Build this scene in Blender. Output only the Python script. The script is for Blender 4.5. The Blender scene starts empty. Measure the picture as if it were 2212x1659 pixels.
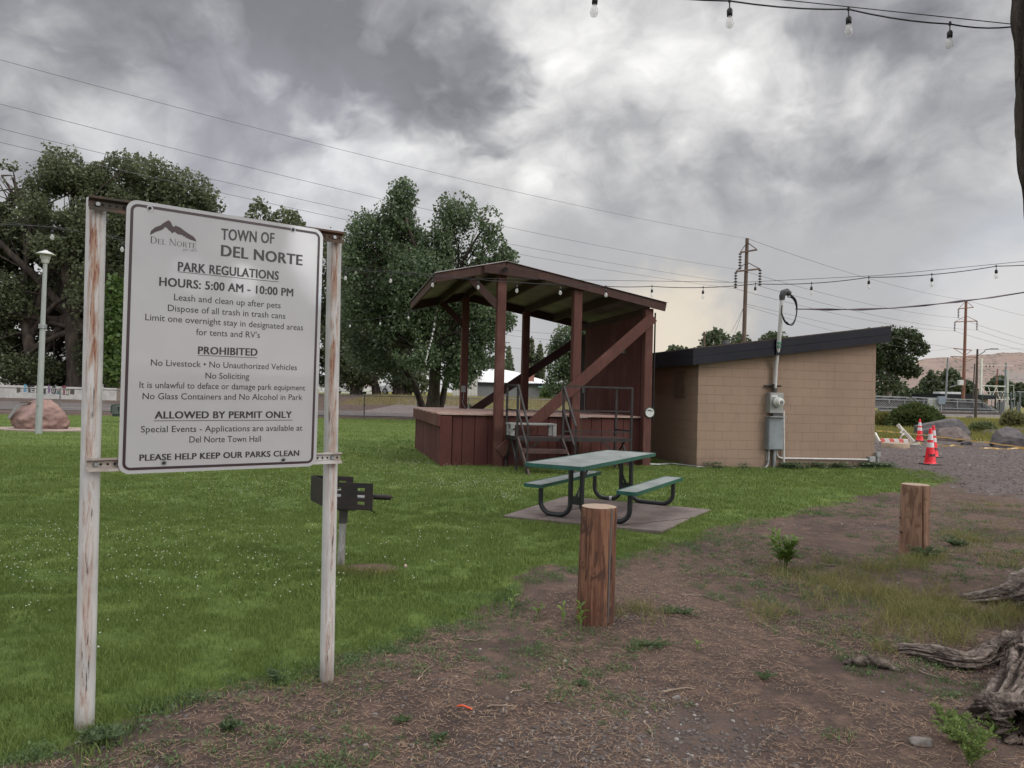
import bpy, math, random
import numpy as np
from mathutils import Vector, Matrix
random.seed(7); rng = np.random.default_rng(11)
S = bpy.context.scene; COL = S.collection
V = Vector; R = math.radians
# ------------------------------------------------------------------ camera
F_PX = 1534.0; CX = 1106.0; CY = 829.5; EYE = 1.52          # photo measured at 2212 px width
PITCH = 0.0140; ROLL = 0.025
fwd = V((0, math.cos(PITCH), math.sin(PITCH))); r0 = V((1, 0, 0)); u0 = V((0, -math.sin(PITCH), math.cos(PITCH)))
rgt = r0*math.cos(ROLL) + u0*math.sin(ROLL); upv = u0*math.cos(ROLL) - r0*math.sin(ROLL)
cam_d = bpy.data.cameras.new('camera'); cam = bpy.data.objects.new('camera', cam_d); COL.objects.link(cam)
cam_d.sensor_width = 36; cam_d.lens = 36*F_PX/2212; cam_d.clip_start = 0.05; cam_d.clip_end = 12000
m = Matrix.Identity(4)
for i in range(3):
    m[i][0] = rgt[i]; m[i][1] = upv[i]; m[i][2] = -fwd[i]
m[2][3] = EYE
cam.matrix_world = m; S.camera = cam
EYEV = V((0, 0, EYE))
def ray(u, v): return fwd + rgt*((u-CX)/F_PX) + upv*((CY-v)/F_PX)
def at(u, v, Z): return EYEV + ray(u, v)*Z
def G(u, v, z=0.0):
    d = ray(u, v); return EYEV + d*((z-EYE)/d.z)
def RP(u, v, o, n):
    d = ray(u, v); return EYEV + d*((o-EYEV).dot(n)/d.dot(n))
# ------------------------------------------------------------------ light
SUN_AZ = V((0.84, -0.54, 0)).normalized(); SUN_EL = R(34)
sun_dir = V((SUN_AZ.x*math.cos(SUN_EL), SUN_AZ.y*math.cos(SUN_EL), math.sin(SUN_EL)))
sd = bpy.data.lights.new('sun', 'SUN'); sd.energy = 1.2; sd.angle = R(24); sd.color = (1.0, 0.94, 0.86)
so = bpy.data.objects.new('sun', sd); COL.objects.link(so)
so.rotation_euler = sun_dir.to_track_quat('Z', 'Y').to_euler()
S.view_settings.view_transform = 'Standard'; S.view_settings.look = 'None'
S.view_settings.exposure = 0.15; S.view_settings.gamma = 1.0
W = bpy.data.worlds.new('World'); S.world = W; W.use_nodes = True
def build_world():
    nt = W.node_tree; N = nt.nodes; L = nt.links; N.clear()
    def nd(t, **k):
        n = N.new(t)
        for a, b in k.items(): setattr(n, a, b)
        return n
    def mth(op, a, b=None, c=None, clamp=False):
        n = nd('ShaderNodeMath', operation=op); n.use_clamp = clamp
        for i, x in enumerate((a, b, c)):
            if x is None: continue
            if isinstance(x, (int, float)): n.inputs[i].default_value = x
            else: L.new(x, n.inputs[i])
        return n.outputs[0]
    def vm(op, a, b=None, out=0):
        n = nd('ShaderNodeVectorMath', operation=op)
        for i, x in enumerate((a, b)):
            if x is None: continue
            if isinstance(x, (tuple, list, Vector)): n.inputs[i].default_value = tuple(x)
            else: L.new(x, n.inputs[i])
        return n.outputs['Value'] if op in ('DOT_PRODUCT', 'LENGTH') else n.outputs[0]
    tc = nd('ShaderNodeTexCoord'); D = vm('NORMALIZE', tc.outputs['Generated'])
    sep = nd('ShaderNodeSeparateXYZ'); L.new(D, sep.inputs[0])
    zz = mth('ADD', mth('MAXIMUM', sep.outputs['Z'], 0.0), 0.28)
    pl = nd('ShaderNodeCombineXYZ'); L.new(mth('DIVIDE', sep.outputs['X'], zz), pl.inputs[0])
    L.new(mth('DIVIDE', sep.outputs['Y'], zz), pl.inputs[1])
    P = pl.outputs[0]
    def noise(vec, scale, det=6, rough=.55, off=(0, 0, 0), dist=0, color=False):
        n = nd('ShaderNodeTexNoise'); n.inputs['Scale'].default_value = scale; n.inputs['Detail'].default_value = det
        n.inputs['Roughness'].default_value = rough; n.inputs['Distortion'].default_value = dist
        L.new(vm('ADD', vec, off), n.inputs['Vector']); return n.outputs['Color' if color else 'Fac']
    # warp
    Q = vm('MULTIPLY', D, (1.0, 1.0, 1.35))
    w = vm('MULTIPLY', vm('SUBTRACT', noise(Q, 4.0, 3, color=True, off=(3, 1, 0)), (.5, .5, .5)), (.22, .22, .22))
    QW = vm('ADD', Q, w)
    Dw = vm('NORMALIZE', vm('ADD', D, vm('MULTIPLY', vm('SUBTRACT', noise(QW, 6.5, 4, .60, color=True, off=(8, 2, 5)), (.5, .5, .5)), (.19, .19, .19))))
    def blob(u, v, deg, soft=1.0, warped=True):
        d = ray(u, v).normalized() if not isinstance(u, Vector) else u.normalized()
        c = vm('DOT_PRODUCT', Dw if warped else D, d)
        ca = math.cos(R(deg*(1+soft*.5))); cb = math.cos(R(deg*max(.02, 1-soft*.5)))
        mr = nd('ShaderNodeMapRange', interpolation_type='SMOOTHSTEP'); L.new(c, mr.inputs[0])
        mr.inputs[1].default_value = ca; mr.inputs[2].default_value = cb
        return mr.outputs[0]
    n1 = noise(QW, 3.2, 2, .55, off=(4.2, 7.1, 0)); n2 = noise(QW, 8.0, 7, .62, off=(1.3, 2.7, 0)); n3 = n2
    # brightness: 0.5 mid; dark masses and bright gaps where the photograph has them
    b = mth('ADD', SKY_MID, mth('MULTIPLY', mth('SUBTRACT', n1, .5), .45))
    b = mth('ADD', b, mth('MULTIPLY', mth('SUBTRACT', n2, .5), .95))
    def billow(scale, off, smooth=0):
        n = nd('ShaderNodeTexVoronoi', feature='F1'); n.inputs['Scale'].default_value = scale; L.new(vm('ADD', QB, off), n.inputs['Vector']); return n.outputs['Distance']
    QB = vm('ADD', QW, vm('MULTIPLY', vm('SUBTRACT', noise(Q, 16, 3, .6, color=True, off=(2, 9, 4)), (.5, .5, .5)), (.075, .075, .075)))
    b = mth('ADD', b, mth('MULTIPLY', mth('SUBTRACT', .45, billow(6.0, (.3, .8, 0))), .50)); b = mth('ADD', b, mth('MULTIPLY', mth('SUBTRACT', .45, billow(15, (5, 3, 0))), .34))
    for (u, v, deg, soft, amt) in SKY_BLOBS:
        b = mth('ADD', b, mth('MULTIPLY', blob(u, v, deg, soft), amt))
    # smooth rain haze low down
    low = nd('ShaderNodeMapRange', interpolation_type='SMOOTHSTEP'); L.new(sep.outputs['Z'], low.inputs[0])
    low.inputs[1].default_value = .31; low.inputs[2].default_value = .17
    mixl = nd('ShaderNodeMix'); L.new(mth('MULTIPLY', low.outputs[0], blob(1690, 600, 23, .7, True)), mixl.inputs[0]); L.new(b, mixl.inputs[2])
    L.new(mth('ADD', .42, mth('MULTIPLY', mth('SUBTRACT', n2, .5), .10)), mixl.inputs[3])
    ramp = nd('ShaderNodeValToRGB'); L.new(mth('ADD', mth('MULTIPLY', mixl.outputs[0], .84), .075), ramp.inputs[0])
    e = ramp.color_ramp.elements
    e[0].position = .0; e[0].color = (.205, .205, .222, 1)
    e[1].position = 1.0; e[1].color = (1.0, .99, .97, 1)
    for p_, c_ in ((.22, (.295, .295, .318)), (.42, (.44, .44, .45)), (.60, (.60, .598, .60)), (.80, (.78, .775, .765))):
        x = e.new(p_); x.color = (*c_, 1)
    col = ramp.outputs[0]
    def mixc(fac, a, c):
        n = nd('ShaderNodeMix', data_type='RGBA')
        L.new(fac, n.inputs[0])
        if isinstance(a, tuple): n.inputs[6].default_value = (*a, 1)
        else: L.new(a, n.inputs[6])
        if isinstance(c, tuple): n.inputs[7].default_value = (*c, 1)
        else: L.new(c, n.inputs[7])
        return n.outputs[2]
    # warm opening low behind the stage and pale blue low on the right
    col = mixc(mth('MULTIPLY', blob(1430, 775, 4.2, 1.96), .60), col, (.93, .80, .60))
    col = mixc(mth('MULTIPLY', blob(2180, 650, 4.5, 1.6), .40), col, (.60, .66, .74))
    col = mixc(mth('MULTIPLY', blob(2150, 770, 4.0, 1.96), .40), col, (.86, .80, .74))
    col = mixc(mth('MULTIPLY', blob(600, 470, 9, 1.6), .22), col, (.62, .64, .72))
    # unseen sky overhead and behind the camera is boosted to light the ground, with the low sun's lit cloud to the right
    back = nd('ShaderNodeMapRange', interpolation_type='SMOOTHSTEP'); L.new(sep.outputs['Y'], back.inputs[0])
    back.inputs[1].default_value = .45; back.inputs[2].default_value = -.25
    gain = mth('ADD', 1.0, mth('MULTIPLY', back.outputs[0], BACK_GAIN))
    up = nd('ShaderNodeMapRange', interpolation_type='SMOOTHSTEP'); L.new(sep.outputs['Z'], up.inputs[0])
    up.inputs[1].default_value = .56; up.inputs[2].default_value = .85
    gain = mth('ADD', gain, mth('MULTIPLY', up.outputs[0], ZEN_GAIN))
    azel = lambda a, e: V((math.sin(R(a))*math.cos(R(e)), math.cos(R(a))*math.cos(R(e)), math.sin(R(e))))
    def fblob(a, e, deg, soft):
        c = vm('DOT_PRODUCT', Df, azel(a, e)); mr = nd('ShaderNodeMapRange', interpolation_type='SMOOTHSTEP'); L.new(c, mr.inputs[0])
        mr.inputs[1].default_value = math.cos(R(deg*(1+soft*.5))); mr.inputs[2].default_value = math.cos(R(deg*(1-soft*.5))); return mr.outputs[0]
    Df = vm('NORMALIZE', vm('ADD', D, vm('MULTIPLY', vm('SUBTRACT', noise(D, 14, 2, .6, color=True), (.5, .5, .5)), (.05, .05, .05))))
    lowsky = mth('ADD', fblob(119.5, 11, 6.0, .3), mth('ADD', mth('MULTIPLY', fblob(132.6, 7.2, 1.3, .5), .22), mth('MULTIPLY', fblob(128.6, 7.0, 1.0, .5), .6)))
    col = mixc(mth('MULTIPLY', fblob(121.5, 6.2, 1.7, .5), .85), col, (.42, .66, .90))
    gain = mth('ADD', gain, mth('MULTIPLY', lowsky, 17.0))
    tree_line = nd('ShaderNodeMapRange', interpolation_type='SMOOTHSTEP'); L.new(sep.outputs['Z'], tree_line.inputs[0])
    sky = nd('ShaderNodeTexSky', sky_type='NISHITA'); sky.sun_disc = False; sky.sun_elevation = SUN_EL
    sky.sun_rotation = math.atan2(SUN_AZ.x, SUN_AZ.y)
    bg1 = nd('ShaderNodeBackground'); L.new(sky.outputs[0], bg1.inputs[0]); bg1.inputs[1].default_value = .08
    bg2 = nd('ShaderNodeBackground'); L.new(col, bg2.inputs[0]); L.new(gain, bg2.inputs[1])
    mx = nd('ShaderNodeMixShader')
    cov = mth('SUBTRACT', 0.97, mth('MULTIPLY', mth('MULTIPLY', back.outputs[0], n1), .5))
    L.new(cov, mx.inputs[0]); L.new(bg1.outputs[0], mx.inputs[1]); L.new(bg2.outputs[0], mx.inputs[2])
    out = nd('ShaderNodeOutputWorld'); L.new(mx.outputs[0], out.inputs[0])
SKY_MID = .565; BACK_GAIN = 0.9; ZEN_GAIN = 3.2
# (u, v, radius deg, softness, brightness change)
SKY_BLOBS = [
    (200, 60, 16, .9, -.16), (60, 220, 9, .9, -.10), (420, 170, 8, .8, -.14), (640, 60, 9, .8, -.12), (560, 170, 6, .8, -.10),
    (860, 90, 7.0, .9, -.20), (980, 190, 5.0, .7, -.26), (830, 215, 4.0, .6, -.18), (1060, 250, 3.2, .6, -.24), (760, 160, 4, .8, -.12),
    (690, 232, 2.6, .8, .36), (1150, 110, 3.8, 1, .10), (800, 300, 3.2, .9, .30), (620, 330, 4, 1, .16), (400, 340, 6, 1.0, .20), (150, 330, 5, 1.0, .18), (1110, 340, 4.0, .9, .14), (470, 70, 2.6, 1, .14),
    (1330, 190, 8.0, .9, .10), (1560, 240, 7, .9, .10), (1640, 190, 3, .9, .16), (1800, 210, 3.4, .9, .20), (1330, 60, 5, 1, .02), (1480, 120, 4, 1, .04), (1180, 230, 5, 1, .04),
    (1800, 60, 6, .9, -.05), (2050, 130, 7, .9, -.13), (1900, 90, 5, .9, -.08), (1700, 390, 6, .7, -.10), (1500, 390, 4.6, .8, -.10), (1320, 370, 3.6, .8, -.08), (1900, 400, 5, .8, -.05), (1500, 300, 7, 1, .06),
    (2100, 330, 6, 1, .10), (1000, 430, 6, 1, .03), (720, 420, 6, 1, .03)]
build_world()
# ------------------------------------------------------------------ numpy noise
def _h(ix, iy, iz, s):
    n = (ix*374761393 + iy*668265263 + iz*1274126177 + s*974634777) & 0xffffffff
    n = ((n ^ (n >> 13))*1274126177) & 0xffffffff
    return ((n ^ (n >> 16)) & 0xffff)/65535.0
def vnoise(p, s=0):
    p = np.asarray(p, float); i = np.floor(p).astype(np.int64); f = p-i; f = f*f*(3-2*f); o = 0
    for a in (0, 1):
        for b in (0, 1):
            for c in (0, 1):
                w = (f[..., 0] if a else 1-f[..., 0])*(f[..., 1] if b else 1-f[..., 1])*(f[..., 2] if c else 1-f[..., 2])
                o = o + w*_h(i[..., 0]+a, i[..., 1]+b, i[..., 2]+c, s)
    return o
def fbm(p, oct=4, s=0):
    p = np.asarray(p, float); a = .5; t = 0; n = 0
    for k in range(oct): t = t+a*vnoise(p*(2**k), s+k); n += a; a *= .5
    return t/n
def sstep(a, b, x):
    t = np.clip((x-a)/(b-a), 0, 1); return t*t*(3-2*t)
def tz(x, y):
    """terrain height"""
    x = np.asarray(x, float); y = np.asarray(y, float)
    z = 0.018*np.sin(x*1.3+.5)*np.sin(y*1.1+1) + .010*np.sin(x*3.1+y*2.3)
    z = z*np.clip(30/(np.abs(y)+np.abs(x)+10), 0, 1)
    z = z + 1.0*sstep(45, 76, y)*(1-sstep(10, 26, x))
    return z
def tzf(x, y): return float(tz(x, y))
def inpoly(x, y, poly):
    c = np.zeros(np.shape(x), bool); n = len(poly); j = n-1
    for i in range(n):
        xi, yi = poly[i]; xj, yj = poly[j]
        k = ((yi > y) != (yj > y)) & (x < (xj-xi)*(y-yi)/((yj-yi) or 1e-9)+xi)
        c ^= k; j = i
    return c
# ------------------------------------------------------------------ objects
ORG = {}
def tag(o, label=None, cat=None, group=None, kind=None):
    if label: o['label'] = label
    if cat: o['category'] = cat
    if group: o['group'] = group
    if kind: o['kind'] = kind
    return o
def thing(name, loc, label, cat, group=None):
    o = bpy.data.objects.new(name, None); o.empty_display_size = .1; COL.objects.link(o); o.location = loc
    ORG[o.name] = V(loc); return tag(o, label, cat, group)
def link(name, me, mat, parent=None, origin=None):
    o = bpy.data.objects.new(name, me); COL.objects.link(o)
    if mat is not None and not me.materials: me.materials.append(mat)
    if parent is not None:
        o.parent = parent; ORG[o.name] = ORG[parent.name]
    else:
        ORG[o.name] = V(origin) if origin is not None else V((0, 0, 0)); o.location = ORG[o.name]
    return o
def children(o): return [c for c in bpy.data.objects if c.parent == o]
def copy_tree(o, parent=None):
    c = o.copy(); COL.objects.link(c); ORG[c.name] = ORG.get(o.name, V((0, 0, 0)))
    if parent is not None: c.parent = parent
    for ch in children(o): copy_tree(ch, c)
    return c
class MB:
    def __init__(s): s.v = []; s.f = []; s.smooth = []; s.uv = None
    def add(s, vs, fs, smooth=False):
        k = len(s.v); s.v += [V(p) for p in vs]; s.f += [[i+k for i in f] for f in fs]; s.smooth += [smooth]*len(fs); return s
    def box(s, c, size, ax=None):
        c = V(c); ax = ax or (V((1, 0, 0)), V((0, 1, 0)), V((0, 0, 1))); h = [x/2 for x in size]
        vs = [c+ax[0]*h[0]*a+ax[1]*h[1]*b+ax[2]*h[2]*d for a in (-1, 1) for b in (-1, 1) for d in (-1, 1)]
        fs = [(0, 1, 3, 2), (4, 6, 7, 5), (0, 4, 5, 1), (2, 3, 7, 6), (0, 2, 6, 4), (1, 5, 7, 3)]
        if ax[0].cross(ax[1]).dot(ax[2]) < 0: fs = [f[::-1] for f in fs]
        return s.add(vs, fs)
    def beam(s, a, b, w, h, side=None):
        a, b = V(a), V(b); d = (b-a); L = d.length; d.normalize()
        sd_ = side or V((0, 0, 1)).cross(d)
        if sd_.length < 1e-4: sd_ = V((1, 0, 0))
        sd_ = (sd_-d*sd_.dot(d)).normalized(); n = d.cross(sd_)
        return s.box((a+b)/2, (L, w, h), (d, sd_, n))
    def tube(s, pts, r, n=10, cap=True, smooth=True):
        pts = [V(p) for p in pts]; rs = r if isinstance(r, (list, tuple)) else [r]*len(pts)
        T = []
        for i in range(len(pts)):
            t = pts[min(i+1, len(pts)-1)]-pts[max(i-1, 0)]; T.append(t.normalized())
        ref = V((0, 0, 1)) if abs(T[0].z) < .9 else V((1, 0, 0))
        x = (ref-T[0]*ref.dot(T[0])).normalized(); vs = []; fs = []
        for i, p in enumerate(pts):
            x = (x-T[i]*x.dot(T[i])).normalized(); y = T[i].cross(x)
            for k in range(n):
                a = 2*math.pi*k/n; vs.append(p+(x*math.cos(a)+y*math.sin(a))*rs[i])
        for i in range(len(pts)-1):
            for k in range(n):
                k2 = (k+1) % n; fs.append((i*n+k, i*n+k2, (i+1)*n+k2, (i+1)*n+k))
        s.add(vs, fs, smooth)
        if cap:
            q = len(pts)-1
            s.add(vs[:n], [tuple(range(n))[::-1]]); s.add(vs[q*n:], [tuple(range(n))])
        return s
    def lathe(s, base, prof, n=24, axis=None, smooth=True):
        base = V(base); ax = (axis or V((0, 0, 1))).normalized(); ref = V((1, 0, 0)) if abs(ax.x) < .9 else V((0, 1, 0))
        x = (ref-ax*ref.dot(ax)).normalized(); y = ax.cross(x); vs = []; fs = []
        for (r, z) in prof:
            for k in range(n):
                a = 2*math.pi*k/n; vs.append(base+ax*z+(x*math.cos(a)+y*math.sin(a))*r)
        for i in range(len(prof)-1):
            for k in range(n):
                k2 = (k+1) % n; fs.append((i*n+k, i*n+k2, (i+1)*n+k2, (i+1)*n+k))
        s.add(vs, fs, smooth); s.add(vs[:n], [tuple(range(n))[::-1]]); s.add(vs[-n:], [tuple(range(n))]); return s
    def prism(s, poly, d, smooth=False):
        """poly: list of Vectors (ccw seen from -d... both caps built), extruded by vector d"""
        n = len(poly); d = V(d); vs = [V(p) for p in poly]+[V(p)+d for p in poly]
        nn = V((0, 0, 0))
        for i in range(n): nn += V(poly[i]).cross(V(poly[(i+1) % n]))
        fs = [tuple(range(n))[::-1], tuple(range(n, 2*n))]+[(i, (i+1) % n, n+(i+1) % n, n+i) for i in range(n)]
        if nn.dot(d) < 0: fs = [f[::-1] for f in fs]
        return s.add(vs, fs, smooth)
    def build(s, name, mat, parent=None, origin=None, bevel=0, seg=2):
        o0 = ORG[parent.name] if parent is not None else (V(origin) if origin is not None else V((0, 0, 0)))
        me = bpy.data.meshes.new(name); me.from_pydata([tuple(p-o0) for p in s.v], [], s.f)
        me.polygons.foreach_set('use_smooth', s.smooth); me.update()
        o = link(name, me, mat, parent, origin)
        if bevel:
            b = o.modifiers.new('bevel', 'BEVEL'); b.width = bevel; b.segments = seg; b.limit_method = 'ANGLE'; b.angle_limit = R(35)
        return o
def npmesh(name, verts, faces, mat, parent=None, origin=None, smooth=False):
    """faces: list of int arrays (n,k)"""
    o0 = ORG[parent.name] if parent is not None else (V(origin) if origin is not None else V((0, 0, 0)))
    me = bpy.data.meshes.new(name); v = np.asarray(verts, np.float32)-np.array(o0, np.float32)
    me.vertices.add(len(v)); me.vertices.foreach_set('co', v.ravel())
    flat = np.concatenate([f.ravel() for f in faces]).astype(np.int32)
    tot = np.concatenate([np.full(len(f), f.shape[1], np.int32) for f in faces])
    st = np.concatenate([[0], np.cumsum(tot)[:-1]]).astype(np.int32)
    me.loops.add(len(flat)); me.loops.foreach_set('vertex_index', flat)
    me.polygons.add(len(tot)); me.polygons.foreach_set('loop_start', st)
    try: me.polygons.foreach_set('loop_total', tot)
    except Exception: pass
    me.polygons.foreach_set('use_smooth', np.full(len(tot), smooth, bool))
    me.update(calc_edges=True); me.validate()
    return link(name, me, mat, parent, origin)
# ------------------------------------------------------------------ materials
def nodes(name):
    mt = bpy.data.materials.new(name); mt.use_nodes = True; nt = mt.node_tree; N = nt.nodes; L = nt.links
    return mt, N, L, N['Principled BSDF']
class NB:
    def __init__(s, name):
        s.m, s.N, s.L, s.b = nodes(name); s.tc = s.N.new('ShaderNodeTexCoord'); s.obj = s.tc.outputs['Object']
    def n(s, t, **k):
        x = s.N.new(t)
        for a, b in k.items(): setattr(x, a, b)
        return x
    def map(s, vec, sc=(1, 1, 1), loc=(0, 0, 0), rot=(0, 0, 0)):
        x = s.n('ShaderNodeMapping'); x.inputs['Scale'].default_value = sc; x.inputs['Location'].default_value = loc
        x.inputs['Rotation'].default_value = rot; s.L.new(vec, x.inputs[0]); return x.outputs[0]
    def noise(s, vec, scale, det=5, rough=.55, dist=0, out='Fac'):
        x = s.n('ShaderNodeTexNoise'); x.inputs['Scale'].default_value = scale; x.inputs['Detail'].default_value = det
        x.inputs['Roughness'].default_value = rough; x.inputs['Distortion'].default_value = dist; s.L.new(vec, x.inputs['Vector']); return x.outputs[out]
    def voro(s, vec, scale, feat='F1', out='Distance', rnd=1):
        x = s.n('ShaderNodeTexVoronoi', feature=feat); x.inputs['Scale'].default_value = scale
        x.inputs['Randomness'].default_value = rnd; s.L.new(vec, x.inputs['Vector']); return x.outputs[out]
    def mr(s, val, a, b, c=0, d=1):
        x = s.n('ShaderNodeMapRange', interpolation_type='SMOOTHSTEP'); s.L.new(val, x.inputs[0])
        for i, q in enumerate((a, b, c, d)): x.inputs[i+1].default_value = q
        return x.outputs[0]
    def math(s, op, a, b=None):
        x = s.n('ShaderNodeMath', operation=op)
        for i, q in enumerate((a, b)):
            if q is None: continue
            if isinstance(q, (int, float)): x.inputs[i].default_value = q
            else: s.L.new(q, x.inputs[i])
        return x.outputs[0]
    def mix(s, fac, a, c, blend='MIX'):
        x = s.n('ShaderNodeMix', data_type='RGBA', blend_type=blend)
        for i, q in ((0, fac), (6, a), (7, c)):
            if isinstance(q, (int, float)): x.inputs[i].default_value = q
            elif isinstance(q, tuple): x.inputs[i].default_value = (*q, 1)
            else: s.L.new(q, x.inputs[i])
        return x.outputs[2]
    def bump(s, h, strength=.3, dist=.01, prev=None):
        x = s.n('ShaderNodeBump'); x.inputs['Strength'].default_value = strength; x.inputs['Distance'].default_value = dist
        s.L.new(h, x.inputs['Height'])
        if prev is not None: s.L.new(prev, x.inputs['Normal'])
        return x.outputs[0]
    def fin(s, col=None, rough=.7, metal=0, normal=None, spec=.5, coat=0):
        b = s.b
        for nm, q in (('Base Color', col), ('Roughness', rough), ('Metallic', metal)):
            if q is None: continue
            if isinstance(q, (int, float)): b.inputs[nm].default_value = q
            elif isinstance(q, tuple): b.inputs[nm].default_value = (*q, 1)
            else: s.L.new(q, b.inputs[nm])
        b.inputs['Specular IOR Level'].default_value = spec
        if coat: b.inputs['Coat Weight'].default_value = coat; b.inputs['Coat Roughness'].default_value = .08
        if normal is not None: s.L.new(normal, b.inputs['Normal'])
        return s.m
def simple(name, c1, c2=None, scale=6, rough=.6, metal=0, bump=0, bscale=40, sc=(1, 1, 1), spec=.5, lo=.35, hi=.65, bdist=.004):
    q = NB(name); v = q.map(q.obj, sc); c2 = c2 or tuple(x*.75 for x in c1)
    col = q.mix(q.mr(q.noise(v, scale, 6, .6), lo, hi), c1, c2)
    nm = q.bump(q.noise(v, bscale, 5, .6), bump, bdist) if bump else None
    return q.fin(col, rough, metal, nm, spec)
def leafmat(name, dark, mid, light, trans=.35, rough=.5):
    q = NB(name); gi = q.n('ShaderNodeNewGeometry'); rp = gi.outputs['Random Per Island']
    big = q.mr(q.noise(q.obj, .55, 3), .35, .65)
    c = q.mix(q.mr(rp, 0, .7), dark, mid); c = q.mix(q.mr(rp, .8, 1), c, light); c = q.mix(q.math('MULTIPLY', big, .45), c, dark)
    q.fin(c, rough, 0, None, .4)
    t = q.n('ShaderNodeBsdfTranslucent'); q.L.new(q.mix(.5, c, light), t.inputs[0])
    ms = q.n('ShaderNodeMixShader'); ms.inputs[0].default_value = trans
    q.L.new(q.b.outputs[0], ms.inputs[1]); q.L.new(t.outputs[0], ms.inputs[2])
    q.L.new(ms.outputs[0], q.N['Material Output'].inputs[0]); return q.m
def woodmat(name, c1, c2, c3, grain=(14, 14, 1.1), rough=.75, bump=.35):
    q = NB(name); v = q.map(q.obj, grain); n1 = q.noise(v, 3.2, 8, .65, .6); n2 = q.noise(q.obj, 1.7, 4); n3 = q.noise(q.map(q.obj, (40, 40, 2)), 2.5, 4)
    c = q.mix(q.mr(n1, .32, .68), c1, c2); c = q.mix(q.math('MULTIPLY', q.mr(n2, .45, .75), .7), c, c3); c = q.mix(q.math('MULTIPLY', q.mr(n3, .55, .75), .35), c, tuple(x*.45 for x in c1))
    return q.fin(c, rough, 0, q.bump(n1, bump, .006), .3)
# ================================================================== SETTING
LAWN_UV = [(-260, 1700), (60, 1640), (200, 1592), (330, 1530), (420, 1500), (520, 1462), (600, 1452), (690, 1440), (760, 1415), (830, 1398), (900, 1362), (960, 1330), (1010, 1308),
           (1100, 1285), (1180, 1240), (1250, 1225), (1330, 1216), (1400, 1190), (1480, 1166), (1560, 1150), (1640, 1124), (1760, 1098), (1880, 1072), (1985, 1052), (2055, 1033), (1990, 1016), (1915, 1010)]
LAWN = [tuple(G(u, v).xy) for u, v in LAWN_UV] + [(9.6, 22), (9, 34), (6, 40), (-8, 38), (-26, 31.5), (-40, 29), (-40, 2), (-6, 1.6)]
def wob(x, y, a=.35):
    p = np.stack([np.asarray(x)*1.6, np.asarray(y)*1.6, np.zeros(np.shape(x))], -1)
    q = np.stack([np.asarray(x)*5.5, np.asarray(y)*5.5, np.ones(np.shape(x))], -1)
    return (fbm(p, 3, 5)-.5)*a*2 + (fbm(q, 2, 9)-.5)*a*.7, (fbm(p, 3, 25)-.5)*a*2 + (fbm(q, 2, 29)-.5)*a*.7
def lawn_mask(x, y, a=.30, fuzz=0):
    dx, dy = wob(x, y, a)
    if fuzz: dx = dx+rng.normal(size=np.shape(x))*fuzz; dy = dy+rng.normal(size=np.shape(x))*fuzz
    return inpoly(x+dx, y+dy, LAWN)
LOT = [tuple(G(u, v).xy) for u, v in [(1930, 1022), (2080, 1058), (2300, 1092)]] + [(60, 9), (90, 26), (60, 31), (11, 30), (8.4, 26), (9.2, 19)]
PATCH = [tuple(G(u, v).xy) for u, v in [(1120, 1720), (1010, 1640), (1160, 1575), (1340, 1490), (1500, 1500), (1560, 1560), (1720, 1560), (1500, 1720)]]
def grid_axis(c, a, k, n):
    t = np.linspace(-1, 1, n); return c+a*np.sinh(k*t)
gx = grid_axis(0, 2.2, 8.2, 521); gy = grid_axis(5, 2.2, 8.2, 521)
XX, YY = np.meshgrid(gx, gy); ZZ = tz(XX, YY)
near = np.clip(1-np.hypot(XX, YY-4)/14, 0, 1)
lawnM = lawn_mask(XX, YY).astype(float)
_hc = G(802, 1222); lawnM *= 1-(np.hypot((XX-_hc.x)/.24, (YY-_hc.y)/.17) < 1)
ZZ = ZZ + near*(fbm(np.stack([XX*2.2, YY*2.2, XX*0], -1), 4, 3)-.5)*.06*(1-lawnM*.7)
lotM = np.maximum(inpoly(XX+wob(XX, YY, .9)[0], YY, LOT).astype(float), .22*inpoly(XX+wob(XX, YY, .5)[0], YY+wob(XX, YY, .5)[1], PATCH).astype(float))
fieldM = ((YY > 29.5) & (XX > 9)) | ((YY > 52) & (XX <= 9) & (XX > -6.5)) | ((YY > 80) & (XX <= 9)) | (YY < -30) | (XX > 95)
fieldM = fieldM.astype(float)*(1-lotM)
n_ = 521; idx = np.arange(n_*n_).reshape(n_, n_)
quads = np.stack([idx[:-1, :-1], idx[:-1, 1:], idx[1:, 1:], idx[1:, :-1]], -1).reshape(-1, 4)
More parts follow.
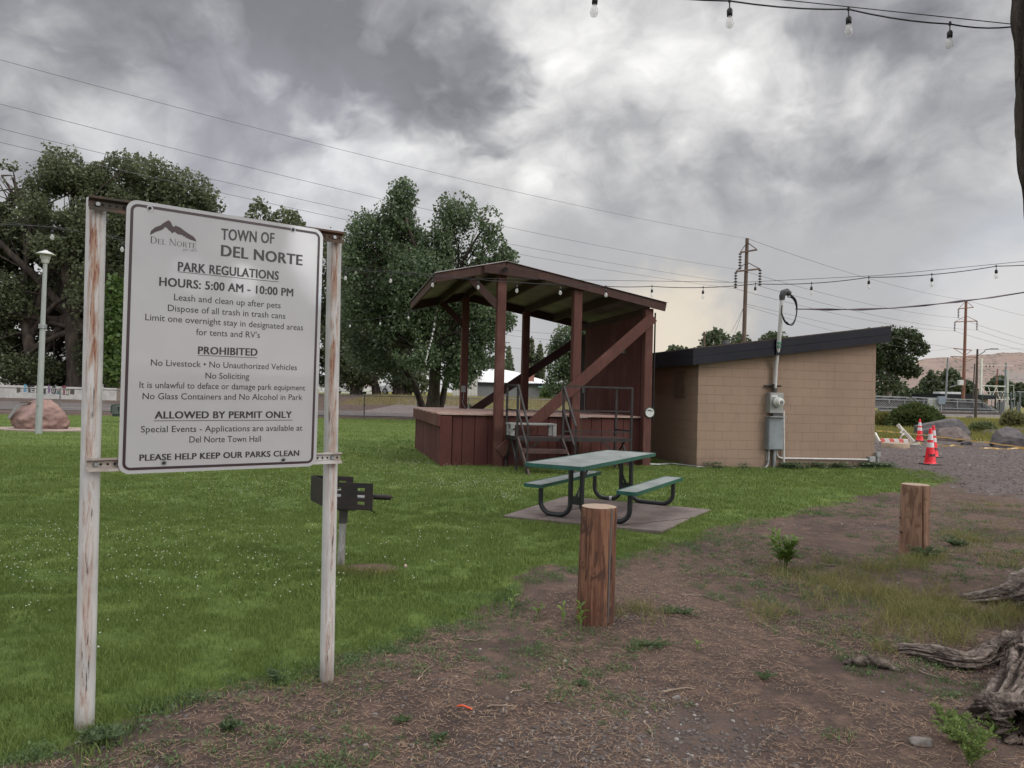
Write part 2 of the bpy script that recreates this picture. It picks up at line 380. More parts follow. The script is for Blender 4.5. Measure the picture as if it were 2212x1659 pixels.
def ground_mat():
    q = NB('ground_soil'); a = q.n('ShaderNodeVertexColor'); a.layer_name = 'cover'; sp = q.n('ShaderNodeSeparateColor'); q.L.new(a.outputs[0], sp.inputs[0])
    o = q.obj
    n1 = q.noise(o, 1.1, 5); n2 = q.noise(o, 7, 6, .65); n3 = q.noise(o, 38, 5, .7); vz = q.voro(o, 55, out='Distance'); vc = q.voro(o, 55, out='Color')
    dirt = q.mix(q.mr(n1, .35, .7), (.104, .073, .060), (.068, .049, .043)); dirt = q.mix(q.mr(n2, .45, .7), dirt, (.150, .100, .078))
    dirt = q.mix(q.mr(n3, .62, .75), dirt, (.25, .195, .16)); dirt = q.mix(q.mr(q.noise(q.map(o, (1, 1, 1), (5, 2, 0)), 26, 5, .7), .62, .74), dirt, (.034, .026, .025))
    dirt = q.mix(q.math('MULTIPLY', q.mr(q.noise(o, .55, 5, .6), .48, .66), .6), dirt, (.050, .036, .031))
    lawn = q.mix(q.mr(n1, .3, .7), (.078, .120, .030), (.106, .152, .037)); lawn = q.mix(q.mr(n2, .4, .7), lawn, (.045, .075, .018))
    lawn = q.mix(q.mr(q.noise(q.map(o, (.16, .55, 1)), 1.5, 4), .36, .78), lawn, (.13, .17, .045))
    grav = q.mix(q.mr(q.voro(o, 16, out='Color'), .2, .9), (.085, .070, .068), (.168, .145, .140)); grav = q.mix(q.mr(n2, .42, .68), grav, (.088, .066, .060))
    grav = q.mix(q.mr(q.noise(q.map(o, (.25, 1.2, 1)), 1.1, 4), .48, .66), grav, (.10, .078, .072))
    fld = q.mix(q.mr(q.noise(o, .22, 6, .65), .38, .64), (.20, .17, .055), (.105, .125, .032)); fld = q.mix(q.mr(n2, .5, .7), fld, (.23, .18, .085))
    c = q.mix(sp.outputs[0], dirt, lawn); c = q.mix(sp.outputs[1], c, grav); c = q.mix(sp.outputs[2], c, fld)
    h = q.math('ADD', q.math('MULTIPLY', n3, .5), q.math('ADD', n2, q.math('MULTIPLY', vz, -.35)))
    return q.fin(c, .95, 0, q.bump(h, .75, .03), .15)
g = npmesh('ground', np.stack([XX, YY, ZZ-.0], -1).reshape(-1, 3), [quads], ground_mat(), smooth=True); tag(g, kind='structure')
ca = g.data.color_attributes.new('cover', 'FLOAT_COLOR', 'POINT')
ca.data.foreach_set('color', np.stack([lawnM, lotM, fieldM, np.ones_like(lawnM)], -1).astype(np.float32).ravel())
from mathutils.bvhtree import BVHTree
def gz_grid(x, y):
    """ground mesh height by bilinear lookup"""
    x = np.asarray(x, float); y = np.asarray(y, float)
    ix = np.clip(np.searchsorted(gx, x)-1, 0, n_-2); iy = np.clip(np.searchsorted(gy, y)-1, 0, n_-2)
    fx = (x-gx[ix])/(gx[ix+1]-gx[ix]); fy = (y-gy[iy])/(gy[iy+1]-gy[iy])
    return (ZZ[iy, ix]*(1-fx)*(1-fy)+ZZ[iy, ix+1]*fx*(1-fy)+ZZ[iy+1, ix]*(1-fx)*fy+ZZ[iy+1, ix+1]*fx*fy)
def gh(x, y): return float(gz_grid(x, y))
def GG(u, v):
    p = G(u, v)
    for _ in range(3): p = G(u, v, gh(p.x, p.y))
    return p
# far hills to the right
def hills():
    nx, ny = 200, 40; xs = np.linspace(250, 3600, nx); vs = []
    prof_u = [1200, 1500, 1640, 1740, 1830, 1900, 1990, 2040, 2070, 2110, 2135, 2155, 2180, 2212, 2260, 2400, 2700]
    prof_v = [862, 858, 852, 830, 803, 786, 776, 771, 768, 766, 765, 766, 772, 776, 774, 790, 810]
    Y0 = 2300
    for j in range(ny):
        t = j/(ny-1)
        for i in range(nx):
            x = xs[i]; y = Y0-900+900*t+600*max(0, t-.85)
            u = CX+F_PX*x/Y0; v = np.interp(u, prof_u, prof_v); top = (851+.025*(u-CX)-v)*Y0/F_PX
            k = (t/.85) if t < .85 else 1-.25*(t-.85)/.15
            z = top*(k**1.35); vs.append((x*(.75+.25*t/.85 if t < .85 else 1+.1*(t-.85)), y, z))
    vs = np.array(vs); n = fbm(np.stack([vs[:, 0]/160, vs[:, 1]/160, vs[:, 2]*0], -1), 5, 31)-.5
    rr = fbm(np.stack([vs[:, 0]/45, vs[:, 1]/220, vs[:, 2]*0], -1), 4, 41)-.5
    vs[:, 2] += (n*26+rr*12)*np.clip(vs[:, 2]/60, 0, 1); vs[:, 2] -= 3
    ix = np.arange(nx*ny).reshape(ny, nx); f = np.stack([ix[:-1, :-1], ix[:-1, 1:], ix[1:, 1:], ix[1:, :-1]], -1).reshape(-1, 4)
    q = NB('hill_soil'); o = q.obj
    c = q.mix(q.mr(q.noise(o, .006, 6), .35, .65), (.268, .198, .168), (.212, .160, .140))
    c = q.mix(q.mr(q.noise(q.map(o, (1, 1, 4)), .004, 5), .55, .7), c, (.22, .19, .175))
    sh = q.mr(q.voro(q.map(o, (1, .45, 1)), .10), .26, .42, 1, 0); c = q.mix(q.math('MULTIPLY', sh, q.mr(q.noise(o, .012, 4), .38, .62)), c, (.075, .085, .06))
    tag(npmesh('hills', vs, [f], q.fin(c, .95, spec=.1), smooth=True), kind='structure')
hills()
# road beyond the park fence
def strip(name, pts_l, pts_r, mat, dz=.03, nseg=40):
    vs = []; nl = len(pts_l)
    L_ = np.array(pts_l, float); R_ = np.array(pts_r, float); t = np.linspace(0, nl-1, nseg)
    for tt in t:
        a = np.array([np.interp(tt, range(nl), L_[:, k]) for k in (0, 1)]); b = np.array([np.interp(tt, range(nl), R_[:, k]) for k in (0, 1)])
        for s_ in np.linspace(0, 1, 7): p = a+(b-a)*s_; vs.append((p[0], p[1], tzf(p[0], p[1])+dz))
    ix = np.arange(nseg*7).reshape(nseg, 7); f = np.stack([ix[:-1, :-1], ix[:-1, 1:], ix[1:, 1:], ix[1:, :-1]], -1).reshape(-1, 4)
    return npmesh(name, np.array(vs), [f[:, ::-1]], mat)
M_asph = simple('asphalt', (.105, .088, .084), (.080, .068, .066), 1.2, .9, 0, .4, 60)
tag(strip('road', [(-90, 51), (-30, 50.5), (-10, 49), (4, 48.5), (14, 50)], [(-90, 38), (-30, 37.6), (-10, 41.0), (4, 43.5), (14, 45.5)], M_asph), kind='structure')
tag(strip('driveway', [(-10.5, 47), (-9.5, 58), (-12, 76), (-20, 84)], [(-2, 47), (-3, 55), (-3.5, 66), (-5, 84)], simple('drive_gravel', (.16, .13, .12), (.11, .09, .085), 2, .95, 0, .4, 50), .04), kind='structure')
tag(strip('road_line', [(-27, 42.6), (-25, 42.6), (-23.0, 42.6)], [(-27, 42.4), (-25, 42.4), (-23.0, 42.4)], simple('line_paint', (.5, .47, .44), None, 8), .04), kind='structure')
# ------------------------------------------------------------------ grass blades
def frustum_pts(n, z0, z1, pw=1.0, margin=1.18, umin=-200, umax=2420):
    a0 = (umin-CX)/F_PX; a1 = (umax-CX)/F_PX
    y = (z0**pw + rng.random(n)*(z1**pw-z0**pw))**(1/pw); x = (a0+rng.random(n)*(a1-a0))*y; return x, y
def blades(x, y, z, h, w, lean=.5, two=True, droop=.35):
    n = len(x); a = rng.random(n)*2*np.pi; b = rng.random(n)*2*np.pi; hh = h*(.55+.75*rng.random(n)); ww = w*(.6+.7*rng.random(n)); ln = lean*rng.random(n)*hh
    ax, ay = np.cos(a)*ww/2, np.sin(a)*ww/2; lx, ly = np.cos(b)*ln, np.sin(b)*ln
    P0 = np.stack([x-ax, y-ay, z], -1); P1 = np.stack([x+ax, y+ay, z], -1)
    if two:
        P2 = np.stack([x+ax*.75+lx*.35, y+ay*.75+ly*.35, z+hh*.55], -1); P3 = np.stack([x-ax*.75+lx*.35, y-ay*.75+ly*.35, z+hh*.55], -1)
        P4 = np.stack([x+lx, y+ly, z+hh*(1-droop*.3)], -1)
        v = np.stack([P0, P1, P2, P3, P4], 1).reshape(-1, 3); k = np.arange(n)*5
        return v, [np.stack([k, k+1, k+2, k+3], -1), np.stack([k+3, k+2, k+4], -1)]
    P4 = np.stack([x+lx, y+ly, z+hh], -1); v = np.stack([P0, P1, P4], 1).reshape(-1, 3); k = np.arange(n)*3
    return v, [np.stack([k, k+1, k+2], -1)]
def merge(parts):
    vs = []; f4 = []; f3 = []; o = 0
    for v, fs in parts:
        vs.append(v)
        for f in fs: (f4 if f.shape[1] == 4 else f3).append(f+o)
        o += len(v)
    return np.concatenate(vs), [np.concatenate(z) for z in (f4, f3) if z]
def grassmat(name, c1, c2, c3, trans=.25):
    q = NB(name); rp = q.n('ShaderNodeNewGeometry').outputs['Random Per Island']
    big = q.noise(q.obj, .8, 5, .6); band = q.noise(q.map(q.obj, (.14, .6, 1)), 1.6, 4); mid = q.noise(q.obj, 4.5, 4)
    c = q.mix(q.mr(rp, 0, 1), c1, c2); c = q.mix(q.math('MULTIPLY', q.mr(big, .30, .78), .5), c, c3); c = q.mix(q.math('MULTIPLY', q.mr(band, .36, .76), .32), c, tuple(x*1.25 for x in c2))
    c = q.mix(q.math('MULTIPLY', q.mr(mid, .42, .75), .5), c, c1)
    q.fin(c, .55, 0, None, .25); t = q.n('ShaderNodeBsdfTranslucent'); q.L.new(c, t.inputs[0])
    ms = q.n('ShaderNodeMixShader'); ms.inputs[0].default_value = trans; q.L.new(q.b.outputs[0], ms.inputs[1]); q.L.new(t.outputs[0], ms.inputs[2])
    q.L.new(ms.outputs[0], q.N['Material Output'].inputs[0]); return q.m
M_grass = grassmat('lawn_blades', (.098, .144, .036), (.192, .246, .068), (.134, .188, .045))
M_weed = grassmat('weed_leaf', (.070, .120, .045), (.135, .195, .080), (.085, .14, .05))
M_dry = grassmat('dry_blades', (.30, .22, .11), (.42, .32, .17), (.17, .18, .05))
PAD_UV = [(1085.5, 1118.6), (1220.6, 1076), (1536, 1105), (1429, 1152.6)]
PAD = [tuple(G(u, v).xy) for u, v in PAD_UV]
FOOT = []     # footprints kept clear of grass: (x, y, r)
def keep(x, y):
    k = ~inpoly(x, y, PAD)
    for (fx, fy, fr) in FOOT: k &= np.hypot(x-fx, y-fy) > fr
    k &= np.hypot((x-G(802, 1222).x)/.22, (y-G(802, 1222).y)/.16) > 1
    k &= ~inpoly(x, y, STAGE_FP)
    k &= ~inpoly(x, y, BLD_FP)
    return k
# footprints of stage and block building (built below)
A0 = V((-.30, 14.9, 0)); E1 = V((.970, .242, 0)).normalized(); E2 = V((-E1.y, E1.x, 0)); UP = V((0, 0, 1))
def sp(t, d, z=0): return A0+E1*t+E2*d+UP*z
STAGE_FP = [tuple(sp(*q).xy) for q in ((-1.18, 0), (3.3, 0), (3.3, 4.6), (-1.18, 4.6))]
BL = V((4.138, 15.78, 0)); BR = V((8.59, 16.78, 0)); H1 = (BR-BL).normalized(); H2 = V((-H1.y, H1.x, 0)); BW = (BR-BL).length; BD = 6.0
def bp(t, d, z=0): return BL+H1*t+H2*d+UP*z
BLD_FP = [tuple(bp(*q).xy) for q in ((0, 0), (BW, 0), (BW, BD), (0, BD))]
def lawn_grass():
    parts = []
    for n, z0, z1, h, w, two in ((95000, 2.4, 5, .040, .0038, True), (150000, 5, 9, .040, .0060, True), (150000, 9, 17, .042, .0105, True), (90000, 17, 42, .045, .026, False)):
        x, y = frustum_pts(n*2, z0, z1, 1.6); k = lawn_mask(x, y, fuzz=.11) & keep(x, y); x, y = x[k], y[k]
        dens = fbm(np.stack([x*1.4, y*1.4, x*0], -1), 3, 77); d2 = fbm(np.stack([x*5, y*5, x*0+3], -1), 3, 79); k = rng.random(len(x)) < np.clip((d2-.25)*3.5, .30, 1); x, y, dens, d2 = x[k], y[k], dens[k], d2[k]; hh = h*(.35+.8*dens+.7*d2)
        parts.append(blades(x, y, gz_grid(x, y)-.003, hh, w, .75, two))
    v, f = merge(parts); return tag(npmesh('lawn_grass', v, f, M_grass), 'mown green lawn covering the park ground', 'grass', kind='stuff')
def scatter_clumps(centers, nper, r, h, w, lean=.9, two=True):
    X = []; Y = []; Hh = []
    for (x, y, s) in centers:
        n = max(3, int(nper*s)); a = rng.random(n)*6.283; rr = r*s*np.sqrt(rng.random(n)); X.append(x+np.cos(a)*rr); Y.append(y+np.sin(a)*rr); Hh.append(h*(.6+.6*s)*(1.1-.5*rr/(r*s)))
    x = np.concatenate(X); y = np.concatenate(Y); k = keep(x, y); x, y, hh = x[k], y[k], np.concatenate(Hh)[k]
    return blades(x, y, gz_grid(x, y)-.004, hh, w, lean, two)
def leaf_rosettes(centers, nper, size):
    """small creeping weeds: short broad leaves"""
    vs = []; 
    for (x, y, s) in centers:
        n = max(4, int(nper*s)); a = rng.random(n)*6.283; rr = .10*s*np.sqrt(rng.random(n)); px = x+np.cos(a)*rr; py = y+np.sin(a)*rr; pz = gz_grid(px, py)+.004+.045*s*rng.random(n)*(1-rr/(.12*s))
        L_ = size*(.6+.8*rng.random(n)); w_ = L_*(.22+.14*rng.random(n)); b = rng.random(n)*6.283; el = rng.random(n)*.9
        d = np.stack([np.cos(b)*np.cos(el), np.sin(b)*np.cos(el), np.sin(el)], -1)*L_[:, None]; sd_ = np.stack([-np.sin(b), np.cos(b), b*0], -1)*w_[:, None]
        c = np.stack([px, py, pz], -1); vs.append(np.stack([c, c+d*.5+sd_, c+d, c+d*.5-sd_], 1).reshape(-1, 3))
    v = np.concatenate(vs); k = np.arange(len(v)//4)*4; return v, [np.stack([k, k+1, k+2, k+3], -1)]
def dirt_pts(n, z0, z1, pw=1.4, lot=True):
    x, y = frustum_pts(n, z0, z1, pw); k = ~lawn_mask(x, y) & keep(x, y)
    if not lot: k &= ~inpoly(x, y, LOT)
    return x[k], y[k]
def dirt_cover():
    # green creeping weeds, in drifts
    def drift(x, y, s, lo): return fbm(np.stack([x*.9, y*.9, x*0+s], -1), 4, 50+s) > lo
    x, y = dirt_pts(9000, 2.4, 11, 1.3, False); k = drift(x, y, 1, .455); x, y = x[k], y[k]
    cs = np.stack([x, y, .25+.75*rng.random(len(x))**2], -1)
    edge = [(*G(u+rng.normal()*22, v+rng.normal()*9+14).xy, .5+.6*rng.random()) for u, v in [LAWN_UV[i] for i in rng.integers(1, 24, 260)]]
    cs = np.concatenate([cs, np.array(edge)])
    v1 = leaf_rosettes(cs[::2], 26, .015); v2 = scatter_clumps(cs, 40, .085, .042, .0033, 1.1)
    v, f = merge([v1, v2]); tag(npmesh('weeds', v, f, M_weed), 'low creeping green weeds scattered over the bare dirt', 'weeds', kind='stuff')
    # taller yellow-green wild grass by the right bollard and the big roots
    cl = []
    for (u, v, su, sv, n) in ((1830, 1265, 90, 26, 70), (1950, 1300, 80, 30, 80), (2040, 1330, 70, 34, 70), (1880, 1225, 110, 14, 40), (2120, 1165, 90, 18, 45), (1990, 1210, 40, 12, 26), (2160, 1325, 40, 26, 40), (1930, 1350, 70, 26, 30), (2050, 1380, 30, 14, 10), (1720, 1240, 60, 16, 16), (2180, 1220, 60, 20, 20), (1640, 1330, 50, 20, 10), (1370, 1330, 50, 14, 10), (2130, 1100, 70, 20, 24), (1910, 1405, 8, 8, 4), (808, 1238, 40, 6, 20), (765, 1236, 20, 6, 8)):
        for _ in range(n):
            p = G(u+rng.normal()*su*.7, v+rng.normal()*sv*.7); cl.append((p.x, p.y, .45+.75*rng.random()))
    v, f = scatter_clumps(cl, 34, .10, .105, .0032, 1.25); tag(npmesh('wild_grass', v, f, grassmat('wild_blades', (.12, .145, .045), (.25, .235, .085), (.30, .225, .11))), 'tall yellow green wild grass in the bare dirt', 'grass', kind='stuff')
    # dry needles, straw and bark bits lying flat
    x, y = dirt_pts(210000, 2.2, 12, 1.25); k = fbm(np.stack([x*1.1, y*1.1, x*0+4], -1), 4, 61) > .43; x, y = x[k], y[k]
    n = len(x); a = rng.random(n)*6.283; L_ = .006+.022*rng.random(n)**2.6; w_ = .0007+.0009*rng.random(n); z = gz_grid(x, y)+.004+.012*rng.random(n)
    d = np.stack([np.cos(a)*L_, np.sin(a)*L_, (rng.random(n)-.5)*.35*L_], -1); s_ = np.stack([-np.sin(a)*w_, np.cos(a)*w_, a*0], -1); c = np.stack([x, y, z], -1); bend = np.stack([-np.sin(a), np.cos(a), a*0], -1)*(L_*(rng.random(n)-.5)*.16)[:, None]
    v = np.stack([c-d-s_, c-d+s_, c+bend+s_, c+bend-s_, c+d+s_, c+d-s_], 1).reshape(-1, 3); k = np.arange(n)*6
    q = NB('straw'); rp = q.n('ShaderNodeNewGeometry').outputs['Random Per Island']; cc = q.mix(q.mr(rp, 0, .8), (.19, .115, .075), (.34, .235, .155)); cc = q.mix(q.mr(rp, .70, .8), cc, (.09, .06, .05))
    tag(npmesh('dry_litter', v, [np.stack([k, k+1, k+2, k+3], -1), np.stack([k+3, k+2, k+4, k+5], -1)], q.fin(cc, .8)), 'dry needles, straw and bark bits lying on the dirt', 'litter', kind='stuff')
    # pebbles
    x1, y1 = dirt_pts(16000, 2.2, 9, 1.2); dn = fbm(np.stack([x1*.9, y1*.9, x1*0+9], -1), 3, 67); x1, y1 = x1[dn > .55], y1[dn > .55]
    px, py = frustum_pts(22000, 2.2, 4.4, 1.3); k = inpoly(px, py, PATCH); px, py = px[k], py[k]
    lx, ly = frustum_pts(26000, 9, 30, 1.2); k = inpoly(lx, ly, LOT) & keep(lx, ly); lx, ly = lx[k], ly[k]
    b0 = G(1330, 1340); bx = b0.x+rng.normal(size=130)*.09; by = b0.y+rng.normal(size=130)*.06
    x = np.concatenate([x1, px, lx, bx]); y = np.concatenate([y1, py, ly, by])
    r = np.concatenate([.004+.012*rng.random(len(x1))**3, .003+.010*rng.random(len(px))**2.4, .012+.022*rng.random(len(lx))**2, .004+.009*rng.random(130)])
    t_ = np.array([(1, 0, 0), (-1, 0, 0), (0, 1, 0), (0, -1, 0), (0, 0, 1), (0, 0, -.6), (.62, .62, .55), (-.62, .62, .55), (-.62, -.62, .55), (.62, -.62, .55)])
    tri = np.array([(0, 6, 9), (6, 0, 2), (2, 7, 6), (7, 2, 1), (1, 8, 7), (8, 1, 3), (3, 9, 8), (9, 3, 0), (4, 9, 6), (4, 6, 7), (4, 7, 8), (4, 8, 9)])
    n = len(x); a = rng.random(n)*6.283; sx = r*(.8+.6*rng.random(n)); sy = r*(.7+.4*rng.random(n)); sz = r*(.45+.4*rng.random(n))
    jit = 1+.25*(rng.random((n, 10))-.5); P = t_[None]*jit[:, :, None]; qx = P[:, :, 0]*sx[:, None]; qy = P[:, :, 1]*sy[:, None]
    v = np.stack([x[:, None]+qx*np.cos(a)[:, None]-qy*np.sin(a)[:, None], y[:, None]+qx*np.sin(a)[:, None]+qy*np.cos(a)[:, None], gz_grid(x, y)[:, None]+P[:, :, 2]*sz[:, None]+.001], -1).reshape(-1, 3)
    f = (tri[None]+(np.arange(n)*10)[:, None, None]).reshape(-1, 3)
    q = NB('pebble_stone'); rp = q.n('ShaderNodeNewGeometry').outputs['Random Per Island']; cc = q.mix(q.mr(rp, 0, 1), (.065, .052, .048), (.145, .122, .114)); cc = q.mix(q.mr(rp, .95, .98), cc, (.27, .25, .23))
    tag(npmesh('gravel', v, [f], q.fin(cc, .8), smooth=True), 'small grey pebbles and gravel scattered on the dirt', 'gravel', kind='stuff')
def clover():
    cs = []
    for (u, v, su, sv, n) in ((870, 1010, 120, 22, 700), (1010, 1050, 110, 14, 420), (560, 1060, 200, 30, 420), (250, 1180, 200, 60, 330), (60, 1230, 60, 60, 90), (600, 1190, 240, 90, 230), (950, 1160, 120, 40, 90), (1600, 1040, 140, 22, 160), (1480, 1075, 50, 10, 60), (330, 1280, 160, 90, 60), (1550, 1015, 100, 8, 60), (760, 980, 60, 14, 160), (1090, 1075, 30, 8, 90)):
        n = int(n*.6); u_ = u+rng.normal(size=n)*su*.7; v_ = v+rng.normal(size=n)*sv*.7
        for a, b in zip(u_, v_):
            p = G(a, b); cs.append((p.x, p.y))
    c = np.array(cs); k = inpoly(c[:, 0], c[:, 1], LAWN) & keep(c[:, 0], c[:, 1]); c = c[k]; n = len(c)
    r = .0045+.0035*rng.random(n); z = gz_grid(c[:, 0], c[:, 1])+.045+.03*rng.random(n)
    t_ = np.array([(1, 0, 0), (-1, 0, 0), (0, 1, 0), (0, -1, 0), (0, 0, .8), (0, 0, -.8)]); tri = np.array([(0, 2, 4), (2, 1, 4), (1, 3, 4), (3, 0, 4), (2, 0, 5), (1, 2, 5), (3, 1, 5), (0, 3, 5)])
    v = (np.stack([c[:, 0], c[:, 1], z], -1)[:, None]+t_[None]*r[:, None, None]).reshape(-1, 3); f = (tri[None]+(np.arange(n)*6)[:, None, None]).reshape(-1, 3)
    tag(npmesh('clover_flowers', v, [f], simple('clover_petal', (.54, .54, .46), (.42, .42, .33), 30), smooth=True), 'tiny white clover flowers dotted through the lawn', 'flowers', kind='stuff')
# ================================================================== TREES
M_bark = simple('tree_bark', (.085, .068, .056), (.040, .032, .028), 3, .95, 0, .9, 9, (1, 1, .25), .2)
M_leaf_dark = leafmat('leaf_dark', (.050, .064, .032), (.105, .128, .060), (.19, .21, .11))
M_leaf_cot = leafmat('leaf_cottonwood', (.050, .080, .040), (.108, .155, .074), (.20, .25, .14), .35, .33)
M_leaf_far = leafmat('leaf_far', (.048, .068, .036), (.085, .112, .055), (.13, .16, .08))
def crown_pts(clumps, n, shell=.45, gap=.42, gsc=.55, seed=1):
    """points in ellipsoids (c, r), denser near their skins, with noise gaps"""
    vol = np.array([r[0]*r[1]*r[2] for c, r in clumps])**.72; pr = vol/vol.sum(); out = []; got = 0
    while got < n:
        k = rng.choice(len(clumps), n, p=pr); d = rng.normal(size=(n, 3)); d /= np.linalg.norm(d, axis=1)[:, None]
        rad = shell+(1-shell)*rng.random(n)**.6; rad *= 1+.28*(rng.random(n)-.5)
        C = np.array([c for c, r in clumps])[k]; Rr = np.array([r for c, r in clumps])[k]; p = C+d*Rr*rad[:, None]
        nn = fbm(p*gsc, 3, seed); p = p[nn > gap]; out.append(p); got += len(p)
    return np.concatenate(out)[:n]
def leaves(p, size, heart=False):
    n = len(p); a = rng.normal(size=(n, 3)); a /= np.linalg.norm(a, axis=1)[:, None]; b = rng.normal(size=(n, 3)); b -= a*(a*b).sum(1)[:, None]; b /= np.linalg.norm(b, axis=1)[:, None]
    s = size*(.55+.9*rng.random(n))[:, None]; w = s*.40
    v = np.stack([p-a*s*.5, p-a*s*.12+b*w, p+a*s*.5, p-a*s*.12-b*w], 1).reshape(-1, 3); k = np.arange(n)*4
    return v, [np.stack([k, k+1, k+2, k+3], -1)]
def limb_path(a, b, bow=.12, n=7):
    a, b = V(a), V(b); L_ = (b-a).length; o = V((random.uniform(-1, 1), random.uniform(-1, 1), random.uniform(0, 1)))*L_*bow
    return [a.lerp(b, t/(n-1))+o*math.sin(math.pi*t/(n-1))+V((random.uniform(-1, 1), random.uniform(-1, 1), 0))*L_*.012 for t in range(n)]
def tree(name, base, fork, clumps, n, size, mat, label, r0=.35, group=None, cat='tree', trunks=None, gap=.42, shell=.45, twigs=30, gsc=.55, trunk_mat=None, nlimb=99):
    base = V(base); root = thing(name, base, label, cat, group)
    v, f = leaves(crown_pts(clumps, n, shell, gap, gsc, random.randint(1, 999)), size); npmesh('crown', v, f, mat, root)
    for (b0, f0, rr) in (trunks or [(base, fork, r0)]):
        m_ = MB(); b0 = V(b0); f0 = V(f0)
        pth = limb_path(b0-UP*.15, f0, .05); m_.tube(pth, [rr*(1.35-.2*i if i < 2 else 1.02-.045*i) for i in range(len(pth))], 12, False)
        for c, r in sorted(clumps, key=lambda q: (V(q[0])-f0).length)[:nlimb]:
            c = V(c); e = c+V((random.uniform(-.3, .3)*r[0], random.uniform(-.3, .3)*r[1], .3*r[2])); st = b0.lerp(f0, random.uniform(.72, 1.0))
            lp = limb_path(st, e, .10); m_.tube(lp, [max(.015, rr*.55*(1-.82*i/6)) for i in range(7)], 8, False)
            for _ in range(max(1, twigs//max(1, len(clumps)))):
                s0 = lp[random.randint(2, 6)]; dd = V((random.gauss(0, 1), random.gauss(0, 1), random.uniform(-.2, 1))).normalized(); e2 = c+V((dd.x*r[0], dd.y*r[1], dd.z*r[2]))*.85
                m_.tube(limb_path(s0, e2, .08, 5), [rr*.12, rr*.10, rr*.075, rr*.05, rr*.02], 5, False)
        m_.build('trunk', trunk_mat or M_bark, root)
    return root
def blobs(Z, lst, dz=0):
    """crown clumps from (u, v, ru, rv[, extra depth]) at depth Z"""
    out = []
    for q in lst:
        u, v, ru, rv = q[:4]; d = Z+(q[4] if len(q) > 4 else 0); c = at(u, v, d); k = d/F_PX
        out.append((tuple(c), (ru*k, (ru+rv)*.5*k, rv*k)))
    return out
# ================================================================== BANDSTAND
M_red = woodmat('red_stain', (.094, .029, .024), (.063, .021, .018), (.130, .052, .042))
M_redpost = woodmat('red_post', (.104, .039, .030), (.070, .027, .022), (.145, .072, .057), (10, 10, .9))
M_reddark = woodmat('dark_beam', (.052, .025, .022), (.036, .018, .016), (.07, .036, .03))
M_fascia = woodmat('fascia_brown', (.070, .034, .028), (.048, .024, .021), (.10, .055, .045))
M_deck = woodmat('deck_boards', (.42, .31, .27), (.33, .22, .185), (.26, .12, .09), (2, 14, 14))
M_tin = simple('tin_roof', (.235, .20, .195), (.16, .138, .135), 2, .55, .3, .1, 30)
M_galv = simple('galvanised', (.36, .37, .38), (.24, .25, .26), 9, .45, .6, .05, 40)
M_dark = simple('dark_void', (.012, .010, .010), None, 5, .9)
M_greybox = simple('grey_box', (.27, .28, .28), (.22, .23, .23), 12, .5, .1, .05, 50)
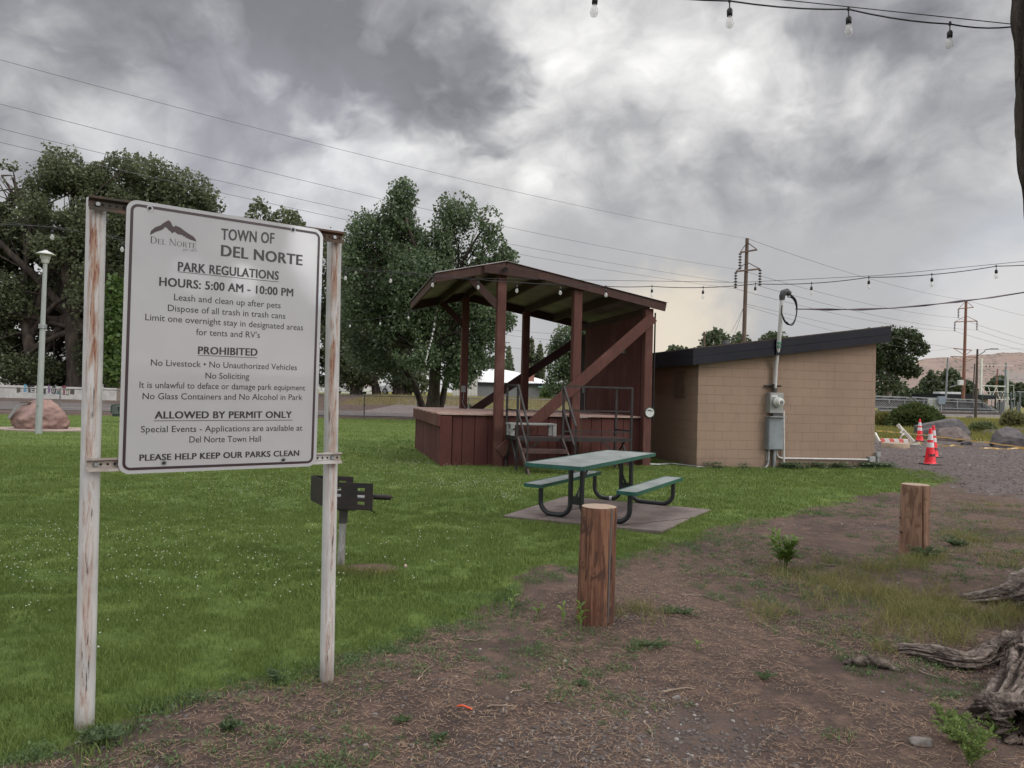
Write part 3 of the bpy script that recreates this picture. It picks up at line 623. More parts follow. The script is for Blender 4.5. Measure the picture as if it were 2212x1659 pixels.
def bandstand():
    root = thing('bandstand', sp(1, 2), 'dark red open timber bandstand with raised deck and tin roof', 'bandstand')
    DZ = 1.10; TL, TR, DF, DBK = -1.18, 3.30, 0.0, 4.62
    m = MB()                                              # deck boards, run left to right, ends ragged
    y = DF-.06; i = 0
    while y < DBK:
        w = .138; j0 = random.uniform(-.035, .015); m.box(sp((TL-.05+j0+TR)/2, y+w/2, DZ-.02+random.uniform(-.005, .005)), (TR-TL+.05-j0, w-.008, .04), (E1, E2, UP)); y += w; i += 1
    m.build('deck', M_deck, root, bevel=.004, seg=1)
    m = MB(); t = TL; k = 0                               # front boards
    while t < TR-.05:
        w = min(random.uniform(.20, .30), TR-t); m.box(sp(t+w/2, .02+random.uniform(0, .010), (DZ-.05)/2-.01), (w-.010, .024, DZ-.05), (E1, E2, UP)); t += w
    m.build('front_skirt', M_red, root, bevel=.003, seg=1)
    m = MB(); d = DF+.05
    while d < DBK:
        w = min(random.uniform(.17, .23), DBK-d+.02); m.box(sp(TL+.02+random.uniform(0, .008), d+w/2, (DZ-.2)/2-.02), (.024, w-.008, DZ-.17), (E1, E2, UP)); d += w
    m.build('side_skirt', M_red, root, bevel=.003, seg=1)
    m = MB(); m.box(sp(TL-.045, (DF+DBK)/2-.03, DZ-.155), (.05, DBK-DF+.12, .25), (E1, E2, UP)); m.build('side_fascia', M_redpost, root, bevel=.006)
    m = MB(); m.box(sp(TL+.10, -.035, .52), (.24, .04, 1.03), (E1, E2, UP)); m.build('corner_board', M_red, root, bevel=.004)
    m = MB(); m.box(sp((TL+TR)/2, DBK, DZ/2-.05), (TR-TL, .03, DZ-.1), (E1, E2, UP)); m.build('rear_skirt', M_red, root)
    # roof geometry: near gable edge at d0, far at d1
    d0, d1 = -.30, 4.60; tP = .06; tL = -1.40; tR = 3.66; zP, zL, zR = 4.20, 3.86, 3.54
    def zr(t): return zP-(tP-t)*(zP-zL)/(tP-tL) if t < tP else zP-(t-tP)*(zP-zR)/(tR-tP)
    m = MB()                                              # corrugated sheets with real ribs
    for (ta, tb) in ((tL-.03, tP), (tP, tR+.04)):
        nr = 44; vs = []; fs = []
        for i in range(nr*2+1):
            d = d0-.03+(d1-d0+.06)*i/(nr*2); bmp = .02 if i % 2 else 0
            for t in (ta, tb):
                for off in (0, -.006): vs.append(sp(t, d, zr(max(tL, min(tR, t)))+.055+bmp+off))
        for i in range(nr*2):
            a = i*4; fs += [(a, a+2, a+6, a+4), (a+1, a+5, a+7, a+3)]
        m.add(vs, fs, True)
    m.build('roof', M_tin, root)
    m = MB()
    for a, b in (((tL), tP), (tP, tR)): m.beam(sp(a, d0+.02, zr(a)-.045), sp(b, d0+.02, zr(b)-.045), .045, .17, E2)
    m.build('front_fascia', M_fascia, root, bevel=.005)
    m = MB()
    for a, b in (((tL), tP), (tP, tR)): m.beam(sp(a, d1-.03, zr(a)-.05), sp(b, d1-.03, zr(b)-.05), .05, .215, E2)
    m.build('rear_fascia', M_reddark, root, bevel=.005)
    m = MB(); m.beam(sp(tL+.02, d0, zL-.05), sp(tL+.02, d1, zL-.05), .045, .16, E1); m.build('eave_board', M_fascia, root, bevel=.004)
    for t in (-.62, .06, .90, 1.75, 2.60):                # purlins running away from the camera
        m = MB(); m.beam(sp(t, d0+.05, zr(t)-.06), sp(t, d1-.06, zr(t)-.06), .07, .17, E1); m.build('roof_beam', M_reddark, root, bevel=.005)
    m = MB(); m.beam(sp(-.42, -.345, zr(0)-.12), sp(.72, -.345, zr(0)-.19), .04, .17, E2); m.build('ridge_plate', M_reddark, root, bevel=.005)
    m = MB(); m.tube([sp(.0, -.37, 4.08), sp(.0, -.45, 4.06)], [.035, .05], 12); m.build('spot_lamp', M_dark, root)
    # posts
    for (t, d, zb, mt) in ((0, -.02, -.1, M_redpost), (1.67, -.02, -.1, M_redpost), (3.32, -.02, -.1, M_redpost), (0, 4.05, DZ, M_redpost), (1.67, 4.05, DZ, M_redpost)):
        w = .185; m = MB(); zt = zr(t)-.14; m.box(sp(t, d-.10 if d < 1 else d, (zb+zt)/2), (w, w, zt-zb), (E1, E2, UP)); m.build('post', mt, root, bevel=.012)
    # diagonal braces
    m = MB(); m.beam(sp(3.40, -.235, 3.28), sp(.02, -.235, .30), .045, .235, E2); b1 = m.build('brace', M_redpost, root, bevel=.006)
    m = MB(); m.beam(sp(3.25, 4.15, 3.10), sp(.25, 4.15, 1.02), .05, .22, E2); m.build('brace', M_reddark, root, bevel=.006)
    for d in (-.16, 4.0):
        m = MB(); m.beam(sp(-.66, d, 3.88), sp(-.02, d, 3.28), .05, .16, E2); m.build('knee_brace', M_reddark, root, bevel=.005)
    # back wall on the right, vertical boards, with a dark doorway at its far end
    m = MB(); d = .06; zt = 3.42
    while d < 3.70:
        w = min(random.uniform(.13, .19), 3.70-d+.01); m.box(sp(3.26+random.uniform(0, .006), d+w/2, (DZ+zt)/2-.02), (.02, w-.005, zt-DZ+.05), (E1, E2, UP)); d += w
    m.box(sp(3.42, 1.90, 1.75), (.02, 3.75, 3.55), (E1, E2, UP)); m.build('back_wall', M_red, root, bevel=.002, seg=1)
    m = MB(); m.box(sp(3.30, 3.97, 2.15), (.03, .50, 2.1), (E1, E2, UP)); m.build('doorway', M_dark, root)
    m = MB(); m.box(sp(3.24, 4.30, 2.3), (.05, .16, 2.4), (E1, E2, UP)); m.build('door_post', M_reddark, root)
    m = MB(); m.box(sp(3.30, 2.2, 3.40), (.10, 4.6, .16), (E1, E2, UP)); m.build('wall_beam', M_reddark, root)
    m = MB(); m.tube([sp(3.47, -.17, 1.0), sp(3.47, -.17, 3.38)], .018, 8); m.build('conduit', M_dark, root)
    for (t, d, z) in ((-.02, 3.94, 1.62), (3.235, 3.60, 1.68), (3.235, .95, 2.62)):
        m = MB(); m.box(sp(t, d, z), (.11, .06, .17), (E1, E2, UP)); o = m.build('outlet_box', M_greybox, root, bevel=.006)
    m = MB(); m.tube([sp(-.02, 3.92, 1.54), sp(-.02, 3.915, 1.36), sp(-.05, 3.91, 1.28), sp(.03, 3.905, 1.12)], .008, 6); m.build('conduit', M_greybox, root)
    m = MB(); m.tube([sp(3.24, 3.58, 1.6), sp(3.24, 3.58, 1.12)], .012, 6); m.build('conduit', M_greybox, root)
    # round town plaque on the right corner post
    pc = sp(3.36, -.222, 1.19); m = MB(); m.lathe(pc, [(.118, 0), (.118, .012), (.112, .016)], 32, -E2); pl = m.build('plaque', simple('plaque_green', (.05, .08, .06), None), root)
    m = MB(); m.lathe(pc-E2*.0165, [(.098, 0), (.098, .003)], 32, -E2); m.build('plaque_face', simple('plaque_white', (.55, .57, .55), None), pl)
    ms = [(-.07, .0), (-.045, .022), (-.02, .034), (.0, .03), (.02, .022), (.05, .012), (.07, -.005), (.04, -.002), (.01, .004), (-.02, .012), (-.045, .006)]
    m = MB(); m.prism([pc-E2*.0205+E1*a+UP*(b+.028) for a, b in ms], -E2*.002); m.build('plaque_emblem', M_dark, pl)
bandstand()
# ------------------------------------------------------------------ steel stair platform
M_steel = simple('steel_frame', (.036, .032, .031), (.022, .020, .020), 7, .6, .3, .1, 60)
M_steelrust = simple('rusty_steel', (.085, .055, .047), (.045, .035, .032), 6, .75, .2, .15, 60)
M_tread = simple('tread_mesh', (.085, .042, .038), (.055, .036, .033), 9, .7, .2, .3, 80)
def stair():
    O = G(1115, 1017.5); e1 = V((.985, .172, 0)).normalized(); e2 = V((-.30, .954, 0)).normalized()
    def p(t, d, z): return V((O.x, O.y, 0))+e1*t+e2*d+UP*z
    root = thing('stair_platform', p(1, .3, 0), 'portable steel stair platform with handrails standing against the bandstand front', 'stair platform')
    Wd, Dp, Hz = 2.36, .72, .66; TS = .93; RZ = 1.70
    m = MB()
    for d, dd in ((0, 1), (Dp, 1)): m.beam(p(0, d, Hz-.03), p(Wd, d, Hz-.03), .035, .06)
    for t in (0, TS, Wd): m.beam(p(t, 0, Hz-.03), p(t, Dp, Hz-.03), .035, .055)
    m.build('deck_frame', M_steel, root)
    m = MB(); nb = 15
    for i in range(nb): m.box(p(Wd/2, Dp*(i+.5)/nb, Hz+.012+random.uniform(-.003, .003)), (Wd, Dp/nb-.012, .012), (e1, e2, UP))
    m.build('deck_grating', M_tread, root)
    def leg(t, d, z0, z1):
        mm = MB(); mm.beam(p(t, d, z0), p(t, d, z1), .042, .042, e1); mm.build('leg', M_steel, root)
    leg(0, Dp, -.05, RZ); leg(0, 0, -.05, RZ); leg(Wd, 0, -.05, RZ); leg(Wd, Dp, -.05, RZ); leg(TS, 0, Hz, RZ)
    def rail(name, *pts, w=.036):
        mm = MB()
        for a, b in zip(pts, pts[1:]): mm.beam(a, b, w, w)
        mm.build(name, M_steel, root)
    rail('rail', p(0, 0, RZ), p(0, Dp, RZ)); rail('rail', p(0, 0, 1.20), p(0, Dp, 1.20)); rail('rail', p(0, 0, .82), p(0, Dp, .82), w=.03)
    rail('rail', p(TS, 0, RZ), p(Wd, 0, RZ)); rail('rail', p(TS, 0, 1.22), p(Wd, 0, 1.22), w=.03); rail('rail', p(TS, 0, .80), p(Wd, 0, .80), w=.03)
    rail('rail', p(Wd, 0, RZ), p(Wd, Dp, RZ)); rail('rail', p(Wd, 0, .82), p(Wd, Dp, .82), w=.03)
    for t in (0, TS):
        rail('handrail', p(t, 0, RZ), p(t, -.62, .98), p(t, -.66, .93), p(t, -.66, -.05)); rail('handrail', p(t, 0, 1.22), p(t, -.66, .50), w=.03)
    for t in (.015, TS-.015):
        mm = MB(); mm.beam(p(t, 0, Hz-.04), p(t, -.78, -.06), .03, .13, e1); mm.build('stringer', M_steelrust, root)
    for k in range(2):
        mm = MB(); z = Hz-.22*(k+1); mm.box(p(TS/2, -.28*(k+1)+.06, z), (TS-.05, .24, .03), (e1, e2, UP)); mm.box(p(TS/2, -.28*(k+1)-.06, z-.03), (TS-.05, .02, .06), (e1, e2, UP)); mm.build('tread', M_tread, root)
    m = MB()
    for (a, b) in ((p(0, Dp*.5, Hz-.06), p(0, Dp, .15)), (p(0, Dp*.5, Hz-.06), p(0, 0, .15)), (p(.55, Dp, Hz-.06), p(0, Dp, .2)), (p(1.75, 0, Hz-.06), p(Wd, 0, .1)), (p(1.15, 0, Hz-.06), p(1.6, Dp, .1)), (p(Wd, Dp*.4, Hz-.06), p(Wd, Dp, .2)), (p(Wd, Dp*.6, Hz-.06), p(Wd, 0, .1)), (p(.45, 0, Hz-.06), p(0, 0, .2))):
        m = MB(); m.beam(a, b, .028, .028); m.build('cross_brace', M_steel, root)
    # grey step stool standing on the platform
    s = thing('step_stool', p(.42, .40, Hz), 'low grey wooden step stool sitting on the steel platform', 'stool')
    z = Hz+.022; M_gw = woodmat('grey_wood', (.30, .30, .29), (.21, .21, .21), (.24, .22, .20), (3, 12, 12))
    m = MB()
    for i in range(3): m.box(p(.41, .27+.13*i, z+.235), (.94, .12, .035), (e1, e2, UP))
    m.build('seat', M_gw, s, bevel=.004, seg=1)
    for t in (-.02, .84):
        for d in (.24, .50):
            m = MB(); m.box(p(t+.0, d, z+.108), (.075, .06, .216), (e1, e2, UP)); m.build('leg', M_gw, s, bevel=.003, seg=1)
    m = MB(); m.box(p(-.03, .37, z+.10), (.04, .26, .05), (e1, e2, UP)); m.build('stretcher', M_gw, s)
stair()
# ================================================================== BLOCK BUILDING
def blockmat():
    q = NB('painted_block'); uv = q.tc.outputs['UV']
    b = q.n('ShaderNodeTexBrick'); b.offset = .5; b.inputs['Scale'].default_value = 1; b.inputs['Brick Width'].default_value = .4064; b.inputs['Row Height'].default_value = .2032
    b.inputs['Mortar Size'].default_value = .0065; b.inputs['Mortar Smooth'].default_value = .35; b.inputs['Bias'].default_value = 0
    b.inputs['Color1'].default_value = (0, 0, 0, 1); b.inputs['Color2'].default_value = (1, 1, 1, 1); b.inputs['Mortar'].default_value = (.5, .5, .5, 1)
    q.L.new(uv, b.inputs['Vector'])
    base = q.mix(q.mr(q.noise(q.obj, .9, 5), .35, .68), (.288, .202, .148), (.252, .178, .131)); base = q.mix(q.math('MULTIPLY', b.outputs['Color'], .10), base, (.33, .24, .185))
    base = q.mix(q.math('MULTIPLY', q.mr(q.noise(q.map(q.obj, (3, 3, .5)), 2.2, 5, .65), .55, .72), .35), base, (.19, .138, .108))
    zz = q.n('ShaderNodeSeparateXYZ'); q.L.new(uv, zz.inputs[0]); base = q.mix(q.math('MULTIPLY', q.mr(q.math('ADD', zz.outputs[1], q.math('MULTIPLY', q.noise(q.obj, 3, 5), .4)), .50, .18), .45), base, (.15, .11, .09))
    col = q.mix(q.math('MULTIPLY', b.outputs['Fac'], q.mr(q.noise(q.obj, 2.6, 3), .30, .60, .15, .52)), base, (.130, .093, .069))
    h = q.math('ADD', q.math('MULTIPLY', b.outputs['Fac'], -1.0), q.math('MULTIPLY', q.noise(q.obj, 90, 4), .25))
    return q.fin(col, .8, 0, q.bump(h, .55, .008), .25)
M_navy = woodmat('fascia_navy', (.010, .011, .017), (.007, .008, .013), (.015, .014, .020), (1.2, 1.2, 14), .75, .25)
M_conduit = simple('white_conduit', (.52, .51, .50), (.44, .43, .42), 8, .45)
M_black = simple('black_cable', (.012, .012, .014), None, 5, .5)
def wallpt(u, v, off=0): 
    w = RP(u, v, BL-H2*off, H2); return w
def building():
    root = thing('block_building', bp(2, 2), 'tan painted concrete block utility building with sloping dark fascia roof', 'building')
    z0, zl, zr = -.08, 2.30, 2.945
    def quad_uv(pts, uvs, name):
        me = bpy.data.meshes.new(name); o0 = ORG[root.name]; me.from_pydata([tuple(p-o0) for p in pts], [], [(0, 1, 2, 3)]); uvl = me.uv_layers.new(name='UVMap')
        for i, q in enumerate(uvs): uvl.data[i].uv = q
        return me
    bm = blockmat(); vs = []; fs = []; uvs = []
    def face(pts, uv): fs.append(tuple(range(len(vs), len(vs)+4))); vs.extend(pts); uvs.extend(uv)
    o_ = .2032*.05
    face([bp(0, 0, z0), bp(BW, 0, z0), bp(BW, 0, zr), bp(0, 0, zl)], [(.2, z0+o_), (BW+.2, z0+o_), (BW+.2, zr+o_), (.2, zl+o_)])
    face([bp(0, BD, z0), bp(0, 0, z0), bp(0, 0, zl), bp(0, BD, zl)], [(0, z0+o_), (BD, z0+o_), (BD, zl+o_), (0, zl+o_)])
    face([bp(BW, 0, z0), bp(BW, BD, z0), bp(BW, BD, zr), bp(BW, 0, zr)], [(0, z0+o_), (BD, z0+o_), (BD, zr+o_), (0, zr+o_)])
    face([bp(BW, BD, z0), bp(0, BD, z0), bp(0, BD, zl), bp(BW, BD, zr)], [(0, z0+o_), (BW, z0+o_), (BW, zl+o_), (0, zr+o_)])
    me = bpy.data.meshes.new('wall'); o0 = ORG[root.name]; me.from_pydata([tuple(p-o0) for p in vs], [], fs); ul = me.uv_layers.new(name='UVMap')
    for i, q in enumerate(uvs): ul.data[i].uv = q
    link('wall', me, bm, root)
    sl = (zr-zl)/BW
    def rz(t): return zl+sl*t
    a, b = -.26, BW+.20; d0, d1 = -.24, BD+.2
    m = MB(); m.prism([bp(a+.02, d0+.02, rz(a)+.335), bp(b-.02, d0+.02, rz(b)+.335), bp(b-.02, d0+.02, rz(b)+.365), bp(a+.02, d0+.02, rz(a)+.365)], H2*(d1-d0-.04)); m.build('roof', simple('roof_felt', (.085, .05, .038), (.05, .035, .03), 8, .95, 0, .6, 25), root)
    m = MB(); m.prism([bp(a+.05, d0+.045, rz(a)-.01), bp(b-.05, d0+.045, rz(b)-.01), bp(b-.05, d0+.045, rz(b)+.02), bp(a+.05, d0+.045, rz(a)+.02)], H2*(d1-d0-.1)); m.build('soffit', M_navy, root)
    def fasc(t0, t1):
        mm = MB()
        for (lo, hi, pr) in ((-.015, .165, 0), (.168, .345, .004)): mm.prism([bp(t0, d0-pr, rz(t0)+lo), bp(t1, d0-pr, rz(t1)+lo), bp(t1, d0-pr, rz(t1)+hi), bp(t0, d0-pr, rz(t0)+hi)], H2*.035)
        mm.build('fascia', M_navy, root, bevel=.003, seg=1)
    tm = (wallpt(1677, 700, .25)-bp(0, -.25)).dot(H1); fasc(a, tm-.025); fasc(tm+.02, b)
    for t, dd in ((a, 1), (b, -1)):
        m = MB()
        for (lo, hi) in ((-.015, .165), (.168, .345)): m.box(bp(t+.0175*dd, (d0+d1)/2+.03, rz(t)+(lo+hi)/2), (.033, d1-d0-.02, hi-lo), (H1, H2, UP))
        m.build('fascia', M_navy, root, bevel=.003, seg=1)
    m = MB(); c = bp(.32, 2.0, rz(.32)+.34); vp = RP(1568, 750, bp(0, 1.2), H2); m.tube([V((vp.x, vp.y, rz(1)+.2)), V((vp.x, vp.y, vp.z+.17))], .075, 14); m.build('vent_pipe', simple('vent_grey', (.10, .10, .105), (.06, .06, .065), 9), root)
    # louvred vent on the shaded left wall
    n = H1; lv = [RP(u, v, bp(0, 0), n) for u, v in ((1458, 803), (1482, 802), (1480, 857), (1456, 856))]; dv = (lv[0]-bp(0, 0)).dot(H2); d2 = (lv[1]-bp(0, 0)).dot(H2); zc = (lv[0].z+lv[2].z)/2; hh = lv[0].z-lv[2].z; dm = (dv+d2)/2; ww = abs(dv-d2)
    m = MB(); M_lv = simple('louvre_tan', (.20, .14, .105), None, 8); m.box(bp(-.012, dm, zc), (.02, ww, hh), (H1, H2, UP))
    for i in range(16): m.box(bp(-.026, dm, zc-hh/2+hh*(i+.5)/16), (.02, ww-.06, hh/34), (H1, H2, UP))
    m.build('vent_louvre', M_lv, root)
    # meter box, breaker box, mast and conduits, all fixed to the front wall
    def wbox(u0, v0, u1, v1, dep, name, mat, par=root, bev=.008):
        p0 = wallpt(u0, v0, dep); p1 = wallpt(u1, v1, dep); t0 = (p0-bp(0, -dep)).dot(H1); t1 = (p1-bp(0, -dep)).dot(H1); mm = MB(); mm.box(bp((t0+t1)/2, -dep/2-.001, (p0.z+p1.z)/2), (abs(t1-t0), dep, abs(p0.z-p1.z)), (H1, H2, UP)); return mm.build(name, mat, par, bevel=bev), bp((t0+t1)/2, -dep, (p0.z+p1.z)/2), abs(t1-t0), abs(p0.z-p1.z)
    mb, mc, mw, mh = wbox(1664.2, 848, 1692, 893, .16, 'meter_box', simple('meter_grey', (.255, .262, .25), (.22, .225, .215), 4, .5, .1))
    mcen = wallpt(1679, 868.5, .17); mm = MB(); mm.lathe(mcen, [(.112, 0), (.112, .05), (.104, .055)], 28, -H2); mt = mm.build('meter_ring', simple('meter_rim', (.52, .52, .50), None, 5, .4), mb)
    mm = MB(); mm.lathe(mcen-H2*.056+H1*.015, [(.088, 0), (.086, .07), (.07, .085)], 28, -H2); q = NB('meter_glass'); mg = q.fin((.62, .63, .60), .08, 0, None, .6); mm.build('meter_dome', mg, mb)
    mm = MB(); mm.lathe(mcen-H2*.142+H1*.018-UP*.012, [(.05, 0), (.05, .003)], 20, -H2); mm.build('meter_dial', simple('dial_grey', (.16, .16, .16), None), mb)
    mm = MB(); mm.box(mc+UP*(mh/2-.075)-H1*(mw/2-.11)-H2*.002, (.14, .003, .05), (H1, H2, UP)); mm.build('sticker', simple('sticker_white', (.6, .6, .58), (.4, .4, .4), 60), mb)
    bb, bc, bw, bh = wbox(1660.5, 901, 1691.5, 972, .15, 'breaker_box', simple('breaker_grey', (.205, .225, .235), (.155, .17, .18), 2.5, .5, .2))
    mm = MB(); mm.box(bc-H2*.006, (bw-.03, .012, bh-.04), (H1, H2, UP)); mm.build('door', simple('breaker_door', (.225, .25, .265), (.165, .185, .195), 2.2, .45, .2), bb, bevel=.004)
    mm = MB(); mm.box(bc+UP*(bh/2+.010)-H2*.012, (bw+.03, .19, .02), (H1, H2, UP)); mm.build('lid', M_greybox, bb)
    mm = MB(); pz = wallpt(1677, 897, .07); mm.box(pz, (.22, .10, .17), (H1, H2, UP)); mm.build('conduit_fitting', simple('fit_grey', (.09, .09, .09), None), root)
    # mast from meter box up past the roof edge
    base = wallpt(1673.5, 848, .08); p1 = wallpt(1676, 790, .08); dm_ = .30; p2 = RP(1683, 735, bp(0, -dm_), H2); p3 = RP(1689.5, 642, bp(0, -dm_-.02), H2)
    mm = MB(); mm.tube([base-UP*.02, base+UP*.10], .055, 14); mm.build('conduit_fitting', simple('fit_dark', (.07, .065, .06), None), root)
    mm = MB(); mm.tube([base+UP*.03, p1, p2, p3], .044, 16); mm.build('mast', M_conduit, root)
    for v in (741, 748.5):
        c = RP(1682.6 if v > 745 else 1683.2, v, bp(0, -dm_), H2); mm = MB(); ax = (p3-p2).normalized(); mm.lathe(c-ax*.02, [(.0465, 0), (.0465, .04)], 16, ax); mm.build('green_tape', simple('green_band', (.05, .22, .14), None), root)
    hd = p3; mm = MB(); mm.tube([hd-UP*.06, hd+UP*.02, hd+UP*.10+H1*.03, hd+UP*.13+H1*.11, hd+UP*.08+H1*.19], [.058, .066, .078, .078, .06], 14); mm.build('weatherhead', simple('head_dark', (.035, .035, .036), None), root)
    loop = []
    for i in range(26):
        a_ = R(100-i*330/25); loop.append(RP(1705+16*math.cos(a_)*(1 if i < 20 else 1.05), 671.5-30*math.sin(a_), bp(0, -.36-.002*i), H2))
    for k in range(3):
        mm = MB(); off = [q_+H1*(.012*k*math.sin(i*.5))+UP*.014*k*math.cos(i*.3)-H2*.012*k for i, q_ in enumerate(loop)]; st = hd+UP*.09+H1*.17; mm.tube([st, st.lerp(off[0], .6)+UP*.04]+off[(2 if k else 0):(24-3*k)], .014, 8); mm.build('cable_loop', M_black, root)
    for (u, v) in ((1677.5, 747.5+15), (1675.0, 863-27)):
        pass
    for v, uu in ((746+16, 1679), (834, 1675)):
        c = wallpt(uu, v, .03); mm = MB(); mm.box(c-H1*.10, (.34, .05, .035), (H1, H2, UP)); mm.box(c+H1*.03-H2*.09, (.03, .16, .035), (H1, H2, UP)); mm.box(c-H1*.11-H2*.09, (.03, .05, .09), (H1, H2, UP)); mm.build('strut_clamp', M_steel, root)
    def pipe(pts, r, name='conduit', mat=M_conduit, dep=.05, n=10):
        mm = MB(); mm.tube([wallpt(u, v, dep) for u, v in pts], r, n); return mm.build(name, mat, root)
    pipe([(1692.2, 887), (1692.6, 925)], .030, dep=.06); pipe([(1692.8, 926), (1693, 962), (1693, 1012.5)], .026, dep=.06)
    pipe([(1672.5, 972), (1672, 1015)], .040, mat=M_galv)
    pipe([(1661, 972), (1659.7, 1000), (1657.5, 1006), (1652, 1011), (1640, 1012.5), (1600, 1012.2), (1560, 1011.3), (1506, 1008.5)], .024, mat=M_galv)
    pipe([(1677, 972), (1678, 982), (1682, 987.5), (1690, 990), (1705, 990.2), (1800, 991.5), (1880, 993)], .021)
    pipe([(1693, 1013), (1760, 1012.5), (1888, 1009.8)], .016)
    wbox(1879, 986.5, 1890.5, 997.8, .10, 'junction_box', simple('jb_grey', (.30, .31, .30), None, 5, .5))
    m = MB(); pj = bp(BW+.05, -.05, 0); m.tube([V((pj.x, pj.y, .30)), V((pj.x, pj.y, -.05))], .035, 10); m.box(V((pj.x, pj.y, .31)), (.10, .09, .10), (H1, H2, UP)); m.build('conduit', M_greybox, root)
    m = MB(); m.box(wallpt(1657.5, 985, .012), (.06, .012, .22), (H1, H2, UP)); m.build('sticker', simple('tag_grey', (.42, .42, .40), None), root)
building()
# the loop of black wire lying at the wall foot, and the pipe on the grass
def wire_bits():
    pts = []
    for i in range(26):
        a = i/25*6.6; pts.append(RP(1855+11*math.cos(a)-i*.2, 1004+8*math.sin(a)-6+i*.3, bp(0, -.18), H2))
    pts = [V((p.x, p.y, max(.02, p.z))) for p in pts]; m = MB(); m.tube(pts, .008, 6)
    tag(m.build('wire_coil', M_black), 'loose black wire coil lying at the foot of the tan block wall', 'wire')
    pts = [GG(u, v)+UP*.03 for u, v in ((1396, 1005.5), (1420, 1006.3), (1447, 1004.8), (1452, 1004.6), (1480, 1008), (1505, 1011.5))]
    m = MB(); m.tube(pts, .022, 8); tag(m.build('ground_pipe', M_galv), 'thin grey pipe lying on the grass between bandstand and block building', 'pipe')
wire_bits()
# weeds at the wall foot
def wall_weeds():
    cs = []
    for (u, s, n) in ((1693, 8, 16), (1722, 14, 5), (1765, 14, 6), (1805, 18, 10), (1862, 14, 14), (1884, 18, 12), (1905, 10, 9), (1545, 20, 3), (1600, 20, 2)):
        for _ in range(n):
            t = (wallpt(u+random.gauss(0, s*.6), 1005)-bp(0, 0)).dot(H1); q = bp(t, -.12-abs(random.gauss(0, .10))); cs.append((q.x, q.y, .8+.8*random.random()))
    v1 = leaf_rosettes(cs, 26, .06); v2 = scatter_clumps(cs, 12, .10, .10, .007); v3 = leaf_rosettes([c for c in cs for _ in range(2)], 14, .05); v3[0][:, 2] += .07; v, f = merge([v1, v2, v3])
    tag(npmesh('wall_weeds', v, f, M_leaf_cot), 'dark green weeds growing along the foot of the tan block wall', 'weeds', kind='stuff')
wall_weeds()
# ================================================================== FENCES, WALL, ROADSIDE
M_fence = simple('fence_steel', (.20, .20, .19), (.14, .14, .135), 5, .6, .4)
def chain_fence(name, pts, h, label, mat, cell=.075, wire=.0035, toprail=.026, post=.032, gap=3.0, ground=True):
    root = thing(name, (*pts[0], tzf(*pts[0])), label, 'fence')
    fab = []; faces = []; k = 0
    for (a, b) in zip(pts, pts[1:]):
        a = V((*a, 0)); b = V((*b, 0)); L_ = (b-a).length; d = (b-a)/L_; nrm = V((-d.y, d.x, 0)); npst = max(1, round(L_/gap))
        tp = [V((*(a+d*L_*i/npst).xy, tzf(*(a+d*L_*i/npst).xy))) for i in range(npst+1)]
        m = MB(); m.tube([q+UP*h for q in tp], toprail, 8); m.build('top_rail', mat, root)
        for q in tp:
            m = MB(); m.tube([q-UP*.1, q+UP*(h+.03)], post, 8); m.lathe(q+UP*(h+.03), [(post*1.1, 0), (post*.8, .03), (.003, .045)], 8); m.build('post', mat, root)
        s = -h
        while s < L_:
            for sg in (1, -1):
                s0 = s if sg > 0 else s+h; s1 = s0+sg*h; z0, z1 = 0.03, h
                c0, c1 = max(0, min(L_, s0)), max(0, min(L_, s1))
                if abs(s1-s0) > 1e-6:
                    za = z0+(z1-z0)*abs(c0-s0)/h; zb = z0+(z1-z0)*abs(c1-s0)/h
                    if abs(c1-c0) > .02:
                        p0 = a+d*c0; p1 = a+d*c1; p0.z = tzf(p0.x, p0.y)+za; p1.z = tzf(p1.x, p1.y)+zb; w = UP*wire
                        fab += [p0-w, p0+w, p1+w, p1-w]; faces.append((k, k+1, k+2, k+3)); k += 4
            s += cell
    m = MB(); m.v = fab; m.f = [list(f) for f in faces]; m.smooth = [False]*len(faces); m.build('chain_link', mat, root)
    return root
chain_fence('chain_link_fence', [(-30, 31), (-19.7, 36.4), (-8.2, 39.6), (3.2, 43), (16, 47)], 1.22, 'long grey chain link fence between the lawn and the road', M_fence)
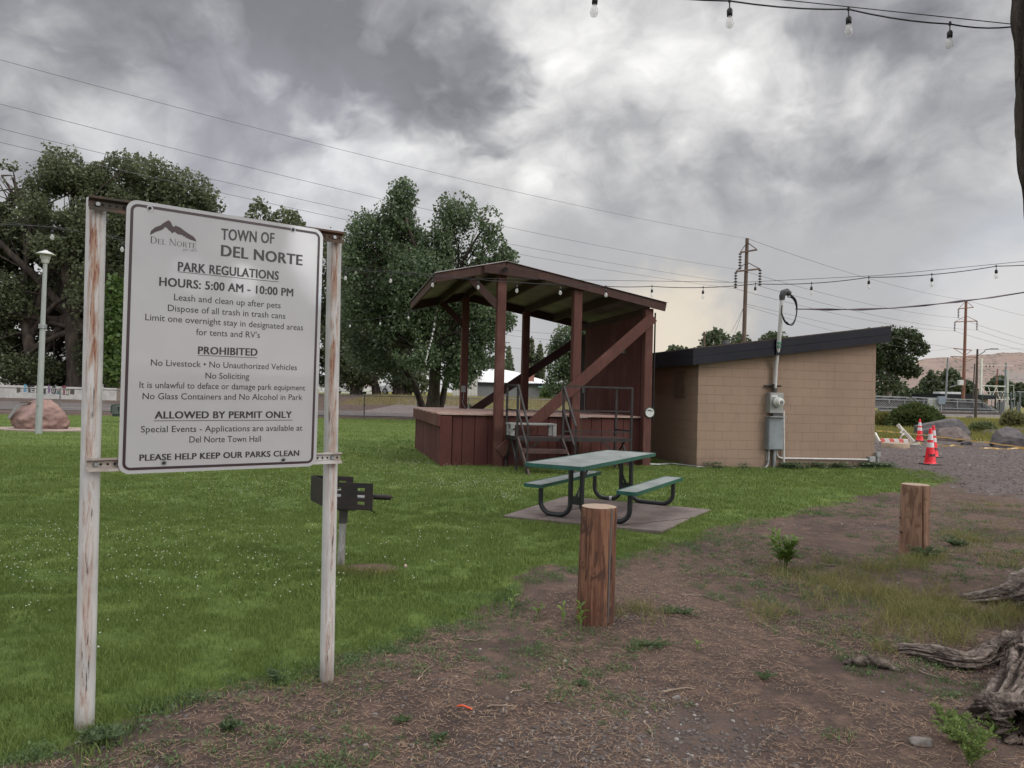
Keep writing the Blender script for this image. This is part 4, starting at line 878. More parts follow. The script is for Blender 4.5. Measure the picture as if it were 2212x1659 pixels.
# painted wall across the road, children's lettering in many colours
def graffiti_wall():
    Y0 = 55.0
    def w(u, v): return RP(u, v, V((0, Y0, 0)), V((0, 1, 0)))
    x0 = w(-160, 850).x; x1 = w(268, 850).x; xe = w(251.5, 850).x; zt = w(150, 834.5).z; zb = tzf(w(100, 850).x, Y0)-.3
    root = thing('painted_wall', ((x0+x1)/2, Y0, tzf(-30, Y0)), 'low white wall with colourful painted letters across the road', 'wall')
    m = MB(); m.prism([V((x0, Y0, zb)), V((xe, Y0, zb)), V((xe, Y0, w(251, 838.5).z)), V((x0, Y0, w(-160, 827).z))], V((0, .25, 0))); m.build('white_face', simple('wall_white', (.55, .54, .52), (.42, .41, .40), 1.5, .85), root)
    m = MB(); m.prism([V((xe, Y0+.02, zb)), V((x1, Y0+.02, zb)), V((x1, Y0+.02, w(268, 839).z)), V((xe, Y0+.02, w(251, 838.5).z))], V((0, .25, 0))); m.build('bare_block', simple('wall_tan', (.24, .19, .16), None, 3), root)
    ux = V((1, 0, 0)); 
    def pix(px, py): return w(px*.54*500/2212, (1500+py*500/2212)*.54)
    def patch(pts, mat, nm='painted_letter', o=.004):
        mm = MB(); mm.prism([pix(*p)-V((0, o, 0)) for p in pts], V((0, -.006, 0))); mm.build(nm, mat, root)
    blue = simple('paint_blue', (.10, .33, .50), None); blk = simple('paint_black', (.03, .032, .04), None); mar = simple('paint_maroon', (.19, .045, .07), None); pur = simple('paint_violet', (.22, .12, .26), None); teal = simple('paint_teal', (.06, .15, .17), None); ol = simple('paint_olive', (.22, .20, .12), None); wht = simple('paint_white', (.58, .57, .55), None); pk = simple('paint_pink', (.45, .25, .22), None)
    patch([(426, 168), (466, 166), (470, 270), (465, 300), (418, 300), (420, 260), (432, 240)], blue)
    patch([(485, 186), (610, 184), (612, 310), (500, 308), (500, 245), (485, 240)], blk)
    for r in ([(545, 212), (560, 212), (560, 300), (545, 300)], [(560, 216), (608, 216), (608, 230), (560, 230)], [(560, 252), (596, 252), (596, 264), (560, 264)], [(560, 286), (608, 286), (608, 300), (560, 300)]): patch(r, wht, o=.0115)
    patch([(650, 196), (700, 196), (700, 325), (640, 320)], blk)
    patch([(762, 240), (812, 242), (812, 345), (770, 330)], blk)
    patch([(848, 180), (862, 182), (862, 210), (876, 212), (878, 184), (892, 186), (890, 250), (885, 300), (862, 330), (845, 320), (850, 250)], pur)
    patch([(905, 240), (930, 205), (960, 188), (985, 215), (1000, 270), (985, 330), (955, 338), (915, 320)], blk); patch([(928, 240), (948, 225), (968, 240), (972, 285), (955, 315), (930, 300)], wht, o=.0115); patch([(945, 250), (960, 250), (962, 295), (945, 295)], blk, o=.019)
    patch([(1020, 245), (1050, 240), (1075, 285), (1092, 345), (996, 340), (1010, 300)], teal); patch([(1022, 240), (1055, 240), (1052, 285), (1030, 285)], pk, o=.0115)
    patch([(1097, 190), (1168, 190), (1168, 235), (1150, 238), (1150, 325), (1162, 355), (1108, 352), (1118, 325), (1118, 236), (1097, 232)], mar)
    patch([(1170, 260), (1232, 255), (1225, 300), (1215, 365), (1165, 352), (1180, 310)], ol); patch([(1190, 280), (1212, 282), (1208, 330), (1188, 335)], wht, o=.0115)
    patch([(1248, 250), (1318, 258), (1318, 345), (1240, 340)], simple('paint_brown', (.07, .055, .05), None))
    patch([(293, 215), (360, 215), (365, 300), (300, 320)], simple('paint_umber', (.08, .065, .055), None))  # plain dark brown patch on the white face
graffiti_wall()
def shed(name, label, Y, u0, u1, v0, zb_, mat, depth=14, cat='building', ribs=0.35):
    p0 = at(u0, v0, Y); p1 = at(u1, v0, Y); zt = max(p0.z, p1.z); root = thing(name, ((p0.x+p1.x)/2, Y, zb_), label, cat)
    m = MB(); n = max(2, int((p1.x-p0.x)/ribs)); vs = []; fs = []
    for i in range(n*2+1):
        x = p0.x+(p1.x-p0.x)*i/(n*2); y = Y-(.04 if i % 2 else 0); vs += [V((x, y, zb_-.5)), V((x, y, zt))]
    fs = [(2*i, 2*i+2, 2*i+3, 2*i+1) for i in range(n*2)]; m.add(vs, fs)
    m.box(V(((p0.x+p1.x)/2, Y+depth/2+.05, (zb_-.5+zt)/2)), (p1.x-p0.x-.1, depth, zt-zb_+.5)); m.build('wall', mat, root)
    m = MB(); m.prism([V((p0.x-.3, Y-.3, zt+.02)), V((p0.x-.3, Y+depth+.3, zt+.02)), V((p0.x-.3, Y+depth/2, zt+1.4))], V((p1.x-p0.x+.6, 0, 0))); m.build('roof', mat, root)
    return root
M_white_metal = simple('white_metal', (.62, .63, .64), (.52, .53, .54), 1.5, .5, .1)
shed('metal_building', 'long white corrugated metal building behind the big left trees', 84, -220, 262, 752, 1.0, M_white_metal)
shed('white_shed', 'white shed behind the tree trunks beyond the park fence', 112, 690, 800, 818, 1.0, M_white_metal, 8)
shed('pale_shed', 'pale grey shed beside the white domed roof building', 92, 978, 1030, 806, 1.0, simple('pale_metal', (.50, .49, .47), (.42, .41, .40), 2), 8)
def dome_building():
    Y = 96.0; q = lambda u, v, dz=0: at(u, v, Y+dz)
    a = q(1028, 862); b = q(1300, 868); zt = q(1060, 833).z; root = thing('grey_building', ((a.x+b.x)/2, Y, 1), 'low grey block building with wide curved white metal roof', 'building')
    gm = simple('grey_block', (.175, .18, .19), (.15, .155, .165), 2); m = MB(); m.box(V(((a.x+b.x)/2, Y+9, (zt)/2-.3)), (b.x-a.x, 18, zt+.6)); m.build('wall', gm, root)
    m = MB(); m.box(V(((a.x+b.x)/2, Y-.12, zt+.26)), (b.x-a.x+.6, .2, .52)); m.build('fascia', simple('roof_fascia', (.035, .038, .045), None), root)
    # curved roof: arc from left to right
    n = 26; vs = []; fs = []; zA = q(1060, 826).z; pts = []
    for i in range(n+1):
        u = np.interp(i, [0, n], [1000, 1320]); v = np.interp(u, [1000, 1030, 1060, 1085, 1115, 1150, 1190, 1240, 1320], [800, 799, 797, 798, 803, 814, 825, 834, 842]); p = q(u, v, 7); pts.append((p.x, p.z))
    m = MB()
    for i in range(n):
        (x0, z0), (x1, z1) = pts[i], pts[i+1]; zb0 = min(zA, z0-.1); zb1 = min(zA, z1-.1)
        rib = .10 if i % 2 else 0
        m.add([V((x0, Y-.6, zb0)), V((x1, Y-.6, zb1)), V((x1, Y+7-rib, z1)), V((x0, Y+7-rib, z0)), V((x0, Y+20, z0)), V((x1, Y+20, z1))], [(0, 1, 2, 3), (3, 2, 5, 4)])
    m.build('roof', simple('white_roof', (.72, .72, .73), (.62, .62, .63), 1.2, .5), root)
    c = q(1147, 812, 2); m = MB(); m.box(V((c.x, Y+2, c.z-.2)), (.85, .85, 1.5)); m.build('chimney', simple('chimney_brick', (.26, .11, .08), (.20, .085, .06), 12), root)
    c = q(1179, 853); m = MB(); m.box(V((c.x, Y-.12, c.z-.3)), (.9, .1, 2.1)); m.build('door', simple('door_white', (.6, .6, .6), None), root)
    m = MB(); m.box(V((c.x+.2, Y-.5, c.z+1.05)), (2.6, 1.0, .15)); m.build('awning', simple('awning_green', (.20, .34, .29), None), root)
    p = at(1058, 800, Y+8); m = MB(); m.tube([V((p.x, p.y, p.z-2)), V((p.x, p.y, at(1058, 760, Y+8).z))], .04, 6); m.build('antenna', M_galv, root)
dome_building()
# ================================================================== TREES IN PLACE
def gbase(u, v, Z=None):
    p = at(u, v, Z); return V((p.x, p.y, tzf(p.x, p.y)))
def all_trees():
    # two big old trees behind the painted wall
    Z = 62
    tree('deciduous_tree', gbase(150, 850, Z), at(170, 690, Z), blobs(Z, [(60, 430, 95, 70), (150, 380, 90, 62), (235, 385, 80, 66), (20, 520, 90, 80, 2), (130, 500, 100, 80, -2), (230, 490, 85, 80, 1), (40, 640, 95, 60), (150, 620, 80, 50, 3), (215, 640, 60, 90, -2), (95, 770, 110, 45, 2), (225, 770, 60, 60), (60, 800, 80, 40), (150, 810, 70, 34, 3), (0, 740, 60, 60), (170, 700, 90, 60, 4), (70, 560, 80, 60, 4), (180, 560, 80, 70, 5), (-70, 500, 90, 120), (-60, 700, 80, 80), (20, 395, 50, 45)]),
         110000, .24, M_leaf_dark, 'tall dark spreading tree nearest the left edge behind the painted wall', .85, 'trees across the road', trunks=[(gbase(80, 850, Z), at(55, 690, Z), .55), (gbase(170, 850, Z), at(150, 640, Z), .8), (gbase(258, 850, Z), at(215, 690, Z+1), .75)], gap=.47, shell=.25, twigs=60, gsc=.42)
    Z = 66
    tree('deciduous_tree', gbase(268, 850, Z), at(330, 680, Z), blobs(Z, [(320, 395, 75, 60), (390, 420, 75, 55), (450, 440, 45, 32), (320, 500, 90, 90), (400, 530, 90, 90), (350, 640, 100, 90), (290, 760, 80, 60), (420, 700, 90, 90), (470, 620, 60, 110), (500, 760, 60, 60), (270, 660, 60, 80), (265, 560, 50, 70), (260, 800, 60, 40), (330, 780, 60, 50)]),
         46000, .28, M_leaf_dark, 'dark bushy tree rising directly behind the white regulations sign', .8, 'trees across the road', trunks=[(gbase(285, 855, Z), at(320, 700, Z), .7), (gbase(420, 850, Z), at(420, 700, Z), .6)], gap=.46, shell=.3, twigs=50, gsc=.42)
    Z = 58
    tree('young_tree', gbase(248, 850, Z), at(250, 760, Z), blobs(Z, [(250, 640, 18, 50), (255, 720, 26, 60), (248, 790, 24, 50)]), 2600, .36, leafmat('leaf_fresh', (.05, .085, .022), (.09, .15, .035), (.16, .24, .06)), 'bright green young tree just left of the white sign panel', .12, None, gap=.35)
    Z = 88
    tree('poplar_tree', gbase(560, 840, Z), at(560, 700, Z), blobs(Z, [(560, 470, 28, 40), (558, 540, 34, 60), (556, 640, 36, 90)]), 3600, .42, M_leaf_dark, 'pointed tree top above the sign, left one of the pair', .35, 'poplars behind the sign', gap=.38)
    tree('poplar_tree', gbase(622, 842, Z), at(620, 700, Z), blobs(Z, [(620, 485, 36, 36), (634, 520, 40, 50), (612, 560, 36, 60), (625, 650, 40, 90)]), 4200, .42, M_leaf_dark, 'pointed tree top above the sign, right one of the pair', .35, 'poplars behind the sign', gap=.38)
    # the cottonwood beyond the bandstand
    Z = 37
    tree('cottonwood_tree', G(938, 906), at(950, 740, Z), blobs(Z, [(870, 425, 34, 42), (852, 475, 50, 48), (872, 530, 60, 60), (790, 505, 46, 52), (765, 570, 38, 60), (985, 455, 48, 42), (975, 520, 60, 60), (1056, 490, 32, 46), (1060, 550, 46, 56), (1098, 560, 22, 40), (820, 590, 66, 64, 1), (905, 610, 80, 76, -1), (990, 620, 70, 70), (790, 680, 66, 70, 1.5), (880, 700, 90, 66), (960, 720, 60, 60, 1), (1045, 690, 56, 60), (1085, 690, 34, 30), (1040, 640, 60, 60, 1), (1010, 770, 60, 50), (990, 810, 46, 36), (905, 770, 54, 36, -1), (1055, 745, 40, 40), (800, 760, 60, 50, 2), (770, 640, 40, 70), (850, 640, 60, 60), (930, 660, 60, 60), (860, 800, 50, 30, 2), (1000, 580, 50, 60), (890, 560, 50, 60)]),
         80000, .145, M_leaf_cot, 'big green cottonwood with thick trunk just behind the bandstand', .42, None, trunks=[(G(938, 906), at(948, 720, Z), .34), (G(930, 903), at(835, 700, Z), .17), (G(942, 906), at(985, 640, Z), .16)], gap=.38, shell=.2, twigs=70, gsc=.75)
    Z = 74
    tree('deciduous_tree', gbase(815, 868, Z), at(810, 760, Z), blobs(Z, [(770, 620, 60, 80), (830, 650, 60, 80), (760, 720, 60, 70), (830, 740, 70, 60), (760, 790, 50, 40), (830, 805, 60, 34), (880, 795, 50, 44), (760, 815, 40, 30), (900, 830, 30, 22), (740, 760, 40, 60)]), 24000, .30, M_leaf_dark, 'dark tree group with several slim trunks left of the cottonwood', .3, None, trunks=[(gbase(765, 868, Z), at(755, 760, Z), .36), (gbase(776, 868, Z), at(790, 760, Z), .3), (gbase(812, 869, Z), at(790, 780, Z), .3), (gbase(818, 869, Z), at(800, 740, Z), .34), (gbase(856, 870, Z), at(846, 780, Z), .32), (gbase(868, 870, Z), at(872, 780, Z), .5)], gap=.36, gsc=.3)
    Z = 78
    tree('deciduous_tree', gbase(722, 868, Z), at(722, 760, Z), blobs(Z, [(715, 560, 45, 60), (750, 600, 45, 70), (700, 640, 50, 70), (735, 690, 50, 60), (700, 730, 50, 60), (745, 770, 44, 46), (705, 800, 44, 40)]), 15000, .32, M_leaf_dark, 'dark tree directly behind the right sign post', .4, None, gap=.34, gsc=.3)
    # seen through and behind the bandstand
    Z = 72
    tree('deciduous_tree', gbase(1232, 860, Z), at(1230, 790, Z), blobs(Z, [(1225, 740, 36, 40), (1205, 775, 30, 44), (1250, 770, 50, 60), (1215, 830, 40, 30), (1265, 730, 40, 40)]), 11000, .25, M_leaf_cot, 'rounded green tree seen under the bandstand roof at right', .25, None, gap=.36, gsc=.4)
    Z = 125
    for (u, w, vt, lb, g) in ((1147, 13, 755, 'dark column poplar beside the second bandstand post', .4), (1166, 11, 765, 'dark column poplar seen farthest right through the bandstand', .4), (1135, 9, 772, 'slim dark poplar close left of the tallest column poplar', .4), (1099, 10, 772, 'thin pale poplar over the white curved roof', .4)):
        tree('poplar_tree', gbase(u, 850, Z), at(u, 810, Z), blobs(Z, [(u, vt, w*.55, 26), (u+1, vt+26, w, 30), (u, vt+55, w*1.15, 34)]), 1500, .5, M_leaf_dark, lb, .3, 'column poplars behind the bandstand', gap=.36)
    tree('deciduous_tree', gbase(1062, 850, 118), at(1062, 810, 118), blobs(118, [(1050, 795, 34, 26), (1080, 800, 28, 30)]), 1800, .5, M_leaf_far, 'round tree behind the white curved roof, left end', .3, None, gap=.35)
    # above and right of the block building
    Z = 105
    for (u, v, ru, rv, lb) in ((1462, 768, 26, 22, 'small light tree top just right of the bandstand roof end'), (1515, 762, 22, 18, 'small dark tree top left of the roof vent pipe'), (1545, 745, 32, 34, 'round tree top behind the roof vent pipe'), (1590, 750, 32, 32, 'tree top left of the tall power pole above the roof'), (1672, 742, 34, 26, 'tree top between power pole and white service mast')):
        tree('deciduous_tree', gbase(u, 850, Z), at(u, 810, Z), blobs(Z, [(u, v, ru, rv), (u-ru*.5, v+rv, ru*.8, rv), (u+ru*.5, v+rv, ru*.8, rv)]), 1900, .5, M_leaf_far, lb, .3, 'tree tops over the block building', gap=.40, gsc=.4)
    Z = 126
    tree('cottonwood_tree', gbase(1912, 888, Z), at(1915, 815, Z), blobs(Z, [(1918, 735, 30, 30), (1955, 735, 34, 28), (1985, 752, 20, 18), (1900, 770, 34, 40), (1945, 785, 34, 26), (1965, 800, 26, 18), (1905, 830, 34, 34), (1880, 740, 30, 34), (1870, 800, 34, 60)]), 12000, .46, leafmat('leaf_dim', (.024, .04, .016), (.05, .075, .028), (.09, .115, .05)), 'open crowned tree with pale limbs right beside the block building', .5, None, trunks=[(gbase(1914, 888, Z), at(1918, 812, Z), .6), (gbase(1916, 880, Z), at(1938, 778, Z), .3)], gap=.43, gsc=.35, trunk_mat=simple('pale_bark', (.20, .17, .145), (.12, .10, .085), 3))
    Z = 150
    for (u, v, ru, rv, lb) in ((1935, 850, 40, 32, 'grey green bush behind the left end of the solar panels'), (1985, 858, 30, 22, 'low dark bush behind the middle of the solar panels'), (2018, 825, 24, 34, 'dark evergreen left of the grey steel pole'), (2052, 825, 26, 30, 'dark round tree between the grey steel pole and the rust pole'), (2088, 845, 22, 24, 'dark tree right of the rust coloured power pole'), (2160, 830, 24, 18, 'green tree behind the switchyard frame'), (2200, 850, 20, 24, 'dark trees at the right edge behind the switchyard')):
        tree('evergreen_tree', gbase(u, 880, Z), at(u, 862, Z), blobs(Z, [(u, v, ru*.7, rv), (u-ru*.5, v+rv*.4, ru*.7, rv*.8), (u+ru*.5, v+rv*.4, ru*.7, rv*.8)]), 2200, .7, M_leaf_far, lb, .3, 'tree row beyond the railway', gap=.34, gsc=.3)
all_trees()
# ================================================================== POWER POLES AND LINES
M_pole = woodmat('pole_wood', (.12, .085, .065), (.085, .06, .048), (.15, .105, .08), (6, 6, .5))
M_rustpole = woodmat('rust_pole', (.205, .098, .066), (.155, .075, .052), (.24, .125, .088), (6, 6, .5))
M_ins = simple('insulator', (.05, .035, .035), None, 5, .4)
M_wire = simple('line_wire', (.10, .10, .11), None, 5, .5)
def pole_x(Z, ut, vt, ub, vb, mat, label, name, arms, low=False, zbase=0):
    top = at(ut, vt, Z); bot = at(ub, vb, Z); base = V((bot.x, bot.y, zbase)); d = (top-bot).normalized(); base = bot+d*((zbase-bot.z)/d.z)
    root = thing(name, base, label, 'power pole'); m = MB(); m.tube([base-d*.3, top], [.20*max(1, Z/88), .145*max(1, Z/88)], 12); m.build('pole', mat, root); att = {}
    att['top'] = top
    for (pu0, pv0, pu1, pv1, pk, ins) in arms:
        a = at(pu0, pv0, Z-.2); b = at(pu1, pv1, Z-.2); m = MB(); m.beam(a, b, .10, .13); pkp = at(pk[0], pk[1], Z-.15); m.beam(a, pkp, .05, .06); m.beam(b, pkp, .05, .06); m.build('crossarm', mat, root)
        for (e, key) in ins:
            q = a if e == 0 else b; mm = MB(); prof = []; L_ = 1.45
            for i in range(6): prof += [(.03, -L_*(i+.15)/6), (.15, -L_*(i+.45)/6), (.15, -L_*(i+.6)/6), (.03, -L_*(i+.85)/6)]
            mm.lathe(q, prof, 10); mm.build('insulator', M_ins, root); att[key] = q-UP*L_
    return root, att
P1, A1 = pole_x(60, 1614, 515, 1607, 736, M_pole, 'tall brown wooden power pole with two bracketed crossarms rising behind the block building', 'power_pole',
    [(1599, 545.5, 1635.5, 539.5, (1614, 523), [(0, 'L')]), (1589.5, 586.5, 1642, 581, (1613, 566), [(0, 'LL'), (1, 'LR')])])
P2, A2 = pole_x(113, 2087, 648, 2080.5, 868, M_rustpole, 'rust coloured power pole with four crossarms behind the solar panels', 'power_pole',
    [(2070.5, 667, 2103, 664, (2087, 650), [(0, 'L')]), (2062.5, 695.5, 2110.5, 693.5, (2086.5, 682), [(0, 'LL'), (1, 'LR')]), (2060, 752.5, 2099, 756.5, (2085, 768), []), (2053.5, 770, 2111, 771.5, (2083.5, 783), [])])
def catenary(a, b, sag, n=24): return [a.lerp(b, t/n)-UP*sag*4*(t/n)*(1-t/n) for t in range(n+1)]
def wire(a, b, sag, r, label, mid=None, group=None):
    m = MB(); pts = catenary(a, b, sag)
    m.tube(pts, r, 5, False); o = m.build('power_line', M_wire); return tag(o, label, 'wire', group)
for key, v0, sg, lb in (('top', 118, .55, 'topmost bare power line crossing the sky from the left'), ('L', 214, .6, 'second highest power line crossing the sky from the left'), ('LR', 268, .6, 'third power line crossing the sky from the left'), ('LL', 298, .55, 'lowest of four power lines crossing the sky from the left')):
    wire(at(-40, v0, 27.5), A1[key], sg, .010, lb, group='power lines left of the tall pole')
for key, lb in (('top', 'topmost power line between the brown pole and the rust pole'), ('L', 'second power line between the brown pole and the rust pole'), ('LR', 'third power line between the brown pole and the rust pole'), ('LL', 'lowest power line between the brown pole and the rust pole')):
    wire(A1[key], A2[key], .7, .016, lb, group='power lines between the poles')
for key, v1, lb in (('top', 684, 'topmost power line leaving the rust pole to the right'), ('L', 742, 'second power line leaving the rust pole to the right'), ('LR', 752, 'third power line leaving the rust pole to the right'), ('LL', 762, 'lowest power line leaving the rust pole to the right')):
    wire(A2[key], at(2330, v1+18, 145), .5, .02, lb, group='power lines right of the rust pole')
for (u0, v0, Z0, u1, v1, Z1, r, lb) in ((1608, 656, 60, 2060, 752, 112, .014, 'upper low service line right of the brown pole'), (1608, 660, 60, 1960, 752, 100, .012, 'lower low service line right of the brown pole'),
        (1606, 664, 60, 1560, 746, 62, .012, 'left guy wire of the brown power pole'), (1606, 664, 60, 1575, 746, 60, .012, 'right guy wire of the brown power pole'),
        (2099, 756, 113, 2330, 742, 130, .014, 'line from the rust pole toward the right edge'), (1900, 763, 128, 2060, 752, 112, .014, 'line behind the open tree to the rust pole'),
        (1890, 822, 100, 2330, 816, 100, .014, 'pale wire low in front of the dark trees'), (1040, 704, 60, 1330, 724, 62, .012, 'upper thin wire seen through the bandstand'), (1040, 715, 60, 1330, 740, 62, .012, 'second thin wire seen through the bandstand'), (1040, 742, 60, 1300, 760, 62, .012, 'third thin wire seen through the bandstand')):
    wire(at(u0, v0, Z0), at(u1, v1, Z1), .25, r, lb, group='thin wires')
# service drop from the weatherhead to the right
sv = RP(1719, 667, bp(0, -.36), H2); m = MB()
pts = []
for i, (u, v) in enumerate([(1719, 667.5), (1790, 668.5), (1860, 668.5), (1930, 665.5), (2000, 659.5), (2070, 651.5), (2140, 643), (2212, 631.5), (2300, 614)]): pts.append(at(u, v, (sv-EYEV).dot(fwd)+i*.35))
m.tube(pts, .013, 6); h_ = []
for k in range(2):
    q = [p+V((0, .02*math.cos(i*2.2+3.1*k), .02*math.sin(i*2.2+3.1*k))) for i, p in enumerate(pts)]; m.tube(q, .010, 6)
tag(m.build('service_cable', simple('cable_plum', (.045, .022, .04), None, 5, .5)), 'dark twisted service cable running from the roof mast to the right edge', 'cable')
# other poles on the right
def plain_pole(Z, ut, vt, ub, vb, r0, r1, mat, label, name='utility_pole', zb=0):
    top = at(ut, vt, Z); bot = at(ub, vb, Z); d = (top-bot).normalized(); base = bot+d*((zb-bot.z)/d.z); root = thing(name, base, label, 'pole', 'plain poles on the right')
    m = MB(); m.tube([base-d*.3, top], [r0, r1], 12); m.build('pole', mat, root); return root, base, top
M_gpole = simple('grey_steel', (.24, .26, .28), (.19, .205, .22), 3, .5, .4)
r_, b_, t_ = plain_pole(112, 2047.5, 772, 2043, 862, .18, .11, M_gpole, 'tall grey steel pole with a white floodlight left of the rust pole')
m = MB(); c = at(2051, 836, 111.4); m.beam(c, c+V((1.3, -.1, .35)), .12, .12); f_ = m.build('lamp_arm', M_gpole, r_); m = MB(); m.box(c+V((1.6, -.2, .7)), (.75, .5, .8)); m.build('floodlight', simple('flood_white', (.6, .6, .6), None), r_, bevel=.08)
plain_pole(128, 2173.5, 783, 2169.5, 860, .20, .14, M_gpole, 'grey steel pole standing in the switchyard toward the right edge')
plain_pole(120, 2155, 797, 2150.5, 862, .14, .10, M_rustpole, 'short brown pole behind the switchyard beam')
plain_pole(105, 2105.5, 786, 2101.5, 862, .10, .08, M_ins, 'thin black pole close behind the street light pole')
plain_pole(75, 1521.5, 717, 1521, 750, .14, .12, M_pole, 'small pole with a short top arm above the left roof end')
def street_light():
    r_, b_, t_ = plain_pole(88, 2111.5, 754, 2107.5, 893, .17, .11, woodmat('pole_dark', (.075, .055, .045), (.05, .04, .034), (.09, .07, .055), (6, 6, .5)), 'dark wooden street light pole with a long curved arm at right', 'street_light'); r_['category'] = 'street light'; del r_['group']
    a = at(2113, 768, 88); e = at(2141, 753.5, 86.5); m = MB(); m.tube([a, a+V((.6, -.3, .5)), a.lerp(e, .55)+UP*.28, e], .05, 8); m.build('lamp_arm', M_gpole, r_)
    m = MB(); m.beam(at(2140, 753.4, 86.5), at(2157, 753.8, 86.3), .3, .14); m.build('lamp_head', M_gpole, r_, bevel=.05)
street_light()
# ================================================================== RAILWAY, SOLAR PANELS, SWITCHYARD
def railway():
    a = G(1650, 893.5); b = G(2500, 905.5); d = (b-a).normalized(); a -= d*30; b += d*30; n = V((-d.y, d.x, 0)); root = thing('railway_track', (a+b)/2, 'single railway track running across the grass in front of the solar panels', 'railway')
    m = MB(); m.prism([a-n*1.9, a-n*1.2+UP*.35, a+n*1.2+UP*.35, a+n*1.9], b-a); m.build('ballast', simple('ballast', (.16, .14, .13), (.09, .08, .075), 6, .95, 0, .6, 12), root)
    for s in (-.72, .72):
        m = MB(); m.beam(a+n*s+UP*.50, b+n*s+UP*.50, .07, .15); m.build('rail', simple('rail_steel', (.10, .075, .06), None, 4, .5, .5), root)
    m = MB(); L_ = (b-a).length; k = 0
    while k < L_: m.box(a+d*k+UP*.38, (.24, 2.5, .12), (d, n, UP)); k += .62
    m.build('sleepers', simple('sleeper', (.075, .055, .045), None, 4, .9), root)
railway()
def solar(name_label, Z0, u0, u1, Z1, vt0, vt1, vb0, vb1, nleg):
    """back of a tilted panel table: high edge toward the camera"""
    tl, tr = at(u0, vt0, Z0), at(u1, vt1, Z1); bl0, br0 = at(u0, vb0, Z0), at(u1, vb1, Z1); bk = V((.35, 2.0, 0)); root = thing('solar_panel_array', ((tl.x+tr.x)/2, (tl.y+tr.y)/2, 0), name_label, 'solar panels', 'solar panel arrays')
    lean = V((2.3, 0, 0)); a, b = tl, tr; c = V((tr.x, tr.y, br0.z+.35))+lean-bk*.6; d = V((tl.x, tl.y, bl0.z+.35))+lean-bk*.6
    q = NB('panel_back'); gm = q.fin(q.mix(q.mr(q.noise(q.obj, .6, 3), .4, .6), (.215, .205, .205), (.17, .163, .168)), .6)
    nrm = (b-a).cross(d-a).normalized(); m = MB(); m.prism([a, b, c, d], nrm*.05); m.build('panels', gm, root); sgn = -1 if nrm.y > 0 else 1
    off = V((0, -.12, 0)); m = MB()
    for k in range(18):
        t = (k+.5)/18; p = a.lerp(b, t); s = d.lerp(c, t); m.beam(p.lerp(s, .02)+off, s+off, .10, .08)
    m.build('purlins', simple('purlin_dark', (.055, .055, .06), None), root)
    m = MB()
    for t in (.0, .22, .78, 1.0): m.beam(a.lerp(d, t)+off*2, b.lerp(c, t)+off*2, .10, .12 if t else .16)
    m.build('rails', M_galv, root)
    m = MB(); m.beam(b+off*2, c+off*2, .12, .12); m.beam(a+off*2, d+off*2, .12, .12); m.build('end_frame', M_galv, root)
    for k in range(nleg):
        t = (k+.4)/nleg; p = a.lerp(b, t).lerp(d.lerp(c, t), .25)+off*3; mm = MB(); mm.tube([p-UP*0, V((p.x, p.y, 0))], .09, 8); mm.build('leg', M_galv, root)
    m = MB()
    for k in range(4):
        t = (k+.35)/4
        for j in (-.012, 0, .014): p = a.lerp(b, t+j).lerp(d.lerp(c, t+j), .10)+off*1.6; m.box(p, (.5, .08, .22))
    m.build('junction_box', M_black, root)
solar('long tilted solar panel table seen from behind beside the block building', 104, 1860, 1962, 104, 854.5, 858.5, 890, 891, 3)
solar('long tilted solar panel table seen from behind under the rust pole', 103, 1968, 2112, 101, 858, 864, 891, 894, 4)
for (u, lb) in ((2010, 'left pale inverter cabinet in front of the solar panels'), (2022, 'right pale inverter cabinet in front of the solar panels')):
    p = at(u, 874, 100.6); root = thing('inverter_cabinet', (p.x, p.y, .5), lb, 'cabinet', 'cabinets at the solar panels'); m = MB(); m.box(p, (.75, .3, 1.7)); m.build('body', simple('cabinet_pale', (.42, .42, .40), (.33, .33, .32), 3), root, bevel=.04); m = MB()
    for k in range(6): m.box(p+V((0, -.16, -.6+.24*k)), (.5, .03, .10))
    m.build('vent', M_greybox, root); m = MB(); m.box(V((p.x, p.y, (p.z-.85)/2)), (.12, .12, p.z-.85)); m.build('leg', M_galv, root)
p = at(2033.5, 865, 100.2); root = thing('electric_cabinet', (p.x, p.y, .3), 'small blue grey electric box on a thin post by the solar panels', 'cabinet'); m = MB(); m.box(p, (1.0, .35, 1.1)); m.build('body', simple('cab_blue', (.19, .23, .28), None), root, bevel=.05); m = MB(); m.box(V((p.x, p.y, (p.z-.5)/2)), (.12, .12, p.z-.5)); m.build('leg', M_galv, root)
def brown_hut():
    Z = 116; a = at(2040, 860, Z); b = at(2134, 866, Z); root = thing('switchyard_hut', ((a.x+b.x)/2, Z+3, 0), 'flat dark roofed tan hut behind the solar panels', 'building')
    m = MB(); m.box(V(((a.x+b.x)/2, a.y+3.5, a.z/2)), (b.x-a.x, 7, a.z)); m.build('wall', simple('hut_tan', (.27, .20, .15), (.23, .17, .13), 2), root)
    m = MB(); m.box(V(((a.x+b.x)/2-.3, a.y+3.3, a.z+.35)), (b.x-a.x+1.6, 8.4, .7)); m.build('roof', M_navy, root); m = MB(); m.box(V((a.x+1.0, a.y+1, a.z+.85)), (3.4, 2, .4)); m.build('roof_unit', M_white_metal, root)
brown_hut()
